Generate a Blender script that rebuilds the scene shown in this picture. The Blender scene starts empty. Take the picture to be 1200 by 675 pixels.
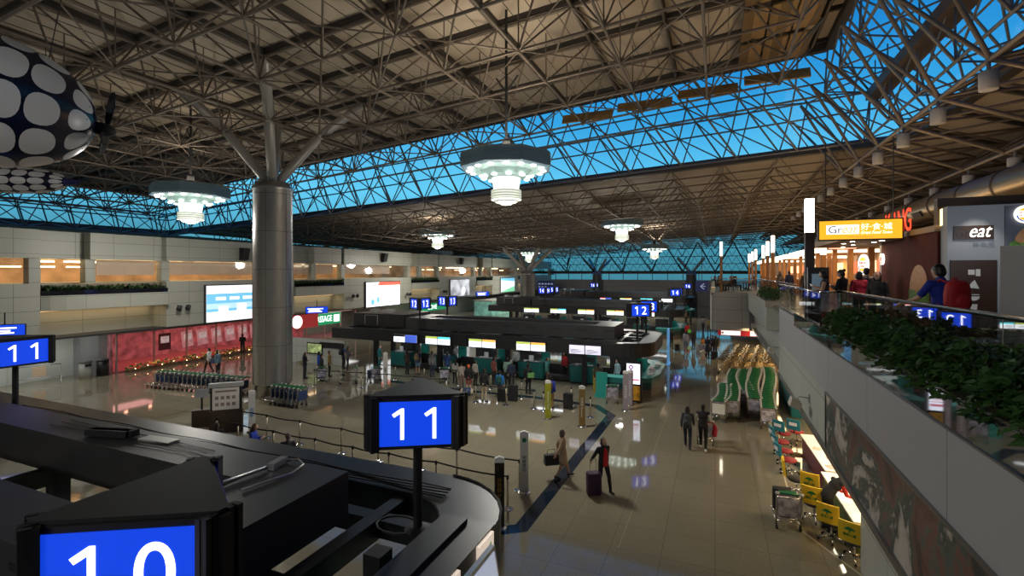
import bpy, bmesh, math, random
from mathutils import Vector, Matrix, Quaternion
random.seed(7)
S = bpy.context.scene
COL = S.collection
PI = math.pi
V = Vector

# ---------------------------------------------------------------- materials
MATS = {}
def mat(name, col=(.5, .5, .5), rough=.5, metal=0., emit=0., ecol=None, spec=.5, vary=0., vscale=8., bump=0.):
    if name in MATS: return MATS[name]
    m = bpy.data.materials.new(name); m.use_nodes = True
    nt = m.node_tree; b = nt.nodes['Principled BSDF']
    b.inputs['Base Color'].default_value = (*col, 1)
    b.inputs['Roughness'].default_value = rough
    b.inputs['Metallic'].default_value = metal
    b.inputs['Specular IOR Level'].default_value = spec
    if emit:
        b.inputs['Emission Color'].default_value = (*(ecol or col), 1)
        b.inputs['Emission Strength'].default_value = emit
    if vary or bump:
        tc = nt.nodes.new('ShaderNodeTexCoord'); nz = nt.nodes.new('ShaderNodeTexNoise')
        nz.inputs['Scale'].default_value = vscale; nz.inputs['Detail'].default_value = 4
        nt.links.new(tc.outputs['Object'], nz.inputs['Vector'])
        if vary:
            r = nt.nodes.new('ShaderNodeValToRGB')
            r.color_ramp.elements[0].position = .3; r.color_ramp.elements[1].position = .7
            r.color_ramp.elements[0].color = (*[c*(1-vary) for c in col], 1)
            r.color_ramp.elements[1].color = (*[min(1, c*(1+vary)) for c in col], 1)
            nt.links.new(nz.outputs['Fac'], r.inputs['Fac']); nt.links.new(r.outputs['Color'], b.inputs['Base Color'])
            if emit: nt.links.new(r.outputs['Color'], b.inputs['Emission Color'])
        if bump:
            bp = nt.nodes.new('ShaderNodeBump'); bp.inputs['Strength'].default_value = bump
            nt.links.new(nz.outputs['Fac'], bp.inputs['Height']); nt.links.new(bp.outputs['Normal'], b.inputs['Normal'])
    MATS[name] = m
    return m

def glass_mat(name, tint=(1, 1, 1), refl=.12, rough=.02, gain=.6):
    if name in MATS: return MATS[name]
    m = bpy.data.materials.new(name); m.use_nodes = True
    nt = m.node_tree; nt.nodes.clear()
    o = nt.nodes.new('ShaderNodeOutputMaterial'); mx = nt.nodes.new('ShaderNodeMixShader')
    t = nt.nodes.new('ShaderNodeBsdfTransparent'); g = nt.nodes.new('ShaderNodeBsdfGlossy')
    lw = nt.nodes.new('ShaderNodeLayerWeight'); mp = nt.nodes.new('ShaderNodeMath'); mp.operation = 'MULTIPLY_ADD'
    lw.inputs['Blend'].default_value = .35
    mp.inputs[1].default_value = gain; mp.inputs[2].default_value = refl
    mp.use_clamp = True
    t.inputs['Color'].default_value = (*tint, 1); g.inputs['Roughness'].default_value = rough
    nt.links.new(lw.outputs['Fresnel'], mp.inputs[0]); nt.links.new(mp.outputs[0], mx.inputs[0])
    nt.links.new(t.outputs[0], mx.inputs[1]); nt.links.new(g.outputs[0], mx.inputs[2]); nt.links.new(mx.outputs[0], o.inputs[0])
    MATS[name] = m
    return m

# ---------------------------------------------------------------- mesh builder
class MB:
    def __init__(s): s.v = []; s.f = []; s.mi = []; s.m = 0; s.sm = []; s.smooth = False; s.g = []
    def add(s, vs, fs):
        n = len(s.v); s.g.append((n, len(s.f))); s.v.extend([tuple(p) for p in vs])
        for f in fs: s.f.append([i+n for i in f]); s.mi.append(s.m); s.sm.append(s.smooth)
        return s
    def box(s, c, d, rz=0., M=None):
        x, y, z = d[0]/2, d[1]/2, d[2]/2
        ps = [V((a*x, b*y, e*z)) for e in (-1, 1) for b in (-1, 1) for a in (-1, 1)]
        R = M if M is not None else Matrix.Rotation(rz, 3, 'Z')
        ps = [R @ p + V(c) for p in ps]
        return s.add(ps, [(0, 2, 3, 1), (4, 5, 7, 6), (0, 1, 5, 4), (2, 6, 7, 3), (0, 4, 6, 2), (1, 3, 7, 5)])
    def bx(s, x0, x1, y0, y1, z0, z1): return s.box(((x0+x1)/2, (y0+y1)/2, (z0+z1)/2), (abs(x1-x0), abs(y1-y0), abs(z1-z0)))
    def frame(s, p0, p1):
        d = V(p1)-V(p0); L = d.length
        if L < 1e-6: d = V((0, 0, 1))
        d = d.normalized(); up = V((0, 0, 1)) if abs(d.z) < .95 else V((0, 1, 0))
        a = d.cross(up).normalized(); b = a.cross(d)
        return a, b
    def cyl(s, p0, p1, r0, r1=None, n=8, cap=True, ph=0.):
        if r1 is None: r1 = r0
        p0 = V(p0); p1 = V(p1); a, b = s.frame(p0, p1)
        vs = []
        for p, r in ((p0, r0), (p1, r1)):
            for i in range(n):
                t = 2*PI*i/n+ph; vs.append(p+a*(r*math.cos(t))+b*(r*math.sin(t)))
        fs = [(i, (i+1) % n, n+(i+1) % n, n+i) for i in range(n)]
        if cap: fs += [tuple(range(n))[::-1], tuple(range(n, 2*n))]
        return s.add(vs, fs)
    def bar(s, p0, p1, w, h):
        p0 = V(p0); p1 = V(p1); a, b = s.frame(p0, p1); a = a*(w/2); b = b*(h/2)
        vs = [p0-a-b, p0+a-b, p0+a+b, p0-a+b, p1-a-b, p1+a-b, p1+a+b, p1-a+b]
        return s.add(vs, [(0, 1, 5, 4), (1, 2, 6, 5), (2, 3, 7, 6), (3, 0, 4, 7), (3, 2, 1, 0), (4, 5, 6, 7)])
    def tube(s, pts, r, n=6, closed=False):
        pts = [V(p) for p in pts]; N = len(pts); vs = []; fs = []
        for k, p in enumerate(pts):
            if closed: d = pts[(k+1) % N]-pts[k-1]
            else: d = pts[min(k+1, N-1)]-pts[max(k-1, 0)]
            a, b = s.frame((0, 0, 0), d)
            rr = r[k] if isinstance(r, (list, tuple)) else r
            for i in range(n):
                t = 2*PI*i/n; vs.append(p+a*(rr*math.cos(t))+b*(rr*math.sin(t)))
        for k in range(N if closed else N-1):
            k2 = (k+1) % N
            for i in range(n): fs.append((k*n+i, k*n+(i+1) % n, k2*n+(i+1) % n, k2*n+i))
        if not closed: fs += [tuple(range(n))[::-1], tuple(range((N-1)*n, N*n))]
        return s.add(vs, fs)
    def lathe(s, prof, c=(0, 0, 0), n=16, ph=0., axis=None):
        vs = []; fs = []; c = V(c); k = len(prof)
        Q = V((0, 0, 1)).rotation_difference(V(axis)).to_matrix() if axis is not None else Matrix.Identity(3)
        for r, z in prof:
            for i in range(n):
                t = 2*PI*i/n+ph; vs.append(Q @ V((r*math.cos(t), r*math.sin(t), z))+c)
        for j in range(k-1):
            for i in range(n): fs.append((j*n+i, j*n+(i+1) % n, (j+1)*n+(i+1) % n, (j+1)*n+i))
        if prof[0][0] > 1e-6: fs.append(tuple(range(n))[::-1])
        if prof[-1][0] > 1e-6: fs.append(tuple(range((k-1)*n, k*n)))
        return s.add(vs, fs)
    def prism(s, poly, z0, z1):
        n = len(poly)
        vs = [(x, y, z0) for x, y in poly]+[(x, y, z1) for x, y in poly]
        fs = [(i, (i+1) % n, n+(i+1) % n, n+i) for i in range(n)]+[tuple(range(n))[::-1], tuple(range(n, 2*n))]
        return s.add(vs, fs)
    def prism_x(s, poly, x0, x1):      # poly in (y,z)
        n = len(poly)
        vs = [(x0, y, z) for y, z in poly]+[(x1, y, z) for y, z in poly]
        fs = [(i, (i+1) % n, n+(i+1) % n, n+i) for i in range(n)]+[tuple(range(n))[::-1], tuple(range(n, 2*n))]
        return s.add(vs, fs)
    def prism_y(s, poly, y0, y1):      # poly in (x,z)
        n = len(poly)
        vs = [(x, y0, z) for x, z in poly]+[(x, y1, z) for x, z in poly]
        fs = [(i, (i+1) % n, n+(i+1) % n, n+i) for i in range(n)]+[tuple(range(n))[::-1], tuple(range(n, 2*n))]
        return s.add(vs, fs)
    def quad(s, a, b, c, d): return s.add([a, b, c, d], [(0, 1, 2, 3)])
    def ell(s, c, r, nu=12, nv=8, M=None):
        vs = []; fs = []; c = V(c); R = M if M is not None else Matrix.Identity(3)
        vs.append(R @ V((0, 0, -r[2]))+c)
        for j in range(1, nv):
            p = -PI/2+PI*j/nv
            for i in range(nu):
                t = 2*PI*i/nu
                vs.append(R @ V((r[0]*math.cos(p)*math.cos(t), r[1]*math.cos(p)*math.sin(t), r[2]*math.sin(p)))+c)
        vs.append(R @ V((0, 0, r[2]))+c)
        L = len(vs)-1
        for i in range(nu): fs.append((0, 1+(i+1) % nu, 1+i)); fs.append((L, 1+(nv-2)*nu+i, 1+(nv-2)*nu+(i+1) % nu))
        for j in range(nv-2):
            for i in range(nu): fs.append((1+j*nu+i, 1+j*nu+(i+1) % nu, 1+(j+1)*nu+(i+1) % nu, 1+(j+1)*nu+i))
        return s.add(vs, fs)
    def cap(s, p0, p1, r0, r1, n=10):            # tapered capsule
        p0 = V(p0); p1 = V(p1); d = p1-p0; L = d.length or 1e-4
        prof = []
        for i in range(5): t = -PI/2+PI/2*i/4; prof.append((max(1e-4, r0*math.cos(t)) if i else 0., r0*math.sin(t)))
        for i in range(5): t = PI/2*i/4; prof.append((max(1e-4, r1*math.cos(t)) if i < 4 else 0., L+r1*math.sin(t)))
        prof[0] = (1e-4, prof[0][1]); prof[-1] = (1e-4, prof[-1][1])
        return s.lathe(prof, p0, n, 0., d.normalized() if d.length > 1e-6 else None)
    def mesh(s, name, mats, fix=True):
        me = bpy.data.meshes.new(name); me.from_pydata(s.v, [], s.f)
        if not isinstance(mats, (list, tuple)): mats = [mats]
        for m in mats: me.materials.append(m)
        me.polygons.foreach_set('material_index', s.mi)
        me.polygons.foreach_set('use_smooth', s.sm)
        if fix:
            bm = bmesh.new(); bm.from_mesh(me); bmesh.ops.recalc_face_normals(bm, faces=bm.faces); bm.to_mesh(me); bm.free()
        me.update()
        return me
    def build(s, name, mats, parent=None, loc=(0, 0, 0), rz=0., fix=True):
        o = bpy.data.objects.new(name, s.mesh(name, mats, fix)); COL.objects.link(o)
        o.location = loc; o.rotation_euler = (0, 0, rz)
        if parent: o.parent = parent
        return o

def each(t, name, mats, parent=None, fix=True):
    """every shape added to the builder becomes a mesh object of its own"""
    out = []; g = t.g+[(len(t.v), len(t.f))]
    for (v0, f0), (v1, f1) in zip(g, g[1:]):
        q = MB(); q.v = t.v[v0:v1]; q.f = [[i-v0 for i in f] for f in t.f[f0:f1]]; q.mi = t.mi[f0:f1]; q.sm = t.sm[f0:f1]
        out.append(q.build(name, mats, parent, fix=fix))
    return out
def area(name, loc, size, energy, col, rot=(0, 0, 0), sy=None, spread=None):
    l = bpy.data.lights.new(name, 'AREA'); l.energy = energy; l.color = col; l.size = size
    if sy: l.shape = 'RECTANGLE'; l.size_y = sy
    if spread: l.spread = spread
    o = bpy.data.objects.new(name, l); COL.objects.link(o); o.location = loc; o.rotation_euler = rot
    return o
def tag(o, label=None, cat=None, group=None, kind=None):
    if label: o['label'] = label
    if cat: o['category'] = cat
    if group: o['group'] = group
    if kind: o['kind'] = kind
    return o
def thing(name, label, cat, loc=(0, 0, 0), rz=0., group=None):
    o = bpy.data.objects.new(name, None); COL.objects.link(o); o.empty_display_size = .1
    o.location = loc; o.rotation_euler = (0, 0, rz)
    return tag(o, label, cat, group)
KIDS = {}
def kids(o): return [c for c in o.children]
def dup(root, loc, rz=0., label=None, group=None, scale=None):
    def cp(o, par):
        c = o.copy(); COL.objects.link(c)
        if par: c.parent = par
        for ch in kids(o): cp(ch, c)
        return c
    r = cp(root, None); r.location = loc; r.rotation_euler = (0, 0, rz)
    if label: r['label'] = label
    if group: r['group'] = group
    if scale: r.scale = (scale,)*3
    return r
def struct(mb, name, mats, parent=None, loc=(0, 0, 0)):
    o = mb.build(name, mats, parent, loc)
    if not parent: o['kind'] = 'structure'
    return o

# ---------------------------------------------------------------- text
TXT = {}
def bake_text(strings):
    tmp = []
    for st in strings:
        cu = bpy.data.curves.new('t', 'FONT'); cu.body = st; cu.size = 1; cu.extrude = .004; cu.resolution_u = 8 if len(st) == 1 else 3
        if any(ord(c) > 0x2000 for c in st): cu.offset = .0
        if st in ('eat', 'Great Food Town'): cu.shear = .35
        o = bpy.data.objects.new('t', cu); COL.objects.link(o); tmp.append((st, o))
    dg = bpy.context.evaluated_depsgraph_get(); dg.update()
    for st, o in tmp:
        me = bpy.data.meshes.new_from_object(o.evaluated_get(dg))
        xs = [v.co.x for v in me.vertices] or [0]; ys = [v.co.y for v in me.vertices] or [0]
        cx, cy = (min(xs)+max(xs))/2, (min(ys)+max(ys))/2
        for v in me.vertices: v.co.x -= cx; v.co.y -= cy
        me.name = 'lettering'
        TXT[st] = (me, max(xs)-min(xs), max(ys)-min(ys))
        cu = o.data; bpy.data.objects.remove(o); bpy.data.curves.remove(cu)
def text(st, c, w=None, h=None, m=None, parent=None, face=0., name='lettering', up=False):
    """lettering standing upright, readable from the side whose outward normal has angle `face` (0 = -Y)"""
    me, W, Hh = TXT[st]
    me = me.copy(); me.materials.clear(); me.materials.append(m)
    o = bpy.data.objects.new(name, me); COL.objects.link(o)
    sx = (w/W) if w else h/Hh
    sy = (h/Hh) if h else sx
    if w and not h: sy = sx
    o.scale = (sx, sy, 1); o.location = c; o.rotation_euler = (PI/2 if not up else 0, 0, face)
    if parent: o.parent = parent
    return o
# ================================================================ materials used widely
STEEL = mat('roof_steel', (.20, .165, .135), .5, .2, vary=.18, vscale=.6)
STEELC = mat('column_strut', (.50, .49, .47), .4, .3)
BLACK = mat('black_panel', (.014, .015, .017), .38, 0, vary=.2, vscale=2)
BLACK2 = mat('black_matte', (.008, .008, .010), .6)
DGREY = mat('dark_grey_panel', (.03, .031, .034), .45, 0, vary=.15, vscale=1.5)
CHROME = mat('polished_steel', (.72, .72, .72), .12, 1.)
BRUSH = mat('brushed_steel', (.50, .50, .51), .33, .85, vary=.06, vscale=3)
WHITE = mat('white_paint', (.75, .75, .73), .5)
TEAL = mat('teal_panel', (.012, .15, .14), .4, vary=.1)
TEALL = mat('teal_light', (.02, .30, .26), .4)
COUNTER = mat('counter_top', (.55, .55, .5), .3)
WARM = mat('warm_lamp', (1, .72, .38), .5, emit=9.)
WARMS = mat('warm_soft', (1, .62, .28), .5, emit=2.2)
WHITEL = mat('white_lamp', (1., .97, .9), .5, emit=14.)
GLASSR = glass_mat('rail_glass', (.80, .84, .84), .05)
GLASSW = glass_mat('window_glass', (.86, .88, .88), .012, .04, .2)
GLASSS = glass_mat('skylight_glass', (.84, .96, 1.), .004, .08, .08)

def panel_mat(name, col, bw, bh, mortar=.012, dark=.35, rough=.4):
    m = bpy.data.materials.new(name); m.use_nodes = True; nt = m.node_tree; b = nt.nodes['Principled BSDF']
    tc = nt.nodes.new('ShaderNodeTexCoord'); sp = nt.nodes.new('ShaderNodeSeparateXYZ'); ad = nt.nodes.new('ShaderNodeMath')
    cb = nt.nodes.new('ShaderNodeCombineXYZ'); br = nt.nodes.new('ShaderNodeTexBrick')
    nt.links.new(tc.outputs['Object'], sp.inputs[0]); nt.links.new(sp.outputs[0], ad.inputs[0]); nt.links.new(sp.outputs[1], ad.inputs[1])
    nt.links.new(ad.outputs[0], cb.inputs[0]); nt.links.new(sp.outputs[2], cb.inputs[1]); nt.links.new(cb.outputs[0], br.inputs['Vector'])
    br.offset = 0; br.inputs['Scale'].default_value = 1; br.inputs['Brick Width'].default_value = bw; br.inputs['Row Height'].default_value = bh
    br.inputs['Mortar Size'].default_value = mortar; br.inputs['Mortar Smooth'].default_value = .1; br.inputs['Bias'].default_value = 0
    br.inputs['Color1'].default_value = (*col, 1); br.inputs['Color2'].default_value = (*[c*.95 for c in col], 1)
    br.inputs['Mortar'].default_value = (*[c*dark for c in col], 1)
    nt.links.new(br.outputs['Color'], b.inputs['Base Color']); b.inputs['Roughness'].default_value = rough
    MATS[name] = m; return m
CREAM = panel_mat('cream_panels', (.40, .41, .35), 2.3, .78)
GREYP = panel_mat('grey_panels', (.36, .36, .36), 3.1, 9.)
PALEG = panel_mat('pale_panels', (.42, .44, .39), 2.4, 1.25)
FARW = panel_mat('far_wall_panels', (.34, .33, .33), 3., 1.3)
HOARD = mat('white_hoarding', (.62, .66, .62), .45, vary=.05, vscale=.5)

def floor_mat():
    m = bpy.data.materials.new('polished_granite'); m.use_nodes = True; nt = m.node_tree; b = nt.nodes['Principled BSDF']
    tc = nt.nodes.new('ShaderNodeTexCoord')
    n1 = nt.nodes.new('ShaderNodeTexNoise'); n1.inputs['Scale'].default_value = 22; n1.inputs['Detail'].default_value = 6; n1.inputs['Roughness'].default_value = .75
    n2 = nt.nodes.new('ShaderNodeTexNoise'); n2.inputs['Scale'].default_value = .12
    br = nt.nodes.new('ShaderNodeTexBrick'); br.offset = 0
    br.inputs['Scale'].default_value = 1; br.inputs['Brick Width'].default_value = 1.2; br.inputs['Row Height'].default_value = 1.2; br.inputs['Mortar Size'].default_value = .008
    br.inputs['Color1'].default_value = (1, 1, 1, 1); br.inputs['Color2'].default_value = (.93, .93, .93, 1); br.inputs['Mortar'].default_value = (.62, .62, .62, 1)
    r1 = nt.nodes.new('ShaderNodeValToRGB'); r1.color_ramp.elements[0].position = .35; r1.color_ramp.elements[1].position = .68
    r1.color_ramp.elements[0].color = (.20, .18, .125, 1); r1.color_ramp.elements[1].color = (.29, .265, .19, 1)
    mu = nt.nodes.new('ShaderNodeMix'); mu.data_type = 'RGBA'; mu.blend_type = 'MULTIPLY'; mu.inputs[0].default_value = 1
    for n in (n1, n2, br): nt.links.new(tc.outputs['Object'], n.inputs['Vector'])
    nt.links.new(n1.outputs['Fac'], r1.inputs[0]); nt.links.new(r1.outputs[0], mu.inputs[6]); nt.links.new(br.outputs['Color'], mu.inputs[7])
    nt.links.new(mu.outputs[2], b.inputs['Base Color'])
    b.inputs['Roughness'].default_value = .055; b.inputs['IOR'].default_value = 1.6; b.inputs['Specular IOR Level'].default_value = .6
    return m
# ---------------------------------------------------------------- floor and inlay
mb = MB(); mb.bx(-75, 34, -14, 112, -.2, 0)
struct(mb, 'floor', floor_mat())
def ribbon(pts, w, z=.004):
    mb = MB(); P = [V((x, y, 0)) for x, y in pts]; L = []; R = []
    for i, p in enumerate(P):
        d0 = (P[i]-P[i-1]).normalized() if i else (P[1]-P[0]).normalized()
        d1 = (P[i+1]-P[i]).normalized() if i < len(P)-1 else d0
        t = (d0+d1).normalized(); n = V((-t.y, t.x, 0)); k = w/2/max(.4, n.dot(V((-d0.y, d0.x, 0))))
        L.append(p+n*k); R.append(p-n*k)
    for i in range(len(P)-1):
        mb.quad((*R[i].xy, z), (*R[i+1].xy, z), (*L[i+1].xy, z), (*L[i].xy, z))
    return mb
INLAY = mat('blue_floor_inlay', (.012, .022, .04), .08, spec=.6, vary=.2, vscale=1)
struct(ribbon([(-5.6, 11.35), (-4.75, 11.95), (-4.55, 23.0), (-5.6, 24.35), (-9.0, 24.7), (-12.5, 24.6), (-15.6, 24.7), (-23, 25.2)], .42), 'trim_1', INLAY)
PALE = mat('pale_floor_line', (.5, .45, .33), .2)
struct(ribbon([(2.9, 29), (2.12, 18.25), (2.05, 14.76), (3.1, 12.9), (3.1, 8)], .05), 'trim_2', PALE)
struct(ribbon([(-2.2, 12), (-2.1, 24)], .016), 'trim_3', mat('faint_floor_line', (.36, .325, .24), .1))

# ---------------------------------------------------------------- roof geometry
def zu(x): return 19.1+(x-5.6)*.0827      # raised roof, plane falling to the left
def zl(x): return 15.+(x-10.7)*.0525
COLX, COLY = -22.5, 19.5
PANEL = mat('roof_panel', (.60, .52, .42), .7, vary=.06, vscale=.4)
DARKRIB = mat('roof_rib', (.06, .055, .05), .6)
def strut(mb, a, b, r, n=5): mb.cyl(a, b, r, r, n, cap=False)
def spaceframe(mb, T, B, rt=.06, rb=.06, rd=.042, n=5):
    nu, nv = len(T), len(T[0])
    for i in range(nu):
        for j in range(nv):
            if i+1 < nu: strut(mb, T[i][j], T[i+1][j], rt, n)
            if j+1 < nv: strut(mb, T[i][j], T[i][j+1], rt, n)
    for i in range(nu-1):
        for j in range(nv-1):
            for di in (0, 1):
                for dj in (0, 1): strut(mb, B[i][j], T[i+di][j+dj], rd, n)
            if i+2 < nu: strut(mb, B[i][j], B[i+1][j], rb, n)
            if j+2 < nv: strut(mb, B[i][j], B[i][j+1], rb, n)
M_ = 3.4
XS = [COLX+M_*k for k in range(-8, 9)]           # -49.7 .. 4.7
YS = [COLY+M_*k for k in range(-9, 4)]           # -11.1 .. 29.7
T = [[V((x, y, zu(x)-.35)) for y in YS] for x in XS]
B = [[V((x+M_/2, y+M_/2, zu(x+M_/2)-2.45)) for y in YS[:-1]] for x in XS[:-1]]
mb = MB(); mb.smooth = True
spaceframe(mb, T, B, .075, .06, .045, 6)
# secondary bracing
for i in range(len(B)-1):
    for j in range(len(B[0])-1):
        if (i+j) % 2 == 0: strut(mb, B[i][j], B[i+1][j+1], .035, 4)
        else: strut(mb, B[i+1][j], B[i][j+1], .035, 4)
        strut(mb, B[i][j], V((B[i][j].x, B[i][j].y, zu(B[i][j].x)-.2)), .03, 4)
# bolted ball joints of the lower layer near the viewer
for i in range(len(B)):
    for j in range(len(B[0])): mb.ell(B[i][j], (.12, .12, .12), 8, 6)
struct(mb, 'roof_truss', STEEL)
# ceiling panels and ribs
x0, x1, y0, y1 = -50, 5.6, -12, 30.5
mb = MB()
mb.add([(x0, y0, zu(x0)), (x1, y0, zu(x1)), (x1, y1, zu(x1)), (x0, y1, zu(x0)), (x0, y0, zu(x0)+.4), (x1, y0, zu(x1)+.4), (x1, y1, zu(x1)+.4), (x0, y1, zu(x0)+.4)],
       [(0, 1, 2, 3), (4, 5, 6, 7), (0, 1, 5, 4), (1, 2, 6, 5), (2, 3, 7, 6), (3, 0, 4, 7)])
struct(mb, 'ceiling', PANEL)
mb = MB()
for x in XS: mb.bar((x, y0, zu(x)-.12), (x, y1, zu(x)-.12), .2, .2)
for y in YS: mb.bar((x0, y, zu(x0)-.1), (x1, y, zu(x1)-.1), .16, .2)
for x in [x0+.2+(x1-x0)*k/64 for k in range(65)]: mb.bar((x, y0, zu(x)-.01), (x, y1, zu(x)-.01), .018, .03)
struct(mb, 'trim_4', DARKRIB)
# timber-coloured acoustic panels along the right edge of the raised roof and across the far edge
ACOU = panel_mat('slatted_panels', (.40, .25, .10), .9, .12, .02, .5, .6)
mb = MB()
for j in range(len(YS)-1):
    for k in range(3):
        xa = 1.15+k*1.1; ya = YS[j]+.25
        mb.add([(xa, ya, zu(xa)-.75), (xa+1., ya, zu(xa+1)-.75), (xa+1., ya+2.9, zu(xa+1)-.75), (xa, ya+2.9, zu(xa)-.75),
                (xa, ya, zu(xa)-.68), (xa+1., ya, zu(xa+1)-.68), (xa+1., ya+2.9, zu(xa+1)-.68), (xa, ya+2.9, zu(xa)-.68)],
               [(0, 1, 2, 3), (4, 5, 6, 7), (0, 1, 5, 4), (1, 2, 6, 5), (2, 3, 7, 6), (3, 0, 4, 7)])
for x in XS[-5:-1]:
    mb.box((x+1.7, 29.0, zu(x+1.7)-1.75), (3.1, .1, .62), M=Matrix.Rotation(-.5, 3, 'X'))
struct(mb, 'trim_5', ACOU)
# ---------------------------------------------------------------- skylight bands: glass, glazing bars and the frame inside
def band(P, Q, n, m, rad, name, inner, barrad=.05):
    """P(t) upper edge, Q(t) lower edge; n bays along, m along the slope; inner = offset of the inner frame layer"""
    g = MB(); g.quad(P(0), P(1), Q(1), Q(0)); struct(g, name, GLASSS)
    mb = MB(); mb.smooth = True
    O = [[V(P(i/n)).lerp(V(Q(i/n)), j/m) for j in range(m+1)] for i in range(n+1)]
    for i in range(n+1):
        for j in range(m+1):
            if i < n: strut(mb, O[i][j], O[i+1][j], rad, 4)
            if i < n and j < m:
                if (i+j) % 2: strut(mb, O[i][j], O[i+1][j+1], barrad, 4)
                else: strut(mb, O[i+1][j], O[i][j+1], barrad, 4)
                strut(mb, O[i][j], O[i][j+1], barrad, 4)
    n2, m2 = n//2, 2
    T = [[V(P(i/n2)).lerp(V(Q(i/n2)), j/m2) for j in range(m2+1)] for i in range(n2+1)]
    B = [[V(P((i+.5)/n2)).lerp(V(Q((i+.5)/n2)), (j+.5)/m2)+V(inner) for j in range(m2)] for i in range(n2)]
    spaceframe(mb, T, B, .06, .065, .045, 5)
    return mb
P_far = lambda t: (-50+55.6*t, 30.5, zu(-50+55.6*t)); Q_far = lambda t: (-57.6+68.3*t, 36., zl(-57.6+68.3*t))
P_r = lambda t: (5.6, 30.5-42.5*t, 19.1); Q_r = lambda t: (10.7, 36-48*t, 15.)
P_l = lambda t: (-50, 30.5-42.5*t, zu(-50)); Q_l = lambda t: (-57.6, 36-48*t, zl(-57.6))
struct(band(P_far, Q_far, 40, 3, .055, 'window_1', (0, -1.5, -1.7)), 'skylight_truss', mat('skylight_steel', (.20, .20, .21), .45, .3))
struct(band(P_r, Q_r, 26, 3, .06, 'window_2', (-1.5, 0, -1.7)), 'skylight_truss', MATS['skylight_steel'])
struct(band(P_l, Q_l, 26, 3, .06, 'window_3', (1.2, 0, -1.4)), 'skylight_truss', MATS['skylight_steel'])
mb = MB(); mb.bar((8.3, -12, 16.75), (8.3, 33, 16.75), .9, .5)
for k in range(22): mb.bar((7.8, -11+2*k, 17.2), (7.8, -11+2*k, 18.0), .05, .05)
struct(mb, 'trim_6', mat('gutter_beam', (.13, .10, .08), .6))
# lower roof beyond, right and left of the skylights
LOWP = mat('lower_roof_panel', (.40, .34, .28), .75, vary=.1, vscale=.3)
mb = MB()
def zq(x, y): return zl(x)-.012*(y-36)
mb.quad((-57.6, 36, zq(-57.6, 36)), (10.7, 36, 15), (10.7, 99, zq(10.7, 99)), (-57.6, 99, zq(-57.6, 99)))
mb.quad((10.7, -12, 15), (10.7, 36, 15), (24, 36, 10.2), (24, -12, 10.2))
mb.quad((10.7, 36, 15), (10.7, 99, zq(10.7, 99)), (24, 99, 9.6), (24, 36, 10.2))
mb.quad((-57.6, -12, zl(-57.6)), (-57.6, 99, zq(-57.6, 99)), (-66, 99, 9.6), (-66, -12, 9.9))
struct(mb, 'ceiling', LOWP)
mb = MB(); mb.smooth = True
XL = [10.7-M_*k for k in range(0, 20)]; YL = [36+M_*k for k in range(0, 19)]
T = [[V((x, y, zq(x, y)-.3)) for y in YL] for x in XL]
B = [[V((x-M_/2, y+M_/2, zq(x-M_/2, y+M_/2)-2.2)) for y in YL[:-1]] for x in XL[:-1]]
spaceframe(mb, T, B, .06, .06, .042, 4)
struct(mb, 'roof_truss', STEEL)
mb = MB(); mb.smooth = True
YR = [-11.+M_*k for k in range(0, 33)]
XR = [10.7, 14.1, 17.5, 20.9]
T = [[V((x, y, 15-(x-10.7)*.36-.25)) for y in YR] for x in XR]
XB = [(7.2, 12.85), (10.4, 11.43), (14.2, 10.4)]
T2 = [[V((6.6, y, 18.0)) for y in YR]]+T
B = [[V((x, y+M_/2, z)) for y in YR[:-1]] for x, z in XB]
spaceframe(mb, T[:3]+[T[3]], B, .075, .075, .06, 6)
for j in range(len(YR)-1):                 # ties from the inner layer up to the raised roof
    if YR[j] < 34:
        for dj in (0, 1): strut(mb, B[0][j], V((4.7, YR[j+dj], 16.7)), .075, 6)
struct(mb, 'roof_truss', STEEL)
mb = MB()
for y in [-10+3.4*k for k in range(14)]: mb.bar((10.7, y, 14.9), (24, y, 10.1), .2, .15)
mb.bar((10.75, -12, 14.85), (10.75, 36, 14.85), .5, .5); mb.bar((-57.6, 36, zl(-57.6)-.1), (10.7, 36, 14.85), .5, .5); mb.bar((-57.6, -12, 11.3), (-57.6, 36, 11.3), .5, .5)
mb.bar((5.6, -12, 18.95), (5.6, 30.5, 18.95), .4, .5); mb.bar((-50, 30.5, zu(-50)-.1), (5.6, 30.5, 18.95), .4, .5); mb.bar((-50, -12, zu(-50)-.1), (-50, 30.5, zu(-50)-.1), .4, .5)
struct(mb, 'trim_7', DARKRIB)
# end walls behind the viewer and far right to close the hall
mb = MB(); mb.bx(-66, 24, -13, -12.6, 0, 19); struct(mb, 'wall_back', FARW)

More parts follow.
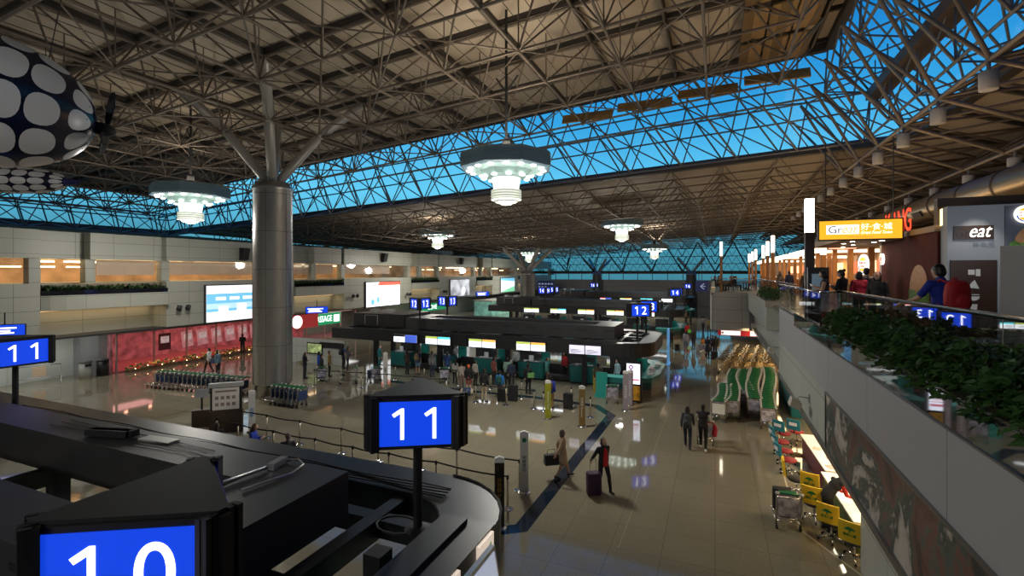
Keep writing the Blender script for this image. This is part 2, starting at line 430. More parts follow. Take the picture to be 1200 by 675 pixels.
# ---------------------------------------------------------------- far wall with lattice glazing
mb = MB(); mb.bx(-66, 30, 104, 104.4, 0, 5.2); mb.bx(-66, 30, 104, 104.4, 6.45, 6.7); struct(mb, 'wall_far', FARW)
mb = MB()
mb.quad((-66, 104.1, 5.2), (30, 104.1, 5.2), (30, 104.1, 6.5), (-66, 104.1, 6.5)); mb.quad((-66, 104, 7.0), (30, 104, 7.0), (30, 98, 13.5), (-66, 98, 13.5))
struct(mb, 'window_4', GLASSS)
mb = MB(); FR = mat('far_frame', (.035, .035, .04), .5)
for k in range(33): mb.bar((-66+3*k, 104, 5.2), (-66+3*k, 104, 6.5), .12, .12)
mb.bar((-66, 103.9, 6.8), (30, 103.9, 6.8), .5, .55)
for k in range(64):
    a = -66+1.5*k*1.0
    for j in range(4):
        za, zb = 7.0+1.45*j, 8.45+1.45*j; ya, yb = 104-(za-7)*.92, 104-(zb-7)*.92
        r = .045 if (k % 4) else .10
        strut(mb, (a, ya, za), (a+.75 if j % 2 == 0 else a-.75, yb, zb), r, 4); strut(mb, (a, ya, za), (a-.75 if j % 2 == 0 else a+.75, yb, zb), r, 4)
for z in (8.45, 9.9, 11.35, 12.8): mb.bar((-66, 104-(z-7)*.92, z), (30, 104-(z-7)*.92, z), .12 if z != 9.9 else .3, .12)
for k in range(16):
    strut(mb, (-66+6*k, 102.2, 6.9), (-63+6*k, 96.5, 12.4), .13, 5); strut(mb, (-66+6*k, 102.2, 6.9), (-69+6*k, 96.5, 12.4), .13, 5)
struct(mb, 'trim_8', FR)
# distant buildings' lit windows seen through the low strip of glass
# ---------------------------------------------------------------- columns
def column(x, y, ztop, up, spread, far=False):
    t = MB(); t.smooth = True
    t.lathe([(.98, .75), (1., .8), (1., ztop-.55), (1.04, ztop-.5), (1.04, ztop-.35), (.9, ztop-.32), (.9, ztop-.1), (.3, ztop)], (x, y, 0), 40)
    root = thing('roof_column', 'tall round steel column of ' + ('the near row, spreading struts under the high roof' if not far else far), 'column', (x, y, 0))
    o = t.build('shaft', BRUSH, root); o.location = (-x, -y, 0)
    t = MB(); t.smooth = True; t.lathe([(.9, 0), (.9, .74), (.99, .76)], (0, 0, 0), 40); t.build('base_ring', CHROME, root)
    t = MB()
    for z in [.8+2.05*k for k in range(1, int((ztop-1)/2.05)+1)]: t.lathe([(1.003, z-.012), (1.006, z), (1.003, z+.012)], (0, 0, 0), 40)
    for a in range(6): t.bar((1.004*math.cos(a*PI/3), 1.004*math.sin(a*PI/3), .8), (1.004*math.cos(a*PI/3), 1.004*math.sin(a*PI/3), ztop-.55), .012, .012)
    t.build('panel_joint', mat('joint', (.12, .12, .12), .5), root)
    for sx in (-1, 1):
        for sy in (-1, 1):
            t = MB(); t.smooth = True
            a = V((.18*sx, .18*sy, ztop-.05)); m1 = V((spread*.5*sx, spread*.5*sy, ztop+up*.56)); b = V((spread*sx, spread*sy, ztop+up))
            k0, k1 = a.lerp(m1, .1), a.lerp(m1, .93)
            t.tube([a, k0, k1, m1], [.1, .25, .25, .12], 10)
            if not far:
                t.tube([m1, m1.lerp(b, .1), m1.lerp(b, .92), b], [.12, .25, .25, .12], 10); t.ell(m1, (.2, .2, .2))
            t.build('branch_strut', STEELC, root)
    return root
column(COLX, COLY, 11.8, 4.9, 3.4)
column(-23.4, 61.2, 7.0, 5.2, 5.0, 'the middle distance, four struts under the low roof')
column(-23.4, 103.2, 6.85, 5., 5., 'the far end, before the glass wall on the left')
column(-4.4, 103.2, 6.85, 5., 5., 'the far end, before the glass wall on the right')

# ---------------------------------------------------------------- left side building
LX = -34.
BALC = [(14.4, 21.0), (31.7, 37.9), (49.4, 55.9), (66.7, 72.6), (84., 90.)]
mb = MB()
def wl(xa, y0, y1, z0, z1, d=.5): mb.bx(xa-d, xa, y0, y1, z0, z1)
prev = -12.
for (a, b) in BALC+[(104, 105)]:
    wl(LX, prev, a, 3.1, 6.18, 4.); wl(LX, prev, a, 7.57, 9.13, 1.5)      # solid bay
    if a < 100:
        wl(LX-1.4, a, b, 3.1, 6.18, 2.6); wl(LX-.7, a, a+2.3, 7.57, 9.13, 1.); wl(LX, a+2.3, b-.4, 7.57, 9.13, 1.5); wl(LX-.5, b-.4, b, 7.57, 9.13, 1.)
    for yy in (a-.15, b+.05, a+2.4): mb.bx(LX-.75, LX-.2, yy-.25, yy+.25, 6.18, 7.57)
    prev = b
for o in each(mb, 'wall_left', CREAM): o['kind'] = 'structure'
mb = MB(); mb.bx(-44, LX-.3, -12, 104, 5.9, 6.1); mb.bx(-44, LX-1.2, -12, 104, 9.0, 9.2)
struct(mb, 'floor', mat('left_slab', (.2, .17, .13), .6))
mb = MB(); mb.quad((LX-.35, -12, 6.18), (LX-.35, 104, 6.18), (LX-.35, 104, 7.57), (LX-.35, -12, 7.57)); struct(mb, 'window_5', GLASSW)
# rooms behind the upper windows; back wall glows, room light put into its colour
ROOMW = mat('glowing_room_wall', (.55, .33, .17), .8, emit=.16, vary=.5, vscale=.55)
mb = MB(); mb.bx(-40.2, -40, -12, 104, 6, 9); struct(mb, 'wall_left', ROOMW)
BLIND = mat('translucent_blind', (.62, .45, .33), .8, emit=.14)
mb = MB()
for a, b in ((17.3, 20.6), (21.4, 30.5), (31.9, 37), (38.6, 46)): mb.bx(LX-.62, LX-.6, a, b, 6.62, 7.5)
struct(mb, 'trim_9', BLIND)
mb = MB()
for k, y in enumerate([14.6, 16.2, 18.2, 22, 24, 26.5, 29, 33, 35.6, 39.6, 42.4, 44.6, 58, 60.5, 62.5, 68.5, 70.5, 74.5, 77, 86]):
    mb.bx(-35.7, -35.55, y, y+1.1+.9*(k % 3), 7.38, 7.48)
    mb.bx(-38.5, -38.2, y-.6, y+.7, 7.1, 7.18)
struct(mb, 'trim_10', WARM)
for k, y in enumerate((9, 18, 26, 34.5, 43, 60, 70, 78)):
    l = bpy.data.lights.new('room_light', 'AREA'); l.energy = 90 if y < 50 else 60; l.color = (1, .68, .36); l.shape = 'RECTANGLE'; l.size = 5; l.size_y = 2.5
    o = bpy.data.objects.new('room_light', l); COL.objects.link(o); o.location = (-37.4, y, 8.7)
# balconies with planters and warm light under them
for k, (a, b) in enumerate(BALC):
    r = thing('planter_balcony', ['cream balcony with rounded end nearest on the left wall, greenery along its top', 'cream planter balcony just right of the near column on left wall',
              'cream planter balcony between the white screen and the grey picture screen', 'small cream planter balcony beyond the grey picture screen', 'farthest small cream planter balcony at the end of left wall'][k], 'balcony', (LX, a, 4.65), 0)
    L = b-a
    pts = [(-1.38, .02), (.02, .02), (.2, .35), (.35, 1.), (.4, 1.8), (.4, L-.02), (-1.38, L-.02)] if k == 0 else [(-1.38, .05), (.15, .05), (.15, L-.05), (-1.38, L-.05)]
    t = MB(); t.prism(pts, 0, .85); t.build('balcony_front', CREAM, r)
    t = MB(); t.prism([(x-.08 if x > -1 else x, min(max(y, .1), L-.1)) for x, y in pts], .85, 1.12); t.build('glass_upstand', mat('dark_mirror', (.02, .022, .03), .05, .6), r)
    t = MB(); rnd = random.Random(k)
    for q in range(int(L*34)):
        x, y = rnd.uniform(-1.0, .1), rnd.uniform(.2, L-.2); h = rnd.uniform(.15, .4)
        for w in range(3):
            an = rnd.uniform(0, 6.3); dx, dy = .16*math.cos(an), .16*math.sin(an)
            t.add([(x, y, 1.08), (x+dx-dy*.4, y+dy+dx*.4, 1.08+h*.7), (x+dx*1.6, y+dy*1.6, 1.08+h), (x+dx+dy*.4, y+dy-dx*.4, 1.08+h*.6)], [(0, 1, 2, 3)])
    t.build('greenery', mat('leaf_dark', (.03, .075, .02), .6, vary=.4), r, fix=False)
    t = MB(); t.bx(-1.2, -1.1, .3, L-.3, -.09, -.02); t.build('light_strip', WARMS, r)
    l = bpy.data.lights.new('balcony_light', 'AREA'); l.energy = 26; l.color = (1, .75, .45); l.shape = 'RECTANGLE'; l.size = .3; l.size_y = L-.6
    o = bpy.data.objects.new('balcony_light', l); COL.objects.link(o); o.location = (LX-.8, (a+b)/2, 4.6)
# ground level on the left: soffit, hoarding, silver curve, pink shopfront, pale partitions
mb = MB(); mb.bx(-46, LX-.1, -12, 104, 3.0, 3.12); struct(mb, 'ceiling', mat('dark_soffit', (.03, .03, .033), .5))
mb = MB(); mb.bx(-39.4, -39.2, -12, 18.4, 0, 3.0)
for y in (13.3, 15.1, 16.85): mb.bx(-39.2, -39.14, y-.03, y+.03, 0, 3)
struct(mb, 'wall_left', HOARD)
mb = MB(); mb.smooth = True
pts = [(-39.2, 18.3), (-38.7, 18.45), (-38.3, 18.75), (-38.05, 19.15), (-37.95, 19.6), (-38.3, 19.6), (-39.4, 18.6)]
mb.smooth = False; mb.prism(pts, 0, 3.); struct(mb, 'wall_left', mat('silver_cladding', (.36, .37, .38), .4, .25))
mb = MB(); mb.bx(-40.6, -40.5, 36, 104, 0, 3); struct(mb, 'wall_left', panel_mat('shop_back_panels', (.38, .36, .31), 2.2, 1.))
mb = MB(); mb.bx(-42, -41.8, 19, 36, 0, 3); mb.bx(-42, -37.6, 19.6, 19.75, 0, 3); mb.bx(-42, -37.3, 35.8, 36, 0, 3)
struct(mb, 'wall_left', mat('pink_wall', (.55, .22, .24), .6, emit=.07, vary=.55, vscale=1.6))
# ================================================================ pendant lamps
GL = mat('lamp_glass', (.93, 1., .95), .4, emit=.95); GLB = mat('lamp_bulb', (1, .98, .90), .4, emit=5.)
LAMPB = mat('lamp_housing', (.20, .31, .38), .5); LAMPU = mat('lamp_underside', (.42, .60, .56), .35, emit=.22)
LRIM = mat('lamp_ring_white', (.75, .78, .66), .4, emit=.42)
def pendant(x, y, ztop, zr, label):
    r = thing('pendant_lamp', label, 'hanging lamp', (x, y, zr)); ph = PI/8+.35
    t = MB(); t.lathe([(.3, 2.0), (1.9, 1.95), (2.0, 1.85), (2.0, 1.32), (1.85, 1.28)], n=8, ph=ph)
    for z in (1.45, 1.55, 1.65, 1.75): t.lathe([(2.0, z), (2.03, z+.02), (2.0, z+.04)], n=8, ph=ph)
    t.build('housing', LAMPB, r)
    t = MB(); t.lathe([(1.86, 1.30), (1.2, 1.22), (1.02, 1.0), (.66, .93), (.3, .95)], n=8, ph=ph); t.build('reflector', LAMPU, r)
    for k in range(16):
        a = 2*PI*k/16; t = MB(); t.smooth = True; t.ell((1.58*math.cos(a), 1.58*math.sin(a), 1.25), (.13, .13, .05), 8, 4); t.build('bulb', GLB, r)
    for k in range(10):
        a = 2*PI*k/10+.2; t = MB(); t.smooth = True; t.ell((.98*math.cos(a), .98*math.sin(a), .96), (.13, .13, .05), 8, 4); t.build('bulb', GLB, r)
    t = MB(); t.smooth = True; t.lathe([(.62, .95), (.55, .5), (.55, .42)], n=24); t.build('glass_neck', GL, r)
    t = MB(); t.smooth = True
    for k in range(4): t.lathe([(.5, .42-.11*k), (.64, .42-.11*k), (.66, .39-.11*k), (.64, .345-.11*k), (.5, .345-.11*k)], n=24)
    t.lathe([(.54, -.03), (.4, -.1), (.24, -.13), (.02, -.13)], n=24); t.build('ribbed_drum', LRIM, r)
    t = MB(); t.smooth = True; t.lathe([(.52, .42), (.52, -.02)], n=24); t.build('glass_drum', GL, r)
    t = MB(); t.smooth = True; t.ell((0, 0, -.14), (.26, .26, .05), 12, 6); t.build('bulb', GLB, r)
    t = MB(); t.cyl((0, 0, 1.9), (0, 0, ztop-zr), .06); t.lathe([(.22, 1.95), (.18, 2.5), (.06, 2.6)], n=10)
    for s in (-1, 1): t.cyl((0, 0, 4.6), (.5*s, .1, 5.3), .04)
    t.build('hanging_rod', DGREY, r)
    return r
pendant(-8.2, 18.9, 18.2, 9.85, 'largest pendant lamp, glowing ribbed drum under an octagon, top centre of the hall')
pendant(-27.5, 18.3, 16.6, 9.75, 'pendant lamp hanging left of the near column, in front of the left wall')
pendant(-8.3, 47.2, 13.6, 9.95, 'pendant lamp above the second row of desks, right of the middle column')
pendant(-28.5, 46.5, 12.5, 9.6, 'pendant lamp hanging before the two screens of the left wall')
pendant(-8.2, 73.5, 13.3, 8.9, 'farthest small pendant lamp against the lattice window, right of centre')
pendant(-27.5, 72.5, 12.3, 8.6, 'farthest small pendant lamp seen through the struts of the middle column')
pendant(-36.5, 60, 12., 7.9, 'dim small pendant lamp low over the left wall top')
# ================================================================ island signs
BLUE = mat('sign_blue', (.005, .055, .72), .35, emit=.92); DIGIT = mat('sign_white', (.95, .95, .97), .4, emit=2.0)
bake_text(['10', '11', '12', '13', '14', '15', '16', 'Great', 'Gr', 'eat', '好‧食‧城', 'Great Food Town', 'KING', '漢堡王', '國泰人壽', '長榮航空', 'Check-in Counter', 'Economy Class',
           'Panasonic', 'MASSAGE', 'EVA AIR', '經濟艙', '出境  Departures', '銀行 Bank', '›››', '←', 'BURGER', '自助報到', 'i', '1', '商務艙 Business', '豪華經濟艙', '注意事項', '團體', '行李', 'BAGGAGE', 'LOVE', '航空公司'])
def glyph_one():
    t = MB(); t.prism([(.02, -.345), (.10, -.345), (.10, .345), (.035, .345), (-.16, .215), (-.115, .15), (.02, .235)], 0, .006)
    return t.mesh('numeral', DIGIT)
TXT['1'] = (glyph_one(), .26, .69)
def sign(num, x, y, base, ang, label, zc=4.7):
    """three-sided prism sign on a pole; ang = facing angle of first screen"""
    r = thing('counter_sign', label, 'sign', (x, y, base)); H = .305; zc -= base
    A, apo = .62, .42
    t = MB(); poly = []
    for k in range(3):
        a = ang+2*PI*k/3; n = V((math.sin(a), -math.cos(a))); d = V((math.cos(a), math.sin(a)))
        for q in (-1, 1): poly.append(tuple(n*apo+d*(A+.04)*q))
    t.prism(poly, zc-H-.05, zc+H+.05); t.prism([(p[0]*.93, p[1]*.93) for p in poly], zc+H+.05, zc+H+.08)
    t.build('housing', BLACK2, r)
    for k in range(3):                    # ribbed posts on the three corners
        a = ang+2*PI*k/3+PI/3; n = V((math.sin(a), -math.cos(a))); d = V((math.cos(a), math.sin(a)))
        t = MB()
        for q in range(-2, 3): t.box((*(n*(.70+.012*(abs(q)))+d*.062*q), zc), (.04, .07, 2*H+.14), a)
        t.box((*(n*.675), zc), (.30, .05, 2*H+.12), a)
        t.build('ribbed_corner', BLACK2, r)
    for k in range(3):
        a = ang+2*PI*k/3; n = V((math.sin(a), -math.cos(a), 0)); d = V((math.cos(a), math.sin(a), 0))
        t = MB(); t.box((*(n*(apo+.005)).xy, zc), (2*A-.16, .02, 2*H), a); o = t.build('screen', BLUE, r)
        c = n*(apo+.016)
        for q, ch in enumerate(num):
            p = c+d*((-.22, .22)[q])
            text(ch+'' if ch in TXT else ch, (p.x, p.y, zc), h=.43, m=DIGIT, parent=o, face=a, name='numeral')
    t = MB(); t.cyl((0, 0, 0), (0, 0, zc-H), .065, n=10); t.lathe([(.2, 0), (.2, .06), (.1, .1)], n=12); t.build('pole', BLACK2, r)
    return r
bake_text(list('023456'))
SR = PI/6; SL = PI/2
sign('10', -4.02, 2.42, 2.95, SR, 'largest sign, showing number ten, cut by the bottom edge of the picture')
sign('11', -4.05, 6.05, 2.95, SR, 'sign numbered eleven on a pole at the rounded end of the nearest island')
sign('11', -17.15, 6.75, 2.95, SL, 'sign numbered eleven at the far left edge of the picture')
sign('12', -4.0, 27.6, 2.95, SR, 'sign numbered twelve standing on the right end of the second island')
sign('13', -3.95, 30.9, 2.95, SR, 'sign numbered thirteen half hidden behind the right-hand sign twelve')
sign('12', -18.3, 27.6, 2.95, SL, 'sign showing twelve on two faces, left part of the second island')
sign('13', -18., 30.7, 2.95, SL, 'sign showing thirteen on two faces, left part of the second island')
sign('14', -4.0, 52.5, 2.95, SR, 'sign numbered fourteen on the right end of the third island')
sign('15', -4.0, 55.8, 2.95, SR, 'sign numbered fifteen half hidden behind the right-hand sign fourteen')
sign('14', -18.0, 52.5, 2.95, SL, 'left sign numbered fourteen, right of the middle column')
sign('15', -18.0, 55.8, 2.95, SL, 'left sign numbered fifteen, farther right from the middle column')
sign('16', -4.0, 77.4, 2.95, SR, 'small distant sign numbered sixteen near the right-hand mezzanine')
sign('16', -18.0, 77.4, 2.95, SL, 'small distant sign numbered sixteen in front of the far wall')
# ================================================================ check-in islands
MONW = mat('monitor_white', (.80, .86, .92), .3, emit=1.5); MONG = mat('monitor_olive', (.45, .55, .10), .3, emit=1.)
MONO = mat('monitor_orange', (.95, .40, .06), .3, emit=1.2); MONC = mat('monitor_cyan', (.08, .65, .75), .3, emit=1.2); MONL = mat('monitor_lilac', (.62, .60, .72), .3, emit=1.1)
MONR = mat('monitor_red', (.8, .08, .06), .3, emit=1.); MONB = mat('monitor_blue', (.06, .12, .6), .3, emit=1.)
LINE = mat('screen_text_line', (.16, .2, .24), .4, emit=.25); SILV = mat('edge_silver', (.45, .45, .45), .3, .8)
def rounded(x0, x1, y0, y1, r, n=7):
    p = [(x0, y0)]
    for k in range(n+1): a = -PI/2+PI/2*k/n; p.append((x1-r+r*math.cos(a), y0+r+r*math.sin(a)))
    for k in range(n+1): a = PI/2*k/n; p.append((x1-r+r*math.cos(a), y1-r+r*math.sin(a)))
    p.append((x0, y1)); return p
def island(yc, name, num, near=False):
    y0, y1 = yc-3.45, yc+3.45; xl, xr = -24.3, -3.0
    r = thing('check_in_canopy', name, 'check-in canopy', (0, yc, 0))
    out = rounded(xl, xr, -3.45, 3.45, 1.5); inn = rounded(xl+.7, xr-.85, -2.55, 2.55, .9)
    t = MB(); n = len(out)
    for (zt, zb, A, B) in ((3.0, 2.3, out, inn),):
        for i in range(n):
            j = (i+1) % n
            t.quad((*out[i], zb), (*out[j], zb), (*out[j], zt), (*out[i], zt)); t.quad((*out[i], zt), (*out[j], zt), (*inn[j], zt-.03), (*inn[i], zt-.03))
            t.quad((*inn[i], zb), (*inn[j], zb), (*inn[j], zt), (*inn[i], zt)); t.quad((*out[i], zb), (*out[j], zb), (*inn[j], zb), (*inn[i], zb))
    t.build('fascia', BLACK, r)
    t = MB(); t.tube([(*p, 3.015) for p in [out[i] for i in range(1, n-1)]], .022, 4); t.tube([(*p, 2.98) for p in [inn[i] for i in range(1, n-1)]], .02, 4)
    t.build('edge_trim', DGREY, r)
    for k, x in enumerate([-21.5, -18.4, -15.3, -12.2, -9.1, -6.6, -5.0]):
        t = MB(); t.bx(x-.12, x+.12, -2.6, 2.6, 2.6, 2.92); t.build('cross_beam', BLACK, r)
    t = MB(); t.bx(-23.4, -4.0, -2.0, -1.8, 2.62, 2.9); t.bx(-23.4, -4.0, 1.75, 2.0, 2.62, 2.9); t.bx(-5.4, -3.9, -.12, .12, 2.6, 2.95); each(t, 'long_beam', BLACK, r)
    # covering panels between the beams (some bays stay open)
    t = MB()
    for x in [-21.3+3.1*k for k in range(5)]:
        t.bx(x, x+2.7, -2.5, -2.02, 2.75, 2.8); t.bx(x, x+2.7, 2.02, 2.5, 2.75, 2.8)
    each(t, 'cover_panel', BLACK2, r)
    t = MB()                                       # raised hollow tray on top
    a0, a1, b0, b1 = -19.6, -5.3, -1.55, 1.55; w = .85
    t.bx(a0, a1, b0, b0+w, 2.95, 3.68); t.bx(a0, a1, b1-w, b1, 2.95, 3.68); t.bx(a1-1.3, a1, b0+w, b1-w, 2.95, 3.68); t.bx(a0, a0+1.3, b0+w, b1-w, 2.95, 3.68)
    if not near: t.bx(a0+1, a1-1, b0+.5, b1-.5, 3.0, 3.2)
    t.build('raised_tray', DGREY, r)
    t = MB()
    for k in range(9): t.bx(a0+.9+1.6*k, a0+1.5+1.6*k, b0-.012, b0, 3.38, 3.46)
    each(t, 'vent_slot', BLACK2, r)
    t = MB(); t.bx(-24.2, -19.8, -1.4, 1.9, 2.95, 3.85); t.build('plant_box', BLACK, r)
    t = MB()
    for x in (-23.2, -22.1): t.bx(x, x+.05, -1.42, -1.4, 3.1, 3.75)
    t.bx(-23.2, -22.1, -1.42, -1.4, 3.72, 3.75); t.bx(-23.6, -23.2, -.3, .3, 3.85, 4.05); t.bx(-22.4, -21.8, -.3, .3, 3.85, 4.05); t.build('access_frame', SILV, r)
    for x in (-22.5, -17.2, -12.2, -7.2, -4.3):
        for y in (-1.0, 1.0):
            t = MB(); t.bx(x-.14, x+.14, y-.14, y+.14, 0, 2.95); t.build('post', BLACK2, r)
    for x in (-20.5, -15, -10, -5.5):
        area('canopy_light', (x, yc-2.2, 2.5), 2.6, 20, (.92, .97, 1.), sy=.4); area('canopy_light', (x, yc+1.9, 2.5), 2.6, 17, (.92, .97, 1.), sy=.4)
    return r
island(29.35, 'long black check-in canopy of the second island, below signs twelve and thirteen', '12')
island(54.2, 'long black check-in canopy of the third island, below signs fourteen and fifteen', '14')
island(79.1, 'most distant black check-in canopy, below the small signs sixteen', '16')
ISL = island(4.45, 'nearest black check-in canopy, filling the lower left corner', '10', True)
# fittings on the nearest canopy roof
t = MB(); t.smooth = True; t.cyl((-6.5, 1.1, 3.73), (-6.9, -.9, 3.73), .03); t.smooth = False; t.box((-6.47, 1.25, 3.74), (.12, .34, .1), .2); t.smooth = True
t.tube([(-6.46, 1.4, 3.72), (-6.3, 1.5, 3.74), (-6.1, 1.42, 3.71), (-6.0, 1.1, 3.71), (-6.2, .4, 3.71)], .018, 5); t.build('cable_conduit', SILV, ISL)
t = MB(); t.smooth = True
rnd = random.Random(3)
for q in range(5):
    t.tube([(-18+.6*k, 2.62+.05*q+.04*math.sin(k*1.3+q), 3.02+.01*q) for k in range(24)], .012, 5)
for q in range(3):
    t.tube([(-12.5+.5*k, 1.0+.16*q+.03*math.sin(k+q), 3.70) for k in range(10)], .008, 5)
t.tube([(-4.4+.35*math.cos(a*.5), 1.6+.25*math.sin(a*.5), 3.0) for a in range(14)], .018, 6)
each(t, 'loose_cable', BLACK2, ISL)
t = MB(); t.smooth = False; t.box((-10.6, 1.05, 3.76), (.9, .16, .12), .25); t.prism([(-11, .9), (-10.1, 1.15), (-10.1, 1.3), (-11, 1.1)], 3.7, 3.82); t.build('flood_light_housing', BLACK2, ISL)
t = MB(); t.box((-9.5, 1.28, 3.7), (.75, .22, .03), .1); t.build('white_plate', mat('pale_plate', (.4, .42, .38), .4), ISL)
# light boxes and monitor on the end of the nearest canopy
GREENL = mat('logo_green', (.0, .25, .09), .4, emit=.35); ORANGEL = mat('logo_orange', (.8, .25, .02), .4, emit=.5)
LBOX = mat('light_box', (.95, .78, .62), .4, emit=.62)
t = MB(); t.bx(-3.7, -2.87, 3.55-4.45, 6.2-4.45, 2.93, 3.24); t.bx(-3.45, -3.25, 3.6-4.45, 6.1-4.45, 3.24, 3.3); t.build('cable_box', BLACK, ISL)
for k, (y, z) in enumerate(((5.85, 3.02), (4.9, 3.02))):
    r = thing('airline_light_box', ['lit light box with green tailfin emblem on the nearest canopy end, under its rounded corner', 'second lit light box on nearest canopy end, nearer the bottom edge'][k], 'light box', (-2.87, y, z))
    t = MB(); t.bx(0, .05, -.22, .22, -.13, .2); b_ = t.build('lit_face', LBOX, r)
    t = MB(); t.prism_x([(-.05, -.02), (.12, .12), (.14, .0), (.03, -.06)], .052, .056); t.build('emblem', GREENL, b_)
    t = MB(); t.prism_x([(-.03, -.1), (.05, -.05), (.06, -.16), (-.02, -.18)], .052, .056); t.build('emblem', ORANGEL, b_)
r = thing('airline_monitor', 'tilted monitor with airline emblem at the bottom edge, beside the nearest canopy end', 'monitor', (-2.55, 4.75, 2.82), 0)
Mx = Matrix.Rotation(-.18, 3, 'Y')
t = MB(); t.box((0, 0, 0), (.08, 1.75, .98), M=Mx); t.build('housing', SILV, r)
t = MB(); t.box(tuple(Mx @ V((.042, 0, 0))), (.01, 1.65, .88), M=Mx); sc = t.build('screen', mat('monitor_pale', (.62, .68, .85), .3, emit=.5), r)
t = MB()
t.add([tuple(Mx @ V((.05, y, z))) for y, z in ((.10, .0), (.32, .16), (.36, .02), (.2, -.07))], [(0, 1, 2, 3)]); t.add([tuple(Mx @ V((.05, y, z))) for y, z in ((-.5, -.02), (-.3, .05), (.0, -.1), (-.2, -.16))], [(0, 1, 2, 3)])
t.build('emblem', GREENL, sc, fix=False)
t = MB(); t.bx(-.34, 0, -.1, .1, -.1, .25); t.build('bracket', BLACK2, r)

def monitor_pair(x, y, cols, label, group, zc=2.58, red=None):
    r = thing('flight_monitor', label, 'monitor', (x, y, zc), 0, group)
    t = MB(); t.bx(-.92, .92, 0, .1, -.28, .27); t.build('housing', BLACK2, r)
    for q, cx in enumerate((-.45, .45)):
        t = MB(); t.bx(cx-.42, cx+.42, -.012, 0, -.24, .23); o = t.build('screen', MONW if cols[q] is not MONL else MONL, r)
        t = MB(); t.bx(cx-.42, cx+.42, -.016, -.012, .10 if cols[q] is not MONB else -.24, .23); t.build('colour_band', cols[q], o)
        t = MB()
        for k in range(4): t.bx(cx-.36, cx+(.1, .3, .2, -.05)[k], -.016, -.012, -.02-.06*k, .005-.06*k)
        each(t, 'text_line', LINE, o)
    return r
mps = {}
for k, (x, c) in enumerate(((-18.2, (BLACK2, MONB)), (-15.8, (MONG, MONC)), (-12.75, (MONG, MONO)), (-9.67, (MONG, MONO)), (-6.53, (MONL, MONL)))):
    monitor_pair(x, 25.78, c, ['pair of monitors with a single red and blue screen, leftmost on the second island', 'pair of monitors, olive and cyan headed, second from the left on the second island',
                 'pair of monitors, olive and orange headed, above the standing clerk on the second island', 'pair of monitors, olive and orange headed, fourth from the left on second island',
                 'pair of grey-lilac monitors nearest the rounded right end of the second island'][k], 'flight monitors of the second island')
for k, (x, c) in enumerate(((-18.9, (MONG, MONG)), (-15.8, (MONG, MONC)), (-12.7, (MONG, MONO)), (-9.6, (MONG, MONO)), (-6.53, (MONR, MONR)))):
    monitor_pair(x, 50.63, c, ['small monitor pair under sign fourteen, first right of the middle column', 'second small monitor pair right of the middle column on third island', 'third small monitor pair right of the middle column on third island',
                 'fourth small monitor pair right of the middle column on third island', 'red-lettered small monitor pair at the right end of the third island'][k], 'flight monitors of the third island')
for k, (x, c) in enumerate(((-15.8, (MONR, MONB)), (-12.7, (MONG, MONO)), (-9.6, (MONC, MONC)), (-6.53, (MONW, MONW)))):
    monitor_pair(x, 75.53, c, ['tiny red and blue monitor pair on the most distant island', 'tiny white and orange monitor pair on the most distant island', 'tiny cyan monitor pair on the most distant island', 'tiny white monitor pair on the most distant island, far right'][k], 'flight monitors of the distant island')
# check-in desks
SCALE = mat('conveyor_rubber', (.025, .025, .027), .5)
def desk(x, y, label, group, rz=0.):
    r = thing('check_in_desk', label, 'check-in desk', (x, y, 0), rz, group)
    t = MB(); t.prism_x([(-.02, .12), (-.14, 1.02), (-.14, 1.12), (.55, 1.12), (.55, .12)], -.83, .83); t.build('front_panel', TEAL, r)
    t = MB(); t.bx(-.8, .8, .04, .5, 0, .12); t.build('plinth', BLACK2, r)
    t = MB(); t.bx(-.85, .85, -.16, .58, 1.12, 1.15); t.build('counter_top', mat('dark_counter', (.02, .07, .07), .3), r)
    t = MB(); t.bx(-.6, -.1, .2, .5, 1.15, 1.17); t.bx(.2, .55, .0, .3, 1.15, 1.17); t.bx(-.45, -.3, -.1, .05, 1.15, 1.2); each(t, 'paperwork', WHITE, r)
    t = MB(); t.bx(.35, .40, .3, .4, 1.15, 1.35); t.bx(.12, .62, .34, .38, 1.3, 1.62); t.build('terminal', DGREY, r)
    t = MB(); t.bx(-.12, .18, -.02, .0, 1.17, 1.55); t.build('notice_stand', WHITE, r)
    t = MB(); t.bx(-.83, .83, .55, 1.4, .05, .75); t.bx(.85, 2.55, .25, 1.2, .1, .35); t.bx(.85, 2.55, 1.2, 1.3, .1, .9); t.build('baggage_belt', SCALE, r)
    return r
d0 = None
n_ = ['leftmost teal check-in desk of the second island, beside the standing clerk in teal', 'teal check-in desk under the olive and cyan monitors', 'teal check-in desk in front of the standing clerk in white shirt',
      'teal check-in desk behind the olive-yellow post', 'teal check-in desk nearest the lilac monitors of second island']
for k, x in enumerate((-20.6, -17.3, -13.9, -10.75, -7.35)):
    d = desk(x, 28.7, n_[k], 'check-in desks of the second island') if k == 0 else dup(d, (x, 28.7, 0), 0, n_[k])
for k, x in enumerate((-20.6, -17.3, -13.9, -10.75, -7.35)):
    dup(d, (x, 53.5, 0), 0, 'teal check-in desk of the third island, ' + ['leftmost', 'second from left', 'middle one', 'second from right', 'rightmost'][k], 'check-in desks of the third island')
for k, x in enumerate((-6.4, -9.4, -12.4)):
    dup(d, (x, 2.75, 0), 0, 'teal check-in desk seen through the openings of the nearest canopy, ' + ['right one', 'middle one', 'left one'][k], 'check-in desks under the nearest canopy')
    dup(d, (x, 6.15, 0), PI, 'teal check-in desk along the back side under the nearest canopy, ' + ['right one', 'middle one', 'left one'][k], 'check-in desks under the nearest canopy')
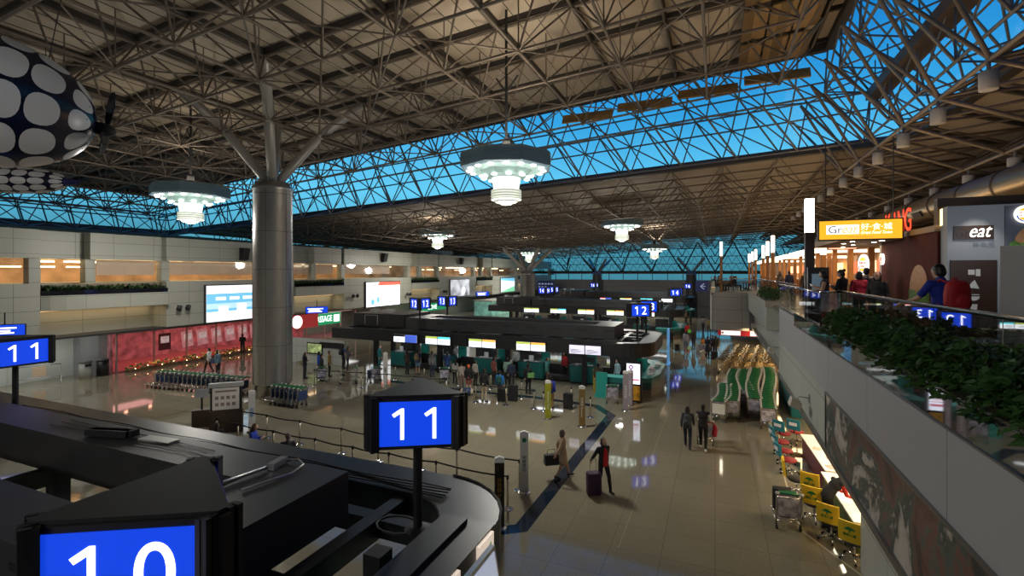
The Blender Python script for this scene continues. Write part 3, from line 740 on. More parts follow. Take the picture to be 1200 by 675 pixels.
for k, x in enumerate((-7., -10.4, -14, -17.6)):
    dup(d, (x, 56.4+22.1, 0), 0, 'distant teal check-in desk of the last island, ' + ['right end', 'second from right', 'third from right', 'fourth from right'][k], 'check-in desks of the last island')
# service islands: back walls and cabinets under the canopies
for k, (yc, nm) in enumerate(((29.35, 'second'), (54.2, 'third'), (79.1, 'last'), (4.45, 'nearest'))):
    r = thing('equipment_cabinet', 'row of dark equipment cabinets down the middle under the %s canopy' % nm, 'cabinet', (0, yc+.9, 0))
    for q in range(6):
        t = MB(); t.bx(-21.5+3.1*q, -20.2+3.1*q, -.3, .3, 0, 1.7); c_ = t.build('cabinet', DGREY, r)
        t = MB(); t.bx(-19.9+3.1*q, -19.3+3.1*q, -.1, .1, .6, 1.55); each(t, 'teal_screen_', BLACK2, c_) if 0 else t.build('teal_screen', TEALL, c_)
# round-ended information counter at the right end of each island
def info(yc, label):
    r = thing('service_counter', label, 'service counter', (0, yc, 0))
    P = [(-5.6, -2.9), (-4.3, -2.9), (-3.2, -2.2), (-2.9, -1.0), (-2.9, 2.0), (-3.4, 3.0), (-4.2, 3.3), (-5.4, 3.3)]
    Q = [(-5.6, -2.2), (-4.5, -2.2), (-3.9, -1.8), (-3.7, -.8), (-3.7, 1.7), (-4., 2.4), (-4.6, 2.6), (-5.4, 2.6)]
    def ring(z0, z1, e=0.):
        t = MB(); n = len(P)
        pp = [(x+(e if x > -5 else 0), y+(e if y > 0 else -e)) for x, y in P]
        for i in range(n-1):
            t.quad((*pp[i], z0), (*pp[i+1], z0), (*pp[i+1], z1), (*pp[i], z1)); t.quad((*Q[i], z0), (*Q[i+1], z0), (*Q[i+1], z1), (*Q[i], z1))
            t.quad((*pp[i], z1), (*pp[i+1], z1), (*Q[i+1], z1), (*Q[i], z1)); t.quad((*pp[i], z0), (*pp[i+1], z0), (*Q[i+1], z0), (*Q[i], z0))
        for i in (0, n-1): t.quad((*pp[i], z0), (*Q[i], z0), (*Q[i], z1), (*pp[i], z1))
        return t
    ring(0, .42).build('base', mat('brown_plinth', (.10, .075, .055), .35), r)
    ring(.42, .80, .015).build('lower_panel', mat('deep_teal', (.01, .05, .055), .3), r); ring(.80, 1.05, .03).build('upper_panel', TEAL, r)
    ring(1.05, 1.09, .06).build('counter_top', TEALL, r)
    t = MB(); rnd = random.Random(int(yc))
    for q in range(9):
        y = -1.6+.45*q; t.box((-3.35+rnd.uniform(-.15, .15), y, 1.10+.01*q), (.22, .3, .02+.1*(q % 3 == 0)), rnd.uniform(-.5, .5))
    each(t, 'leaflet', WHITE, r)
    return r
info(29.35, 'rounded teal service counter at the right end of the second island')
info(54.2, 'rounded teal service counter at the right end of the third island')
info(79.1, 'small rounded teal counter at the right end of the distant island')
info(4.45, 'service counter under the rounded end of the nearest canopy')
# digital kiosk, teal board and olive panel at the corner of the second island
r = thing('digital_kiosk', 'upright digital sign with lit pink and white screen at the corner of the second island', 'kiosk', (-3.95, 25.95, 0), .0)
t = MB(); t.bx(-.42, .42, -.12, .12, 0, 2.1); t.build('cabinet', BLACK2, r)
t = MB(); t.bx(-.34, .34, -.135, -.12, .95, 2.0); s_ = t.build('screen', mat('kiosk_screen', (.78, .82, .95), .3, emit=1.7), r)
t = MB(); t.cyl((-.12, -.137, 1.82), (-.12, -.14, 1.82), .12, n=16); t.build('emblem', mat('kiosk_purple', (.25, .03, .3), .4, emit=.6), s_)
t = MB(); t.cyl((-.12, -.141, 1.82), (-.12, -.143, 1.82), .055, n=12); t.build('emblem', MATS['kiosk_screen'], s_)
t = MB(); t.bx(-.3, .3, -.14, -.136, 1.12, 1.22)
for q in range(3): t.bx(-.28, .28-.06*q, -.14, -.136, 1.3+.1*q, 1.33+.1*q)
each(t, 'text_line', mat('kiosk_pink', (.85, .25, .35), .4, emit=.7), s_)
t = MB(); t.bx(-.34, .34, -.13, -.12, .1, .85); t.build('poster', mat('kiosk_amber', (.5, .26, .02), .4, emit=.12, vary=.6, vscale=4), r)
t = MB(); t.bx(-.1, .5, -.03, .03, .18, 1.35); t.bx(-.15, .55, -.2, .2, 0, .18)
o = tag(t.build('notice_board', TEALL, None, (-5.9, 26.2, 0)), 'free-standing teal board left of the digital kiosk', 'notice board')
t = MB(); t.bx(-.06, .06, -.3, .3, 0, 1.25); t.bx(-.08, .08, -.33, .33, 1.25, 1.3)
o = tag(t.build('olive_partition', mat('olive_board', (.30, .25, .04), .5), None, (-6.3, 27.3, 0)), 'olive-yellow partition panel beside the rightmost desk of the second island', 'partition')
t = MB(); t.bx(-.05, .05, -.6, .6, 0.05, 2.6); t.bx(-.12, .12, -.65, .65, 0, .05)
o = tag(t.build('blue_banner', mat('banner_blue', (.12, .36, .75), .4, emit=.45, vary=.4, vscale=2), None, (-3.2, 37.6, 0)), 'tall glowing blue banner panel behind the second island, edge on', 'banner')
# ================================================================ right-hand mezzanine
MIRROR = mat('dark_mirror_strip', (.30, .30, .31), .03, .9)
GRAN = mat('speckled_granite', (.09, .075, .06), .15, vary=.9, vscale=60)
mb = MB()
mb.bx(2.4, 2.75, -12, 18.2, 4.0, 5.07); mb.bx(2.42, 2.75, 18.2, 22.5, 4.0, 5.36); struct(mb, 'wall_right', GREYP)
mb = MB(); mb.bx(2.41, 2.8, 13.3, 22.5, 2.7, 4.0); mb.bx(2.75, 3.1, 22.5, 41.2, 2.75, 4.0); mb.bx(2.94, 3.1, 22.5, 41.2, 4.0, 5.0)
for o in each(mb, 'wall_right', PALEG): o['kind'] = 'structure'
mb = MB(); mb.bx(2.385, 2.41, -12, 18.2, 5.07, 5.46); struct(mb, 'trim_11', MIRROR)
mb = MB(); mb.bx(2.37, 2.55, -12, 18.2, 5.455, 5.48); mb.bx(2.38, 2.6, 18.2, 22.5, 5.36, 5.42); struct(mb, 'trim_12', GRAN)
mb = MB(); mb.bx(2.37, 2.42, -12, 18.25, 5.05, 5.075); mb.bx(2.36, 2.42, -12, 13.3, 3.97, 4.01); mb.bx(2.34, 2.44, -12, 22.5, 2.6, 2.72); mb.bx(2.37, 2.42, 13.26, 13.32, 2.7, 4.0); struct(mb, 'trim_13', mat('panel_trim_metal', (.16, .15, .13), .35, .5))  # metal trim strips along the panel and mural edges
# long abstract ink mural
def mural_mat():
    m = bpy.data.materials.new('ink_mural'); m.use_nodes = True; nt = m.node_tree; b = nt.nodes['Principled BSDF']
    tc = nt.nodes.new('ShaderNodeTexCoord'); mp = nt.nodes.new('ShaderNodeMapping'); mp.inputs['Scale'].default_value = (1, .75, .8)
    n = nt.nodes.new('ShaderNodeTexNoise'); n.inputs['Scale'].default_value = .85; n.inputs['Detail'].default_value = 7; n.inputs['Distortion'].default_value = .9; n.inputs['Roughness'].default_value = .62
    n2 = nt.nodes.new('ShaderNodeTexNoise'); n2.inputs['Scale'].default_value = 9; n2.inputs['Detail'].default_value = 5
    sp = nt.nodes.new('ShaderNodeSeparateXYZ'); ma = nt.nodes.new('ShaderNodeMath'); ma.operation = 'MULTIPLY_ADD'; ma.inputs[1].default_value = -.02; ma.inputs[2].default_value = .09
    ad = nt.nodes.new('ShaderNodeMath'); ad.operation = 'ADD'; ad2 = nt.nodes.new('ShaderNodeMath'); ad2.operation = 'MULTIPLY_ADD'; ad2.inputs[1].default_value = .12
    r = nt.nodes.new('ShaderNodeValToRGB'); e = r.color_ramp.elements
    e[0].position = .36; e[0].color = (.006, .012, .014, 1); e[1].position = .78; e[1].color = (.55, .52, .47, 1)
    for p, c in ((.45, (.012, .02, .02)), (.50, (.10, .042, .034)), (.545, (.15, .062, .05)), (.575, (.06, .10, .085)), (.62, (.02, .03, .03)), (.67, (.42, .38, .33))):
        x = e.new(p); x.color = (*c, 1)
    nt.links.new(tc.outputs['Object'], mp.inputs[0]); nt.links.new(mp.outputs[0], n.inputs['Vector']); nt.links.new(tc.outputs['Object'], n2.inputs['Vector'])
    nt.links.new(tc.outputs['Object'], sp.inputs[0]); nt.links.new(sp.outputs[2], ma.inputs[0]); nt.links.new(n.outputs['Fac'], ad.inputs[0]); nt.links.new(ma.outputs[0], ad.inputs[1])
    nt.links.new(n2.outputs['Fac'], ad2.inputs[0]); nt.links.new(ad.outputs[0], ad2.inputs[2]); nt.links.new(ad2.outputs[0], r.inputs[0])
    nt.links.new(r.outputs[0], b.inputs['Base Color']); b.inputs['Roughness'].default_value = .35
    return m
t = MB(); t.bx(2.39, 2.5, -10, 13.26, 2.72, 3.97)
tag(t.build('wall_mural', mural_mat()), 'long abstract ink mural of black, white and rust brushstrokes on the right wall', 'mural')
mb = MB(); mb.bx(2.6, 24, -12, 100, 5.0, 5.2); mb.bx(-.3, 3, 41.2, 56, 5.0, 5.2); mb.bx(2.5, 24, -12, 41, 2.6, 2.75); struct(mb, 'floor', mat('mezzanine_floor', (.16, .13, .10), .25, vary=.1))
mb = MB(); mb.bx(24, 24.3, -13, 104, 0, 14); struct(mb, 'wall_right', mat('dark_brown_wall', (.10, .075, .055), .7))
# projecting bay at the far end
mb = MB()
bay = [(2.4, 41), (.1, 41), (-.22, 41.15), (-.36, 41.5), (-.36, 56), (2.4, 56)]
mb.prism(bay, 2.3, 5.22); struct(mb, 'wall_bay', panel_mat('bay_panels', (.40, .395, .37), 1.95, .97))
# box planter
r = thing('box_planter', 'long cream box planter running along the mezzanine edge toward the bay', 'planter', (2.3, 26.3, 4.0))
t = MB(); t.bx(0, .62, 0, 14.5, 0, 1.12); t.build('body', PALEG, r)
t = MB(); t.bx(-.06, .63, -.06, 14.5, 1.12, 1.4); t.build('rim', mat('planter_rim', (.36, .33, .28), .5), r)
# shrubs
LEAF = mat('shrub_leaf', (.035, .10, .02), .5, vary=.5, vscale=3)
def shrub(name, label, group, n, rx, ry, h, seed, lw=.05, ll=.16):
    rnd = random.Random(seed); r = thing(name, label, 'plant', (0, 0, 0), 0, group)
    t = MB()
    for q in range(7):
        a = rnd.uniform(0, 6.3); t.tube([(0, 0, 0), (.3*rx*math.cos(a), .3*ry*math.sin(a), h*.45), (.7*rx*math.cos(a), .7*ry*math.sin(a), h*.8)], [.012, .008, .004], 4)
    each(t, 'stem', mat('stem', (.06, .05, .02), .7), r)
    t = MB()
    for q in range(n):
        a, u = rnd.uniform(0, 6.3), rnd.random()**.5; z = rnd.uniform(.1, 1)
        k = math.sqrt(max(.05, 1-(z*.9)**2)); c = V((rx*u*k*math.cos(a), ry*u*k*math.sin(a), h*z))
        d = V((math.cos(a)+rnd.uniform(-.8, .8), math.sin(a)+rnd.uniform(-.8, .8), rnd.uniform(-.5, .7))).normalized(); s = d.cross(V((rnd.uniform(-1, 1), rnd.uniform(-1, 1), 1))).normalized()
        L = ll*rnd.uniform(.6, 1.3); w = lw*rnd.uniform(.7, 1.3); up = V((0, 0, -.25*L))
        t.add([c, c+d*L*.5+s*w, c+d*L+up, c+d*L*.5-s*w], [(0, 1, 2), (0, 2, 3)])
    o = t.build('foliage', LEAF, r, fix=False)
    return r
s0 = shrub('planter_shrub', 'dark green leafy shrub in the long planter below the glass rail', 'shrubs in the long planter below the glass rail', 760, .42, .55, .62, 1, .036, .115)
s0.location = (2.72, 13.2, 5.3)
s1_ = shrub('planter_shrub', 'dark green leafy shrub in the long planter below the glass rail', 'shrubs in the long planter below the glass rail', 760, .4, .6, .72, 2, .036, .115)
s1_.location = (2.72, 12.4, 5.3)
for k in range(2, 19): dup(s0 if k % 2 else s1_, (2.72+random.uniform(-.06, .06), 13.2-.8*k, 5.3), random.uniform(-.35, .35)+(PI if k % 3 else 0))
mb = MB(); mb.bx(2.5, 3.0, -12, 14.0, 5.1, 5.36); struct(mb, 'trim_14', mat('soil', (.02, .014, .01), .9, vary=.4, vscale=20))
h0 = None
for k in range(5):
    lab = 'clipped hedge plant in the box planter beside the far glass railing'
    if k == 0: h0 = shrub('hedge_plant', lab, 'hedge in the box planter', 380, .34, .8, .6, 9, .04, .1); h0.location = (2.72, 27.2, 5.35)
    else: dup(h0, (2.72, 27.2+1.4*k, 5.35), PI*(k % 2))
# glass railings
HAND = mat('handrail', (.55, .55, .56), .18, 1.)
def railing(pts, z0, z1, label, pane=1.9):
    r = thing('glass_railing', label, 'railing', (*pts[0], z0))
    o = V((*pts[0], z0))
    P = [V((*p, 0))-V((o.x, o.y, 0)) for p in pts]; H = z1-z0
    for a, b in zip(P, P[1:]):
        L = (b-a).length; n = max(1, round(L/pane)); d = (b-a).normalized(); nrm = V((-d.y, d.x, 0))*.006
        for k in range(n):
            p, q = a+d*(L*k/n+.012), a+d*(L*(k+1)/n-.012)
            t = MB(); t.add([p-nrm, q-nrm, q-nrm+V((0, 0, H)), p-nrm+V((0, 0, H))], [(0, 1, 2, 3)])
            t.build('glass_pane', GLASSR, r)
    t = MB(); t.smooth = True
    for a, b in zip(P, P[1:]): t.bar(a+V((0, 0, H+.02)), b+V((0, 0, H+.02)), .085, .05)
    t.smooth = False
    t.build('handrail', HAND, r)
    return r
railing([(3.0, -6), (3.0, 14.75), (2.42, 14.1)], 5.2, 6.28, 'nearest glass railing with steel handrail above the shrubs, right side of the picture')
railing([(2.42, 14.16), (2.42, 22.4)], 5.42, 6.28, 'glass railing section on the granite ledge, beside the dark lamp post', 2.1)
railing([(3.0, 22.4), (3.0, 41), (2.4, 41.1)], 5.2, 6.28, 'far glass railing behind the box planter')
railing([(2.4, 41.1), (0, 41.1), (-.3, 41.5), (-.3, 56)], 5.22, 6.28, 'glass railing round the projecting bay')
# wall-mounted floodlights
for k, y in enumerate((15.5, 25.4, 36.6)):
    x = 2.41 if k == 0 else 2.75
    r = thing('wall_floodlight', ['nearest box floodlight on a bracket arm, just left of the mural', 'middle box floodlight on a bracket arm, under the box planter', 'farthest floodlight, beside the bay'][k], 'floodlight', (x, y, 3.2))
    t = MB(); t.smooth = True; t.tube([(0, 0, .12), (-.25, 0, .14), (-.33, 0, .05)], .02, 6); t.smooth = False; t.bx(-.03, 0, -.08, .08, 0, .22); t.build('bracket', BRUSH, r)
    t = MB(); M3 = Matrix.Rotation(.35, 3, 'Y'); t.box((-.36, 0, -.06), (.26, .42, .18), M=M3); t.box((-.36, 0, .05), (.2, .34, .08), M=M3); t.build('lamp_box', mat('flood_body', (.5, .46, .38), .5), r)
    t = MB(); t.box((-.36, 0, -.155), (.22, .38, .02), M=M3); t.build('lens', mat('flood_lens', (.6, .58, .5), .15), r)
# ---------------------------------------------------------------- lamp posts of the food court
LITP = mat('post_lamp_white', (1, .88, .68), .4, emit=7.)
WOODO = mat('orange_timber', (.42, .19, .06), .5, vary=.15)
POST = mat('post_dark', (.06, .045, .035), .5)
def lamp_post(x, y, label, m, w=.24, ztop=9.2):
    r = thing('lamp_post', label, 'lamp post', (x, y, 5.2), 0)
    t = MB(); t.bx(-w/2, w/2, -w/2, w/2, 0, ztop-5.2-1.1); t.build('post', m, r)
    t = MB(); t.bx(-w/2+.01, w/2-.01, -w/2+.01, w/2-.01, ztop-5.2-1.1, ztop-5.2); t.build('light_head', LITP, r)
    t = MB(); t.bx(-w/2-.01, w/2+.01, -w/2-.01, w/2+.01, ztop-5.2, ztop-5.18); t.build('cap', m, r)
    return r
lamp_post(2.85, 18.4, 'nearest lamp post, dark square post with a glowing white top', POST, .26)
lamp_post(.45, 42., 'lamp post standing alone on the projecting bay', WOODO, .2)
for k, (x, y) in enumerate(((3.5, 36), (3.8, 42.8), (4., 49), (3.95, 57), (4.05, 63.5), (4.1, 70))):
    lamp_post(x, y, 'timber lamp post in the receding row, ' + ['first beyond the dark post', 'second beyond the dark post', 'third beyond the dark post', 'fourth beyond the dark post', 'fifth beyond the dark post', 'last and smallest'][k], WOODO, .22)
lamp_post(5.1, 29, 'timber lamp post standing among the food stalls, behind the dark post', WOODO, .24, 8.8)
# ---------------------------------------------------------------- food stalls
STALLW = mat('stall_timber', (.40, .20, .08), .5, vary=.25, vscale=2)
FASC = mat('lit_fascia', (1, .80, .52), .4, emit=4.)
mb = MB(); mb.bx(9, 9.2, 19.6, 100, 5.2, 8.1); struct(mb, 'wall_stalls', mat('stall_wall_glow', (.55, .30, .12), .6, emit=.25, vary=.6, vscale=1.2))  # back wall glows by itself, warm stall light put into its colour
stn = ['first lit food stall with timber posts beyond the round-logo shop', 'second lit food stall, white lit edge over its counter', 'third lit food stall farther along the mezzanine', 'fourth lit food stall near the far end']
for k, (ya, yb) in enumerate(((22.5, 29), (30, 40), (42, 54), (56, 72))):
    r = thing('food_stall', stn[k], 'food stall', (5.6, ya, 5.2)); L = yb-ya
    t = MB(); t.bx(0, .7, .3, L-.3, 0, 1.05); t.build('counter', STALLW, r)
    t = MB(); t.bx(-.06, .76, .25, L-.25, 1.05, 1.1); t.build('counter_top', mat('pale_top', (.6, .5, .38), .3), r)
    t = MB(); t.bx(-.6, 3.2, -.2, L+.2, 2.75, 2.95); t.build('canopy', STALLW, r)
    t = MB(); t.bx(-.66, -.6, -.2, L+.2, 2.62, 2.95); t.bx(-.6, 3.2, -.26, -.2, 2.62, 2.95); each(t, 'lit_fascia', FASC, r)
    for q in range(int(L/3.2)+1):
        t = MB(); t.bx(-.1, .1, .2+3.1*q, .4+3.1*q, 0, 2.75); t.build('timber_post', WOODO, r)
    for q in range(int(L/2)):
        t = MB(); t.bx(3.1, 3.15, .5+2*q, 2.2+2*q, 1.5, 2.3); t.build('menu_board', [WARMS, mat('menu_red', (.8, .2, .08), .5, emit=.7), mat('menu_cream', (.9, .75, .5), .5, emit=1.)][q % 3], r)
    area('stall_roof_fill', (6.4, (ya+yb)/2, 8.3), 1.2, 130, (1, .66, .32), (PI, 0, 0), sy=L*.8)  # added upward light above the stall canopy, warms the right-hand roof
    area('stall_light', (6.6, (ya+yb)/2, 7.85), 1.6, 16*L, (1, .68, .34), sy=L*.9)
t = MB(); t.bx(-.55, .55, -.06, .06, -.25, .25); r = thing('hanging_sign', 'small tilted pink-lit sign hanging over the first food stall', 'sign', (5.0, 24.5, 8.0), 0)
t.build('box', STALLW, r); t = MB(); t.bx(-.5, .5, -.07, -.06, -.2, .2); t.build('face', mat('pink_sign', (.95, .45, .32), .5, emit=1.5), r)
# shop with the round logo: wall, soffit with downlights, fascia, letters
BKW = mat('burgundy_timber', (.11, .030, .024), .75, spec=.15, vary=.15, vscale=3)
mb = MB(); mb.bx(5.0, 5.2, 14.9, 19.2, 5.2, 7.8); struct(mb, 'wall_shop', BKW)
mb = MB(); mb.bx(5.0, 9, 19.2, 19.4, 5.2, 7.8); struct(mb, 'wall_shop', mat('grey_pillar', (.28, .27, .25), .4))
mb = MB(); mb.bx(4.95, 9, 14.9, 17.3, 7.8, 7.95); mb.bx(3.5, 9, 17.3, 22.4, 7.75, 7.95); struct(mb, 'ceiling', mat('stall_soffit', (.42, .30, .2), .6))
mb = MB(); mb.bx(5.0, 9, 14.9, 15.1, 7.95, 8.6); mb.bx(3.5, 3.6, 17.3, 22.4, 7.95, 8.05); struct(mb, 'trim_15', mat('brown_fascia', (.045, .028, .02), .5))
for k, (x, y) in enumerate(((4.6, 17.6), (3.9, 17.8), (4.6, 18.4), (3.9, 18.9), (4.4, 20), (4.4, 21.4))):
    r = thing('downlight', 'small recessed downlight in the shop soffit, ' + ['nearest', 'second from the near end', 'third from the near end', 'third from the far end', 'second from the far end', 'farthest'][k], 'downlight', (x, y, 7.74))
    t = MB(); t.lathe([(.09, 0), (.09, .012)], n=12); t.build('rim', WHITE, r); t = MB(); t.lathe([(.065, -.004), (.065, .0)], n=12); t.build('lens', WHITEL, r)
for y in (15.6, 17.2, 18.6):
    l = bpy.data.lights.new('wall_washer', 'SPOT'); l.energy = 60; l.color = (1, .55, .45); l.spot_size = 1.0; l.spot_blend = .8; l.shadow_soft_size = .05
    o = bpy.data.objects.new('wall_washer', l); COL.objects.link(o); o.location = (4.6, y, 7.75); o.rotation_euler = (0, .28, 0)
area('soffit_glow', (4.4, 20.5, 7.7), 1., 26, (1, .7, .4), sy=3)
# burger picture on the wall (flat print)
BUN = mat('print_bun', (.50, .24, .10), .5, emit=.05, vary=.2, vscale=9); SALAD = mat('print_salad', (.10, .22, .03), .5, emit=.05, vary=.7, vscale=14); TOM = mat('print_tomato', (.30, .03, .02), .5); MEAT = mat('print_meat', (.06, .03, .02), .5, vary=.4)
def burger_print(parent, w, h, axis):
    def pt(u, v, e): return {'x': (-.012-e, -u, v), 'y': (u, -.012-e, v)}[axis]
    def blob(pts, m, e, nm):
        t = MB(); t.add([pt(u*w, v*h, e) for u, v in pts], [tuple(range(len(pts)))]); t.build(nm, m, parent, fix=False)
    blob([(.5*math.cos(a), .42+.58*math.sin(a)) for a in [PI*k/14 for k in range(15)]], BUN, 0, 'bun')
    rnd = random.Random(5); top = [(-.52+1.04*k/16, .46+rnd.uniform(-.03, .05)) for k in range(17)]; bot = [(.54-1.08*k/16, .22+rnd.uniform(-.04, .04)) for k in range(17)]
    blob(top+bot, SALAD, .002, 'salad'); blob([(-.5, .24), (.5, .24), (.46, .13), (-.46, .13)], TOM, .003, 'tomato'); blob([(-.5, .14), (.5, .14), (.48, 0), (.3, -.03), (-.4, -.02)], MEAT, .004, 'patty')
r = thing('burger_poster', 'large print of a burger on the dark red shop wall', 'poster', (5.0, 16.05, 5.65)); burger_print(r, 1.35, 1.35, 'x')
# round shop logos
BKR = mat('logo_red', (.75, .03, .02), .4, emit=.7); BKY = mat('logo_yellow', (.95, .5, .05), .4, emit=1.); BKB = mat('logo_blue', (.02, .08, .45), .4, emit=.7); BKWH = mat('logo_white', (.95, .92, .85), .4, emit=1.6)
bake_text(['BURGER', 'KING'])
def round_logo(name, label, loc, rx, rz_, face, cat='sign'):
    r = thing(name, label, cat, loc, face)
    t = MB(); t.prism_y([(rx*math.cos(a), rz_*math.sin(a)) for a in [2*PI*k/28 for k in range(28)]], -.06, 0); t.build('disc', BKWH, r)
    for sg in (1, -1):
        t = MB(); t.prism_y([(rx*.62*math.cos(a), sg*rz_*(.36+.36*math.sin(a))) for a in [PI*k/12 for k in range(13)]], -.066, -.06); t.build('bun_half', BKY, r)
    t = MB(); n = 14
    pts = [(rx*.9*math.cos(a), rz_*.9*math.sin(a)) for a in [PI*1.05+PI*.75*k/n for k in range(n+1)]]+[(rx*.78*math.cos(a), rz_*.78*math.sin(a)) for a in [PI*1.05+PI*.75*k/n for k in range(n, -1, -1)]]
    t.prism_y(pts, -.066, -.06); t.build('blue_arc', BKB, r)
    text('BURGER', (0, -.068, rz_*.16), w=rx*1.25, h=rz_*.26, m=BKR, parent=r); text('KING', (0, -.068, -rz_*.16), w=rx*1.1, h=rz_*.26, m=BKR, parent=r)
    return r
round_logo('round_logo_sign', 'oval lit shop logo sign at the end of the dark red wall', (4.85, 20.5, 7.07), .30, .36, -PI/2+.25)
round_logo('round_logo_sign', 'small round logo on the dark red shop wall, high beside the oval logo sign', (4.98, 18.95, 7.22), .17, .18, -PI/2)
r = thing('red_letter_sign', 'large red standing letters partly hidden behind the yellow sign', 'sign', (5.15, 18.2, 7.97), -PI/2)
REDL = mat('red_letters', (.95, .04, .01), .4, emit=2.2)
bake_text(['K', 'I', 'N', 'G'])
for k, ch in enumerate('KING'): text(ch, (-.9+.58*k, 0, .36), w=.5 if ch != 'I' else .14, h=.66, m=REDL, parent=r, name='letter')
t = MB(); t.bx(-1.4, 1.4, -.03, .03, -.02, .03); t.build('rail', POST, r)
r = thing('lit_sign_box', 'small plain warm lit box on the brown fascia, right of the red letters', 'sign', (5.35, 15.0, 8.13))
t = MB(); t.bx(-.3, .3, -.25, 0, -.2, .2); t.build('box', mat('warm_box', (1, .72, .35), .4, emit=2.5), r)
# yellow hanging sign
r = thing('yellow_hanging_sign', 'long yellow lit sign with white lettering over the walkway', 'sign', (3.81, 16.7, 8.02))
r.scale = (.74, 1, .72)
YEL = mat('sign_yellow', (.80, .36, .015), .4, emit=1.25, ecol=(.9, .42, .02)); WHT = mat('sign_white_face', (.95, .92, .85), .4, emit=1.7)
t = MB(); t.bx(-1.38, 1.38, -.1, .1, -.42, .42); t.build('box', POST, r)
t = MB(); t.bx(-1.33, 1.33, -.115, -.1, -.37, .37); f_ = t.build('face', YEL, r)
t = MB(); t.bx(-1.1, -.02, -.12, -.115, -.17, .2); t.build('white_field', WHT, f_)
text('Gr', (-.8, -.124, .02), w=.46, h=.3, m=LINE, parent=f_); text('eat', (-.32, -.124, .0), w=.5, h=.26, m=YEL, parent=f_)
text('好‧食‧城', (.53, -.12, .11), w=.98, h=.26, m=WHT, parent=f_); text('Great Food Town', (.53, -.12, -.12), w=.98, h=.12, m=WHT, parent=f_)
t = MB()
for q in range(12): t.bx(-.4+.07*q, -.36+.07*q, -.12, -.115, -.3, -.28)
each(t, 'small_print', LINE, f_)
t = MB(); t.cyl((-1.1, 0, .42), (-1.1, 0, 3.6), .02); t.cyl((1.1, 0, .42), (1.1, 0, 3.6), .02); each(t, 'hanger', POST, r)
# grey sign wall with the food court name, brown icon panel and burger poster
SIGNW = mat('sign_wall_grey', (.34, .37, .41), .5)
mb = MB(); mb.bx(5.05, 9.5, 14.5, 14.85, 5.2, 8.35); struct(mb, 'wall_sign', SIGNW)
r = thing('food_court_nameplate', 'brown nameplate with lit script lettering on the grey wall', 'sign', (5.52, 14.5, 7.72))
t = MB(); t.bx(-.36, .36, -.03, 0, -.16, .16); t.build('plate', mat('plate_brown', (.045, .02, .012), .4), r)
text('Gr', (-.2, -.034, 0), w=.26, h=.2, m=mat('script_dark', (.02, .014, .01), .4), parent=r); text('eat', (.13, -.036, .01), w=.4, h=.24, m=WHT, parent=r)
text('好‧食‧城', (.18, -.02, -.27), w=.38, h=.13, m=LINE, parent=r)
r = thing('icon_panel', 'brown panel with a column of white food icons on the grey wall', 'sign', (5.52, 14.5, 6.3))
t = MB(); t.bx(-.42, .42, -.03, 0, -1., .78); t.build('panel', mat('panel_brown', (.045, .017, .009), .45), r)
t = MB()
for q, z in enumerate((.5, .22, -.06, -.34)):
    if q == 0: t.bx(-.1, .02, -.036, -.03, z-.06, z+.06); t.bx(.04, .12, -.036, -.03, z-.09, z+.07)
    if q == 1: t.prism_y([(-.1, z-.08), (.1, z-.1), (.02, z+.1), (-.04, z+.04)], -.036, -.03)
    if q == 2: t.prism_y([(.11*math.cos(PI+PI*k/8), z+.1*math.sin(PI+PI*k/8)) for k in range(9)], -.036, -.03); t.bx(-.1, .1, -.036, -.03, z+.03, z+.05)
    if q == 3: t.prism_y([(-.05, z-.1), (.05, z-.1), (.07, z+.1), (-.07, z+.1)], -.036, -.03)
each(t, 'icon', WHITE, r)
r = thing('burger_billboard', 'poster board with burger picture and round logo at the right edge', 'billboard', (6.75, 14.48, 7.15))
t = MB(); t.bx(-.68, .9, -.04, 0, -1.9, 1.15); t.build('board', mat('board_slate', (.12, .13, .17), .4), r)
g = bpy.data.objects.new('burger_picture', None); COL.objects.link(g); g.parent = r; g.location = (.06, -.03, -.1); 
bp = MB(); bp.bx(-.6, .75, -.05, -.04, -.2, .0); bp.build('red_tray', TOM, r)
bpy.data.objects.remove(g)
class _P: pass
hold = r
t = MB(); t.add([(.08+.62*math.cos(a), -.06, .30+.5*math.sin(a)) for a in [PI*k/14 for k in range(15)]], [tuple(range(15))]); t.build('bun', mat('print_bun_light', (.55, .28, .12), .5, vary=.2, vscale=9), r, fix=False)
rnd = random.Random(8)
t = MB(); t.add([(-.62+1.5*k/16, -.062, .32+rnd.uniform(-.04, .05)) for k in range(17)]+[(.88-1.5*k/16, -.062, .08+rnd.uniform(-.05, .05)) for k in range(17)], [tuple(range(34))]); t.build('salad', mat('print_salad_light', (.12, .28, .04), .5, vary=.7, vscale=14), r, fix=False)
text('漢堡王', (.25, -.05, .98), h=.2, m=BLACK2, parent=r)
round_logo('round_logo_sign', 'round logo printed on the burger poster board, rightmost of the logos', (6.4, 14.43, 8.1), .2, .2, 0)
for x in (5.55, 6.9):
    l = bpy.data.lights.new('picture_light', 'SPOT'); l.energy = 45; l.color = (1, .9, .75); l.spot_size = 1.1; l.spot_blend = .7; l.shadow_soft_size = .04
    o = bpy.data.objects.new('picture_light', l); COL.objects.link(o); o.location = (x, 13.9, 8.5); o.rotation_euler = (.38, 0, 0)
r = thing('display_cabinet', 'tall plain pale cabinet standing in front of the grey sign wall', 'cabinet', (4.3, 9.55, 5.2), -.62)
t = MB(); t.bx(-.3, .3, -.02, .5, 0.05, 1.95); t.build('body', mat('cabinet_pale', (.33, .34, .35), .45), r)
t = MB(); t.bx(-.32, .32, -.04, -.02, 0, 2.); t.build('front_panel', mat('cabinet_front', (.42, .42, .41), .4), r)
t = MB(); t.bx(-.3, .3, 0, .45, 0, .05); t.build('foot', BLACK2, r)
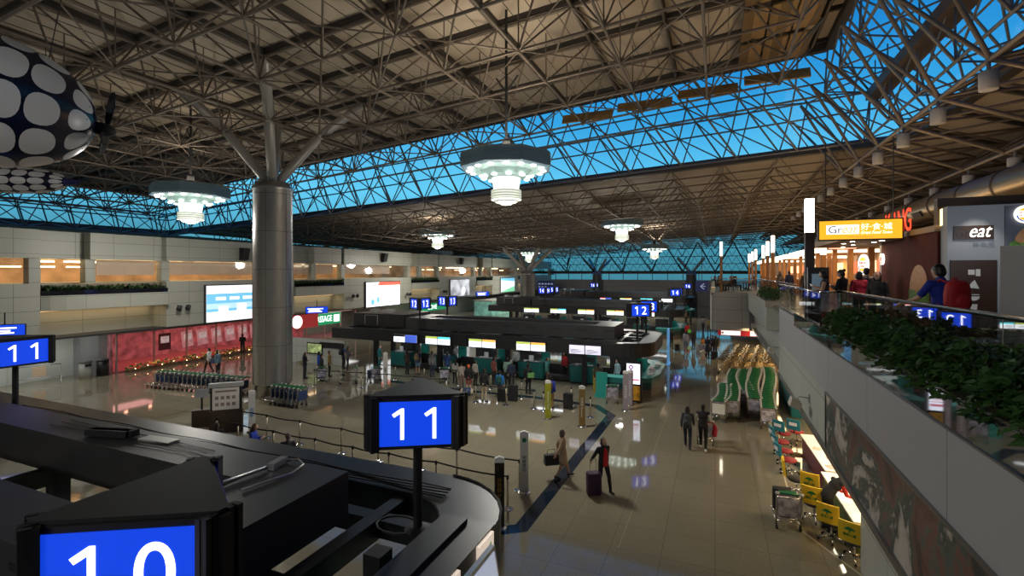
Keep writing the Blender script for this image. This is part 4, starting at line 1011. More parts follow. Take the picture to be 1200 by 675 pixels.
t = MB(); t.bx(-.28, .28, -.12, .12, 0, 1.75); t.bx(-.2, .2, -.13, -.12, 1.0, 1.6)
r = thing('order_kiosk', 'grey self-order kiosk beside the dark lamp post', 'kiosk', (2.95, 17.6, 5.2)); 
t.build('cabinet', DGREY, r); t = MB(); t.bx(-.18, .18, -.135, -.13, 1.05, 1.55); t.build('screen', mat('kiosk_dim', (.2, .3, .38), .3, emit=.25), r)
# big ventilation duct
r = thing('ventilation_duct', 'large round ventilation duct running along under the right roof', 'duct', (10.3, 0, 10.1))
t = MB(); t.smooth = True; t.cyl((0, 4, .0), (0, 60, .0), .62, n=24); t.build('pipe', mat('duct_metal', (.30, .25, .19), .35, .7), r)
for y in [6+3*k for k in range(17)]:
    t = MB(); t.smooth = True; t.cyl((0, y, 0), (0, y+.12, 0), .66, n=24); t.build('flange', mat('duct_band', (.10, .085, .07), .5, .5), r)
for y in (19.5, 31.5, 46):
    t = MB(); t.box((-.52, y, -.28), (.2, 1.1, .3), M=Matrix.Rotation(-.5, 3, 'Y')); t.build('grille', BLACK2, r)
# cylinder downlights hanging from the lower chords
CAN = mat('downlight_can', (.33, .34, .38), .45)
cn = None
for li, (x, z) in enumerate(((7.2, 12.85), (10.4, 11.43))):
    for k in range(12 if li == 0 else 10):
        y = 18.+3.4*k-(0 if li == 0 else 1.) if li == 0 else 20.5+3.6*k
        lab = ['in the upper row under the skylight edge', 'in the lower row above the food court'][li]; lab = 'cylinder downlight %s, %s' % (lab, ['nearest', 'second', 'third', 'fourth', 'fifth', 'sixth', 'seventh', 'eighth', 'ninth', 'tenth', 'eleventh', 'twelfth'][k] + (' from the near end' if k else ' one'))
        if cn is None:
            cn = thing('cylinder_downlight', lab, 'downlight', (x, y, z), 0, 'cylinder downlights under the right roof')
            t = MB(); t.smooth = True; t.lathe([(.0, -.02), (.05, -.02), (.05, -.3), (.21, -.32), (.22, -.36), (.22, -.85), (.18, -.86)], n=16); t.build('can', CAN, cn)
            t = MB(); t.smooth = True; t.lathe([(.0, -.82), (.17, -.845)], n=12); t.build('lamp', mat('can_lamp', (.3, .25, .2), .3), cn)
        else: dup(cn, (x, y, z), 0, lab)
# ---------------------------------------------------------------- ground level under the mezzanine
mb = MB(); mb.bx(6.5, 6.7, -12, 62, 0, 2.6); struct(mb, 'wall_right', mat('counter_wall', (.55, .36, .17), .5, vary=.3, vscale=.8))
mb = MB(); mb.bx(3.05, 3.35, 7, 13.2, 0, 2.7); struct(mb, 'wall_right', PALEG)
for y in (12, 17, 22, 28, 34): area('under_mezzanine_light', (4.3, y, 2.55), 1.2, 95, (1, .70, .36), sy=3)
area('trolley_warm_light', (3.2, 43, 2.5), 2.5, 420, (1, .72, .38), sy=9)
area('under_bay', (1, 48, 2.25), 2., 60, (1, .75, .45), sy=8)
r = thing('hanging_shop_sign', 'long red and white lit sign hanging under the bay', 'sign', (2.2, 42.5, 1.95))
t = MB(); t.bx(-2.0, 2.0, -.06, .06, -.22, .22); t.build('box', mat('sign_red', (.35, .01, .015), .4, emit=.4), r)
t = MB(); t.bx(-1.75, -.35, -.075, -.06, -.17, .17); t.bx(.35, 1.9, -.075, -.06, -.17, .17); each(t, 'white_field', mat('sign_white_soft', (.9, .88, .86), .4, emit=1.2), r)
text('銀行 Bank', (1.1, -.08, 0), w=1.1, h=.2, m=LINE, parent=r)
t = MB(); t.bx(-1.68, -1.6, -.082, -.075, -.1, .1); t.bx(-1.74, -1.54, -.082, -.075, -.04, .04); t.build('red_cross', MATS['sign_red'], r)
t = MB(); t.cyl((-1.8, 0, .22), (-1.8, 0, .6), .02); t.cyl((1.8, 0, .22), (1.8, 0, .6), .02); each(t, 'hanger', POST, r)
# counters with bright tops along the wall
for k, (y0_, y1_, m) in enumerate(((14.0, 17.1, mat('desk_green', (.10, .13, .03), .4)), (17.3, 20.8, mat('desk_maroon', (.16, .02, .03), .4)))):
    r = thing('service_desk', ['green-fronted service desk with brightly lit white top, nearer one, by the yellow chairs', 'maroon-fronted service desk with papers under glass, by the teal and red chairs'][k], 'desk', (3.15, y0_, 0), .045)
    t = MB(); t.bx(0, .06, 0, y1_-y0_, 0, .72); t.bx(0, .75, 0, .05, 0, .72); t.bx(0, .75, y1_-y0_-.05, y1_-y0_, 0, .72); t.build('front', m, r)
    t = MB(); t.bx(-.06, .8, -.02, y1_-y0_+.02, .72, .77); t.build('desk_top', mat('bright_top', (.85, .82, .76), .3), r)
    t = MB(); rnd = random.Random(k)
    for q in range(7): t.box((rnd.uniform(.1, .6), .3+.42*q, .775), (.24, .32, .008), rnd.uniform(-.4, .4))
    each(t, 'brochure', mat('brochure', (.7, .35, .3), .4, vary=.6, vscale=3) if k else WHITE, r)
    area('desk_light', (3.9, (y0_+y1_)/2, 2.5), .5, 42, (1, .88, .66), sy=2.6)
r = thing('desk_monitor', 'black computer monitor standing on the service desk, beside the leaning person', 'monitor', (3.55, 17.7, .77), 1.9)
t = MB(); t.bx(-.26, .26, -.02, .02, .12, .45); t.build('screen', BLACK2, r); t = MB(); t.bx(-.03, .03, -.02, .06, .02, .2); t.bx(-.12, .12, -.1, .1, 0, .02); t.build('stand', BLACK2, r)
# swivel chairs
CY = mat('chair_yellow_cover', (.82, .55, .02), .7); CT = mat('chair_teal_cover', (.02, .20, .26), .6); CR = mat('chair_red_seat', (.36, .03, .04), .6); LEAFG = mat('leaf_logo_green', (.01, .22, .05), .6)
def swivel(kind):
    r = thing('swivel_chair', 'x', 'chair')
    t = MB(); t.smooth = True
    for k in range(5):
        a = 2*PI*k/5; t.tube([(0, 0, .12), (.16*math.cos(a), .16*math.sin(a), .11), (.3*math.cos(a), .3*math.sin(a), .07)], [.025, .022, .014], 6)
    t.cyl((0, 0, .08), (0, 0, .42), .025); t.build('star_base', CHROME, r)
    for k in range(5):
        a = 2*PI*k/5; q = MB(); q.smooth = True; q.cyl((.3*math.cos(a)-.02, .3*math.sin(a), .035), (.3*math.cos(a)+.02, .3*math.sin(a), .035), .035, n=10); q.build('caster', BLACK2, r)
    t = MB(); t.smooth = True
    t.lathe([(.02, .42), (.22, .42), (.25, .45), (.25, .48), (.2, .505), (.02, .51)], n=20); t.build('seat', CR if kind == 'teal' else BLACK2, r)
    t = MB(); t.tube([(0, -.2, .44), (0, -.27, .5), (0, -.29, .75)], .02, 6); t.build('back_bar', BLACK2, r)
    t = MB(); n = 8                                  # backrest with slip cover, slightly curved
    cur = [(-.24+.48*k/n, -.30-.035*math.cos((k/n-.5)*PI)) for k in range(n+1)]
    zb, zt = (.56, 1.04) if kind == 'yellow' else (.6, 1.02)
    vs = []
    for (x, y) in cur: vs += [(x, y-.03, zb), (x, y-.03-.05, zt), (x, y+.02-.05, zt), (x, y+.02, zb)]
    fs = [(4*k+q, 4*k+4+q, 4*k+4+(q+1) % 4, 4*k+(q+1) % 4) for k in range(n) for q in range(4)]+[(0, 1, 2, 3), (4*n, 4*n+1, 4*n+2, 4*n+3)]
    t.add(vs, fs); b_ = t.build('backrest', CY if kind == 'yellow' else CT, r)
    if kind == 'yellow':
        for face, yy in ((0, -.40), ):
            t = MB()
            for cx, cz, rr in ((0, .87, .08), (-.055, .855, .055), (.055, .855, .055)):
                t.prism_y([(cx+rr*math.cos(a), cz+rr*.7*math.sin(a)) for a in [PI*k/9 for k in range(10)]], -.412, -.395)
            t.bx(-.012, .012, -.412, -.395, .80, .86); t.build('tree_logo', LEAFG, b_)
            text('國泰人壽', (0, -.398, .74), w=.26, h=.065, m=LEAFG, parent=b_)
    else:
        t = MB(); t.bx(-.14, .14, -.41, -.38, .78, .9); t.build('white_label', WHITE, b_)
    return r
cy = swivel('yellow'); ct = swivel('teal')
yl = [(3.03, 13.65, .45, 'yellow-backed swivel chair with tree logo, nearest and lowest in the picture'), (2.72, 14.45, .42, 'yellow-backed swivel chair with tree logo, second nearest, beside the standing person'),
      (2.5, 15.45, .3, 'yellow-backed swivel chair with tree logo, left of the leaning person'), (2.62, 16.45, .35, 'yellow-backed swivel chair, smaller one behind the leaning person, toward the teal chairs'),
      (2.3, 17.05, 1.65, 'yellow-backed swivel chair turned edge on, next to the teal and red chairs')]
tl = [(2.3, 18.7, 1.35, 'teal-backed red-seated chair nearest the yellow chairs'), (2.3, 19.6, 1.35, 'teal-backed red-seated chair, second from the yellow chairs'), (2.3, 20.6, 1.35, 'teal-backed red-seated chair, third from the yellow chairs'),
      (2.5, 21.7, .7, 'teal-backed red-seated chair, farthest in the row on the left'), (3.0, 22.1, .5, 'teal-backed red-seated chair, farthest in the row on the right, nearest the desk')]
for proto, L in ((cy, yl), (ct, tl)):
    for k, (x, y, rz, lab) in enumerate(L):
        if k == 0: proto.location = (x, y, 0); proto.rotation_euler = (0, 0, -rz); proto['label'] = lab; proto['group'] = 'swivel chairs at the service desks'
        else: dup(proto, (x, y, 0), -rz, lab)
t = MB(); t.bx(3.3, 3.9, 26, 31, 0, .95); t.bx(3.25, 3.95, 25.95, 31.05, .95, 1.0)
tag(t.build('teal_counter', mat('teal_counter', (.01, .20, .24), .4)), 'teal counter by the right wall beside the luggage trolleys', 'counter')
# ================================================================ big screens and fittings of the left wall
def screen(y0, y1, z0, z1, label, m):
    r = thing('advertising_screen', label, 'advertising screen', (-33.98, (y0+y1)/2, (z0+z1)/2), 0)
    h, w = (z1-z0)/2, (y1-y0)/2
    t = MB(); t.bx(-.02, .14, -w-.08, w+.08, -h-.08, h+.08); t.build('frame', DGREY, r)
    t = MB(); t.bx(.14, .16, -w, w, -h, h); return r, t.build('display', m, r), w, h
def sheet(parent, pts, m, nm, e=.165):
    t = MB(); t.add([(e, y, z) for y, z in pts], [tuple(range(len(pts)))]); return t.build(nm, m, parent, fix=False)
SW = mat('display_white', (.88, .92, .97), .3, emit=1.05)
r, d_, w, h = screen(23.65, 31.2, 3.16, 5.81, 'large lit advertising screen with blue band, partly hidden by the near column', SW)
sheet(d_, [(-w, h*.55), (w, h*.55), (w, -h*.45), (-w, -h*.45)], mat('display_sky', (.18, .55, .85), .3, emit=.85), 'sky_band')
sheet(d_, [(-w, h*.0), (w, h*.0), (w, -h*.3), (-w, -h*.3)], mat('display_skylight', (.50, .76, .93), .3, emit=.9), 'pale_band', .17)
for q in range(3): t = MB(); t.bx(.165, .175, -w+.9+1.5*q, -w+1.7+1.5*q, -h*.75, -h*(.15, .05, .35)[q]); t.build('product_shape', SW, d_)
t = MB(); t.cyl((.17, -w+4.55, -h*.28), (.18, -w+4.55, -h*.28), .38, n=20); t.build('lens_shape', BLACK2, d_)
for q in range(4): t = MB(); t.bx(.172, .18, -w+.7+1.1*q, -w+1.5+1.1*q, h*.18, h*.36); t.build('caption_block', SW, d_)
text('Panasonic', (.175, -w+4.6, h*.76), w=1.6, m=LINE, parent=d_, face=PI/2)
r, d_, w, h = screen(41, 46.85, 3.09, 5.72, 'large white advertising screen with red band along its top, beyond the near column', SW)
sheet(d_, [(-w*.25, h), (w, h), (w, h*.72), (-w*.4, h*.72)], mat('display_red', (.85, .10, .06), .3, emit=1.2), 'red_band')
t = MB(); t.cyl((.17, -1.9, -.8), (.18, -1.9, -.8), .3, n=12); t.bx(.17, .18, -1.2, -.8, -.9, -.3); each(t, 'picture_patch', MATS['display_sky'], d_)
r, d_, w, h = screen(58.6, 64.2, 3.36, 5.73, 'grey cloudy picture screen in the middle of the left wall', mat('display_cloud', (.52, .54, .60), .4, emit=.8, vary=.7, vscale=.7))
t = MB(); t.lathe([(.55, -.03), (.6, 0), (.55, .03)], (.17, .9, -.4), 18, axis=(1, 0, 0)); t.build('ring_shape', SW, d_)
r, d_, w, h = screen(75.7, 81.8, 3.35, 5.75, 'farthest screen on the left wall, white, blue and green', SW)
sheet(d_, [(-w, -h), (w, -h), (w, -h*.2), (-w*.2, -h*.6)], mat('display_green', (.2, .6, .35), .3, emit=1.), 'green_field'); sheet(d_, [(-w, h), (w, h), (w, h*.5), (-w, h*.7)], MATS['display_sky'], 'sky_field', .168)
for k, (y, z) in enumerate(((26.6, 8.2), (43.9, 8.4), (61.6, 8.4))):
    r = thing('wall_speaker', 'black wall loudspeaker on the upper fascia ' + ['beside the near column', 'above the white screen', 'above the grey picture screen'][k], 'loudspeaker', (-33.9, y, z))
    t = MB(); t.prism_y([(0, -.5), (.3, -.42), (.5, .45), (0, .5)], -.28, .28); t.build('cabinet', BLACK2, r)
    t = MB(); t.bx(-.1, .0, -.1, .1, -.1, .1); t.build('bracket', DGREY, r)
for k, (y, z) in enumerate(((21.9, 4.33), (39.1, 4.37), (48.4, 4.15), (56.8, 4.2))):
    r = thing('wall_spotlight', 'pair of grey wall spotlights ' + ['below the sill left of the big blue-banded screen', 'left of the white screen', 'right of the white screen', 'left of the grey picture screen'][k], 'spotlight', (-33.98, y, z))
    for q in (-.3, .3):
        t = MB(); t.smooth = True; t.cyl((.05, q, 0), (.35, q, .1), .03); t.cyl((.3, q-.0, -.12), (.42, q, .18), .15, n=10); t.build('spot_head', DGREY, r)
def blue_sign(x, y, z, w, h, label, st='→', face=PI/2):
    r = thing('direction_sign', label, 'sign', (x, y, z), 0)
    t = MB(); t.box((0, 0, 0), (w, .12, h), face); t.build('box', BLACK2, r)
    n = V((math.sin(face), -math.cos(face), 0)); t = MB(); t.box(tuple(n*.065), (w-.06, .01, h-.06), face); f = t.build('face', BLUE, r)
    d = V((math.cos(face), math.sin(face), 0))
    for q, (sw, zz) in enumerate(((.7, .18), (.5, -.05), (.62, -.24))):
        t = MB(); t.box(tuple(n*.072-d*w*(.42-sw*.42)*.5+V((0, 0, zz*h))), (w*sw, .006, h*.12), face); t.build('text_line', DIGIT, f)
    t = MB(); t.cyl((0, 0, h/2), (0, 0, h/2+.6), .03); t.build('hanger', BLACK2, r)
    return r
blue_sign(-33.3, 12.7, 3.85, 1.6, .6, 'blue direction sign above the leftmost sign at the left edge', face=.9)
blue_sign(-33.3, 33.6, 3.38, 1.9, .62, 'blue direction sign hanging right of the near column', face=.9)
blue_sign(-33.3, 67.5, 3.45, 2.2, .7, 'small blue direction sign far along the left wall', face=.9)
r = thing('navy_notice_board', 'wide navy sign board with pale lettering near the far end, right of the middle column', 'sign', (-32.1, 94.5, 3.7), 0); r.scale = (.55, 1, 1)
t = MB(); t.bx(-3.2, 3.2, 0, .2, -1.3, 1.3); t.build('board', mat('navy_board', (.01, .018, .09), .4, emit=.25), r)
t = MB()
for q in range(5): t.bx(-2.9+1.2*q, -2.1+1.2*q, -.02, 0, .55, .85); t.bx(-2.9+1.2*q, -2.2+1.2*q, -.02, 0, .0, .2)
each(t, 'lettering', mat('pale_lettering', (.35, .42, .6), .4, emit=.4), r)
t = MB(); t.bx(-2.9, -2.8, 0, .2, -3.7, -1.3); t.bx(2.8, 2.9, 0, .2, -3.7, -1.3); each(t, 'leg', DGREY, r)
r = thing('navy_arrow_sign', 'navy sign with pale left-pointing arrow beside the projecting bay', 'sign', (-1.75, 75, 4.75), 0)
t = MB(); t.bx(-.85, .85, 0, .15, -.8, .8); t.build('board', MATS['navy_board'], r)
t = MB(); t.bar((-.2, -.01, 0), (.3, -.01, .42), .02, .12); t.bar((-.2, -.01, 0), (.3, -.01, -.42), .02, .12); t.bar((-.2, -.01, 0), (.5, -.01, 0), .02, .1); t.build('arrow', MATS['pale_lettering'], r)
t = MB(); t.cyl((0, .07, .8), (0, .07, 8), .04); t.build('hanger', DGREY, r)
# ground-level shops on the left beyond the column
r = thing('green_shop_sign', 'bright green lit shop sign under the left mezzanine, right of the near column', 'sign', (-36, 37.6, 2.1))
t = MB(); t.bx(-.2, 0, -2., 2., -.55, .55); t.build('box', mat('sign_green', (.02, .42, .16), .4, emit=.55), r); text('MASSAGE', (.02, -.5, .05), w=2.5, h=.6, m=DIGIT, parent=r, face=PI/2)
t = MB(); t.bx(.0, .02, 1., 1.8, -.35, .35); t.build('white_panel', WHT, r)
r = thing('green_shop_sign', 'distant green and white lit sign under the left mezzanine, near the left-hand signs thirteen', 'sign', (-36, 58, 2.0))
t = MB(); t.bx(-.2, 0, -3., 3., -.5, .5); t.build('box', MATS['sign_green'], r); text('LOVE', (.02, -.6, 0), w=2.2, h=.6, m=DIGIT, parent=r, face=PI/2)
r = thing('glass_kiosk', 'pale green glass kiosk far along the left side below the screens', 'kiosk', (-33, 72, 0)); KG = mat('kiosk_green', (.25, .55, .45), .3, emit=.3, vary=.4, vscale=.8)
t = MB(); t.bx(-2, 1, -4, 4, 0, 2.2); t.build('body', KG, r); t = MB(); t.bx(-2.2, 1.2, -4.2, 4.2, 2.2, 2.4); t.build('roof', WHITE, r)
r = thing('round_shop_sign', 'round white lit sign on a red wall right behind the near column', 'sign', (-35.9, 34.0, 2.15))
t = MB(); t.bx(-.1, 0, -1, 2.4, -.65, .65); t.build('red_board', mat('red_board', (.5, .04, .04), .4, emit=.4), r); t = MB(); t.smooth = False; t.cyl((0, -.2, 0), (.05, -.2, 0), .6, n=24); t.build('disc', WHT, r)
# pale partition with a picture panel
mb = MB(); mb.bx(-31.5, -24.6, 27.5, 27.62, 0, 1.85); mb.bx(-31.55, -31.4, 27.4, 27.7, 0, 1.95)
o = tag(mb.build('pale_partition', panel_mat('partition_panels', (.44, .47, .45), 1.75, .62)), 'long low pale panelled partition behind the queue left of the second island', 'partition')
r = thing('picture_panel', 'dark framed lit picture panel on the pale partition', 'picture', (-27.4, 27.48, 1.15))
t = MB(); t.bx(-.75, .75, -.05, 0, -.42, .42); t.build('frame', BLACK2, r); t = MB(); t.bx(-.66, .66, -.06, -.05, -.34, .34); t.build('picture', mat('picture_green', (.30, .38, .16), .4, emit=.5, vary=.8, vscale=3), r)
t = MB(); t.bx(-1.1, 1.1, -.06, 0, -.2, .2)
tag(t.build('dark_panel', BLACK2, None, (-25.8, 27.49, 1.45)), 'long black strip panel on the pale partition, right of the picture', 'panel')
# steel barrier, bins at the left
r = thing('barrier_rail', 'low steel barrier with a small notice, in front of the white hoarding', 'barrier', (-38., 16.0, 0), 1.15)
t = MB(); t.smooth = True; t.tube([(-1, 0, .05), (-1, 0, 1.1), (1, 0, 1.1), (1, 0, .05)], .035, 6); t.tube([(-1, 0, .35), (1, 0, .35)], .025, 6); t.build('rail', CHROME, r)
for s in (-1, 1): t = MB(); t.bx(s-.04, s+.04, -.35, .35, 0, .06); t.build('foot', CHROME, r)
t = MB(); t.bx(-.25, .35, -.04, -.03, .45, 1.05); t.build('notice', mat('notice_orange', (.75, .55, .38), .5), r)
for k, (x, y, m, nm) in enumerate(((-37.2, 18.0, mat('bin_grey', (.42, .42, .38), .4), 'pale grey'), (-37.2, 18.95, mat('bin_black', (.02, .02, .02), .4), 'black'))):
    r = thing('litter_bin', nm + ' cylindrical litter bin standing by the curved steel wall', 'bin', (x, y, 0))
    t = MB(); t.smooth = True; t.lathe([(.33, 0), (.33, 1.0)], n=20); t.build('body', m, r)
    t = MB(); t.smooth = True; t.lathe([(.35, 1.0), (.36, 1.08), (.3, 1.14), (.02, 1.16)], n=20); t.build('lid', mat('bin_lid', (.12, .12, .12), .3), r); t = MB(); t.bx(.3, .345, -.16, .16, .78, .94); t.build('opening', BLACK2, r)
# ---------------------------------------------------------------- pink shopfront
PX = -37.2
PKL = mat('pink_lamp', (1, .42, .28), .4, emit=9.); PKP = mat('pink_poster', (.85, .36, .38), .5, emit=.35, vary=.2, vscale=2); PKF = mat('pink_floor', (.6, .2, .2), .4)
mb = MB(); mb.bx(-46, PX, 19.7, 50, 0, .06); struct(mb, 'floor', PKF)
mb = MB()
for y in [19.75+2.35*k for k in range(13)]: mb.bx(PX-.06, PX+.06, y-.05, y+.05, 0, 3)
mb.bx(PX-.06, PX+.06, 19.7, 48, 2.6, 2.7)
struct(mb, 'trim_16', mat('pink_frame', (.7, .38, .36), .35, .2))
mb = MB(); mb.quad((PX, 19.7, 0), (PX, 48, 0), (PX, 48, 2.6), (PX, 19.7, 2.6)); struct(mb, 'window_6', GLASSW)
for k in range(9):
    y = 20.6+1.55*k
    r = thing('ceiling_lamp', 'small pink-orange lamp over the pink shop window, %s from the left' % ['first', 'second', 'third', 'fourth', 'fifth', 'sixth', 'seventh', 'eighth', 'ninth'][k], 'lamp', (PX-.5, y, 2.85))
    t = MB(); t.smooth = True; t.ell((0, 0, 0), (.11, .11, .09), 10, 6); t.build('bulb', PKL, r); t = MB(); t.lathe([(.13, .08), (.13, .15)], n=10); t.build('fitting', WHITE, r)
for k in range(8):
    y = 23.4+1.2*k+.5*(k > 0)
    r = thing('shop_poster', ['pink framed display board with white notice in the shop, left of the hanging posters', 'pink tilted poster in the shop window, first right of the display board'][min(k, 1)] if k < 2 else 'pink tilted poster in the shop window, %s right of the display board' % ['', '', 'second', 'third', 'fourth', 'fifth', 'sixth', 'seventh'][k], 'poster', (PX-.9, y, 1.6), .0)
    t = MB(); t.box((0, 0, 0), (.05, .85, 1.25), M=Matrix.Rotation(.12 if k else 0, 3, 'X')); p_ = t.build('board', PKP if k else mat('board_maroon', (.2, .04, .05), .4), r)
    t = MB(); t.box((.03, 0, .15), (.01, .6, .5)); t.build('print', mat('pale_pink', (.9, .62, .6), .5, emit=.4, vary=.25, vscale=6), p_)
    t = MB(); t.cyl((0, 0, .6), (0, 0, 1.35), .012); t.build('cord', WHITE, r)
FLW = [mat('flower_%d' % q, c, .5, emit=e) for q, (c, e) in enumerate((((.7, .03, .03), .25), ((.8, .25, .04), .3), ((.7, .5, .1), .35), ((.03, .14, .03), .06)))]
for k in range(8):
    y = 20.2+1.75*k
    r = thing('flower_bed', 'low flower bed with tiny lights along the pink shop window, ' + ['leftmost', 'second', 'third', 'fourth', 'fifth', 'sixth', 'seventh', 'eighth'][k] + ' from the left', 'flower bed', (PX+.35, y, 0))
    rnd = random.Random(k); t = MB()
    t.bx(-.25, .25, 0, 1.5, 0, .14); t.build('trough', mat('trough_wood', (.12, .06, .03), .6), r)
    t = MB()
    for q in range(70):
        t.m = rnd.choice((0, 1, 2, 3, 3, 3, 3)); c = (rnd.uniform(-.25, .25), rnd.uniform(0, 1.5), rnd.uniform(.12, .5)); e = rnd.uniform(.03, .085); t.ell(c, (e, e, e*.8), 6, 4)
    t.build('flowers', FLW, r, fix=False)
    t = MB(); t.m = 0
    for q in range(2): t.ell((.27, .35+.8*q, .2+.1*(q % 3)), (.028, .028, .028), 6, 4)
    each(t, 'fairy_light', WARM, r)
for y in (21.5, 25.5, 29.5, 34): area('pink_shop_light', (-39.2, y, 2.9), 2.2, 42, (1, .40, .38), sy=3.4)
for y in (10, 13, 16, 40, 55, 70): area('left_ground_fill', (-37, y, 2.95), 2, 70 if y > 20 else 55, (.95, .95, .9), sy=5)  # added light, brightens the hoarding and the left ground level
# ---------------------------------------------------------------- barrier posts with belts
BRASS = mat('post_brass', (.45, .40, .30), .3, .9)
BELT = mat('belt_black', (.02, .02, .022), .5)
first = {}
def post_base(r):
    if not first:
        t = MB(); t.smooth = True; t.lathe([(.0, .0), (.17, 0), (.17, .015), (.12, .035), (.035, .06), (.03, .07)], n=18); first['base'] = t.mesh('base', CHROME)
        t = MB(); t.smooth = True; t.lathe([(.03, .05), (.03, .88)], n=12); first['pole'] = t.mesh('pole', BRASS)
        t = MB(); t.smooth = True; t.lathe([(.036, .86), (.036, .96), (.02, .98), (0.001, .98)], n=12); first['head'] = t.mesh('belt_head', BLACK2)
    for k, me in first.items(): o = bpy.data.objects.new(me.name, me); COL.objects.link(o); o.parent = r
def post_row(pts, where, belts=True, group=None):
    N = len(pts); nm = ['first', 'second', 'third', 'fourth', 'fifth', 'sixth', 'seventh', 'eighth', 'ninth', 'tenth']
    for i, (x, y) in enumerate(pts):
        r = thing('barrier_post', '%s brass barrier post from left %s' % (nm[i], where), 'barrier post', (x, y, 0), 0, group)
        post_base(r)
        if belts and i < N-1 and pts[i+1] is not None:
            d = V((pts[i+1][0]-x, pts[i+1][1]-y, 0)); L = d.length; n = V((-d.y, d.x, 0)).normalized()*.004
            t = MB(); a = d*(.03/L)
            P = [V((d.x*q/6, d.y*q/6, .91-.05*math.sin(PI*q/6))) for q in range(7)]
            for p, q in zip(P, P[1:]): t.add([p-n, q-n, q-n+V((0, 0, .05)), p-n+V((0, 0, .05)), p+n, q+n, q+n+V((0, 0, .05)), p+n+V((0, 0, .05))], [(0, 1, 2, 3), (7, 6, 5, 4), (3, 2, 6, 7), (0, 4, 5, 1)])
            t.build('belt', BELT, r, fix=False)
post_row([(-20.1, 14.65), (-16.95, 14.4), (-15.1, 14.35), (-12.92, 14.25), (-11.15, 14.15), (-9.27, 14.1), (-7.9, 14.1), (-5.62, 13.98)], 'of the farther belted row behind the nearest island', True, 'belted row behind the nearest island')
post_row([(-18.4, 13.3), (-16.98, 13.13), (-15.05, 13.06), (-12.97, 13.0), (-11.21, 12.9), (-9.74, 12.9), (-7.95, 12.88), (-5.49, 12.76)], 'of the nearer belted row behind the nearest island', True, 'nearer belted row')
post_row([(-11.55, 22.6), (-9.85, 22.67), (-8.3, 22.6)], 'of the short belted row before the middle queue', True, 'queue posts of the second island')
post_row([(-9.64, 24.3), (-7.75, 22.45), (-6.75, 23.87), (-5.38, 22.3), (-4.2, 25.6)], 'of the loose ones around the brown signpost', False, 'loose posts by the second island')
post_row([(-22.2, 22.2), (-20.6, 22.5), (-19.1, 22.7), (-17.4, 22.9), (-15.6, 23.0), (-13.6, 23.1)], 'of the belted row in the left queue', True, 'left queue posts')
post_row([(-20.5, 25.2), (-18.6, 25.3), (-16.6, 25.5), (-14.2, 25.4), (-12.0, 25.4), (-10.2, 26.6)], 'of the belted row right before the teal desks', True, 'desk-side queue posts')
def info_post(x, y, h, m, label, st, tm, emb=None, vert=True, face=.4):
    r = thing('queue_signpost', label, 'signpost', (x, y, 0), face)
    t = MB(); t.smooth = True; t.lathe([(.0, 0), (.2, 0), (.2, .015), (.08, .05), (.05, .06)], n=18); t.build('base', CHROME, r)
    t = MB(); t.prism([(-.13, -.05), (.13, -.05), (.13, .05), (-.13, .05)], .05, h-.14); t.build('panel', m, r)
    t = MB(); t.prism_y([(-.13, h-.14), (.13, h-.14), (.13, h-.03), (0, h+.02), (-.13, h-.03)], -.055, .055); t.build('top_label', WHITE, r)
    if emb:
        t = MB(); t.cyl((0, -.052, h-.26), (0, -.056, h-.26), .07, n=14); t.build('emblem', emb, r)
    me, W, Hh = TXT[st]
    me = me.copy(); me.materials.clear(); me.materials.append(tm); o = bpy.data.objects.new('lettering', me); COL.objects.link(o); o.parent = r
    s = min(.12/Hh, (h-.75)/W); o.scale = (s, s, 1); o.location = (0, -.054, h*.48); o.rotation_euler = (PI/2, PI/2, 0)
    return r
DARKT = mat('sign_text_dark', (.02, .03, .03), .5); LOGOG = mat('logo_globe_green', (.01, .16, .08), .5)
info_post(-5.45, 13.95, 1.88, mat('signpost_white', (.62, .63, .6), .4), 'white signpost with green round emblem and vertical lettering, middle of the floor', '長榮航空', DARKT, LOGOG, face=.45)
info_post(-5.3, 11.76, 1.88, mat('signpost_black', (.03, .022, .015), .3, vary=.9, vscale=5), 'black signpost with golden streak, beside the nearest island corner', '商務艙 Business', mat('gold_text', (.5, .28, .05), .3, .6), face=.45)
info_post(-7.14, 21.31, 1.8, mat('signpost_olive', (.36, .38, .02), .4), 'olive-yellow signpost with white vertical lettering', 'Economy Class', WHITE, face=.4)
info_post(-5.4, 20.83, 1.8, mat('signpost_brown', (.26, .17, .05), .4), 'brown signpost with white top, right of the olive one', '商務艙 Business', WHITE, face=.3)
info_post(-4.06, 24.11, 1.95, mat('signpost_lilac', (.34, .29, .33), .4), 'lilac-grey signpost, nearer of the two by the digital kiosk', '豪華經濟艙', WHITE, face=.25)
info_post(-4.0, 25.2, 1.8, MATS['signpost_lilac'], 'lilac-grey signpost, farther of the two by the digital kiosk', 'Economy Class', WHITE, face=-.5)
info_post(-18.2, 14.72, 1.76, MATS['signpost_white'], 'white signpost standing in front of the near column', '經濟艙', mat('text_blue', (.03, .2, .5), .5), face=.9)
info_post(-18.2, 23.78, 2.0, MATS['signpost_white'], 'pale signpost in the left queue, before the standing clerk in teal', '團體', DARKT, face=.7)
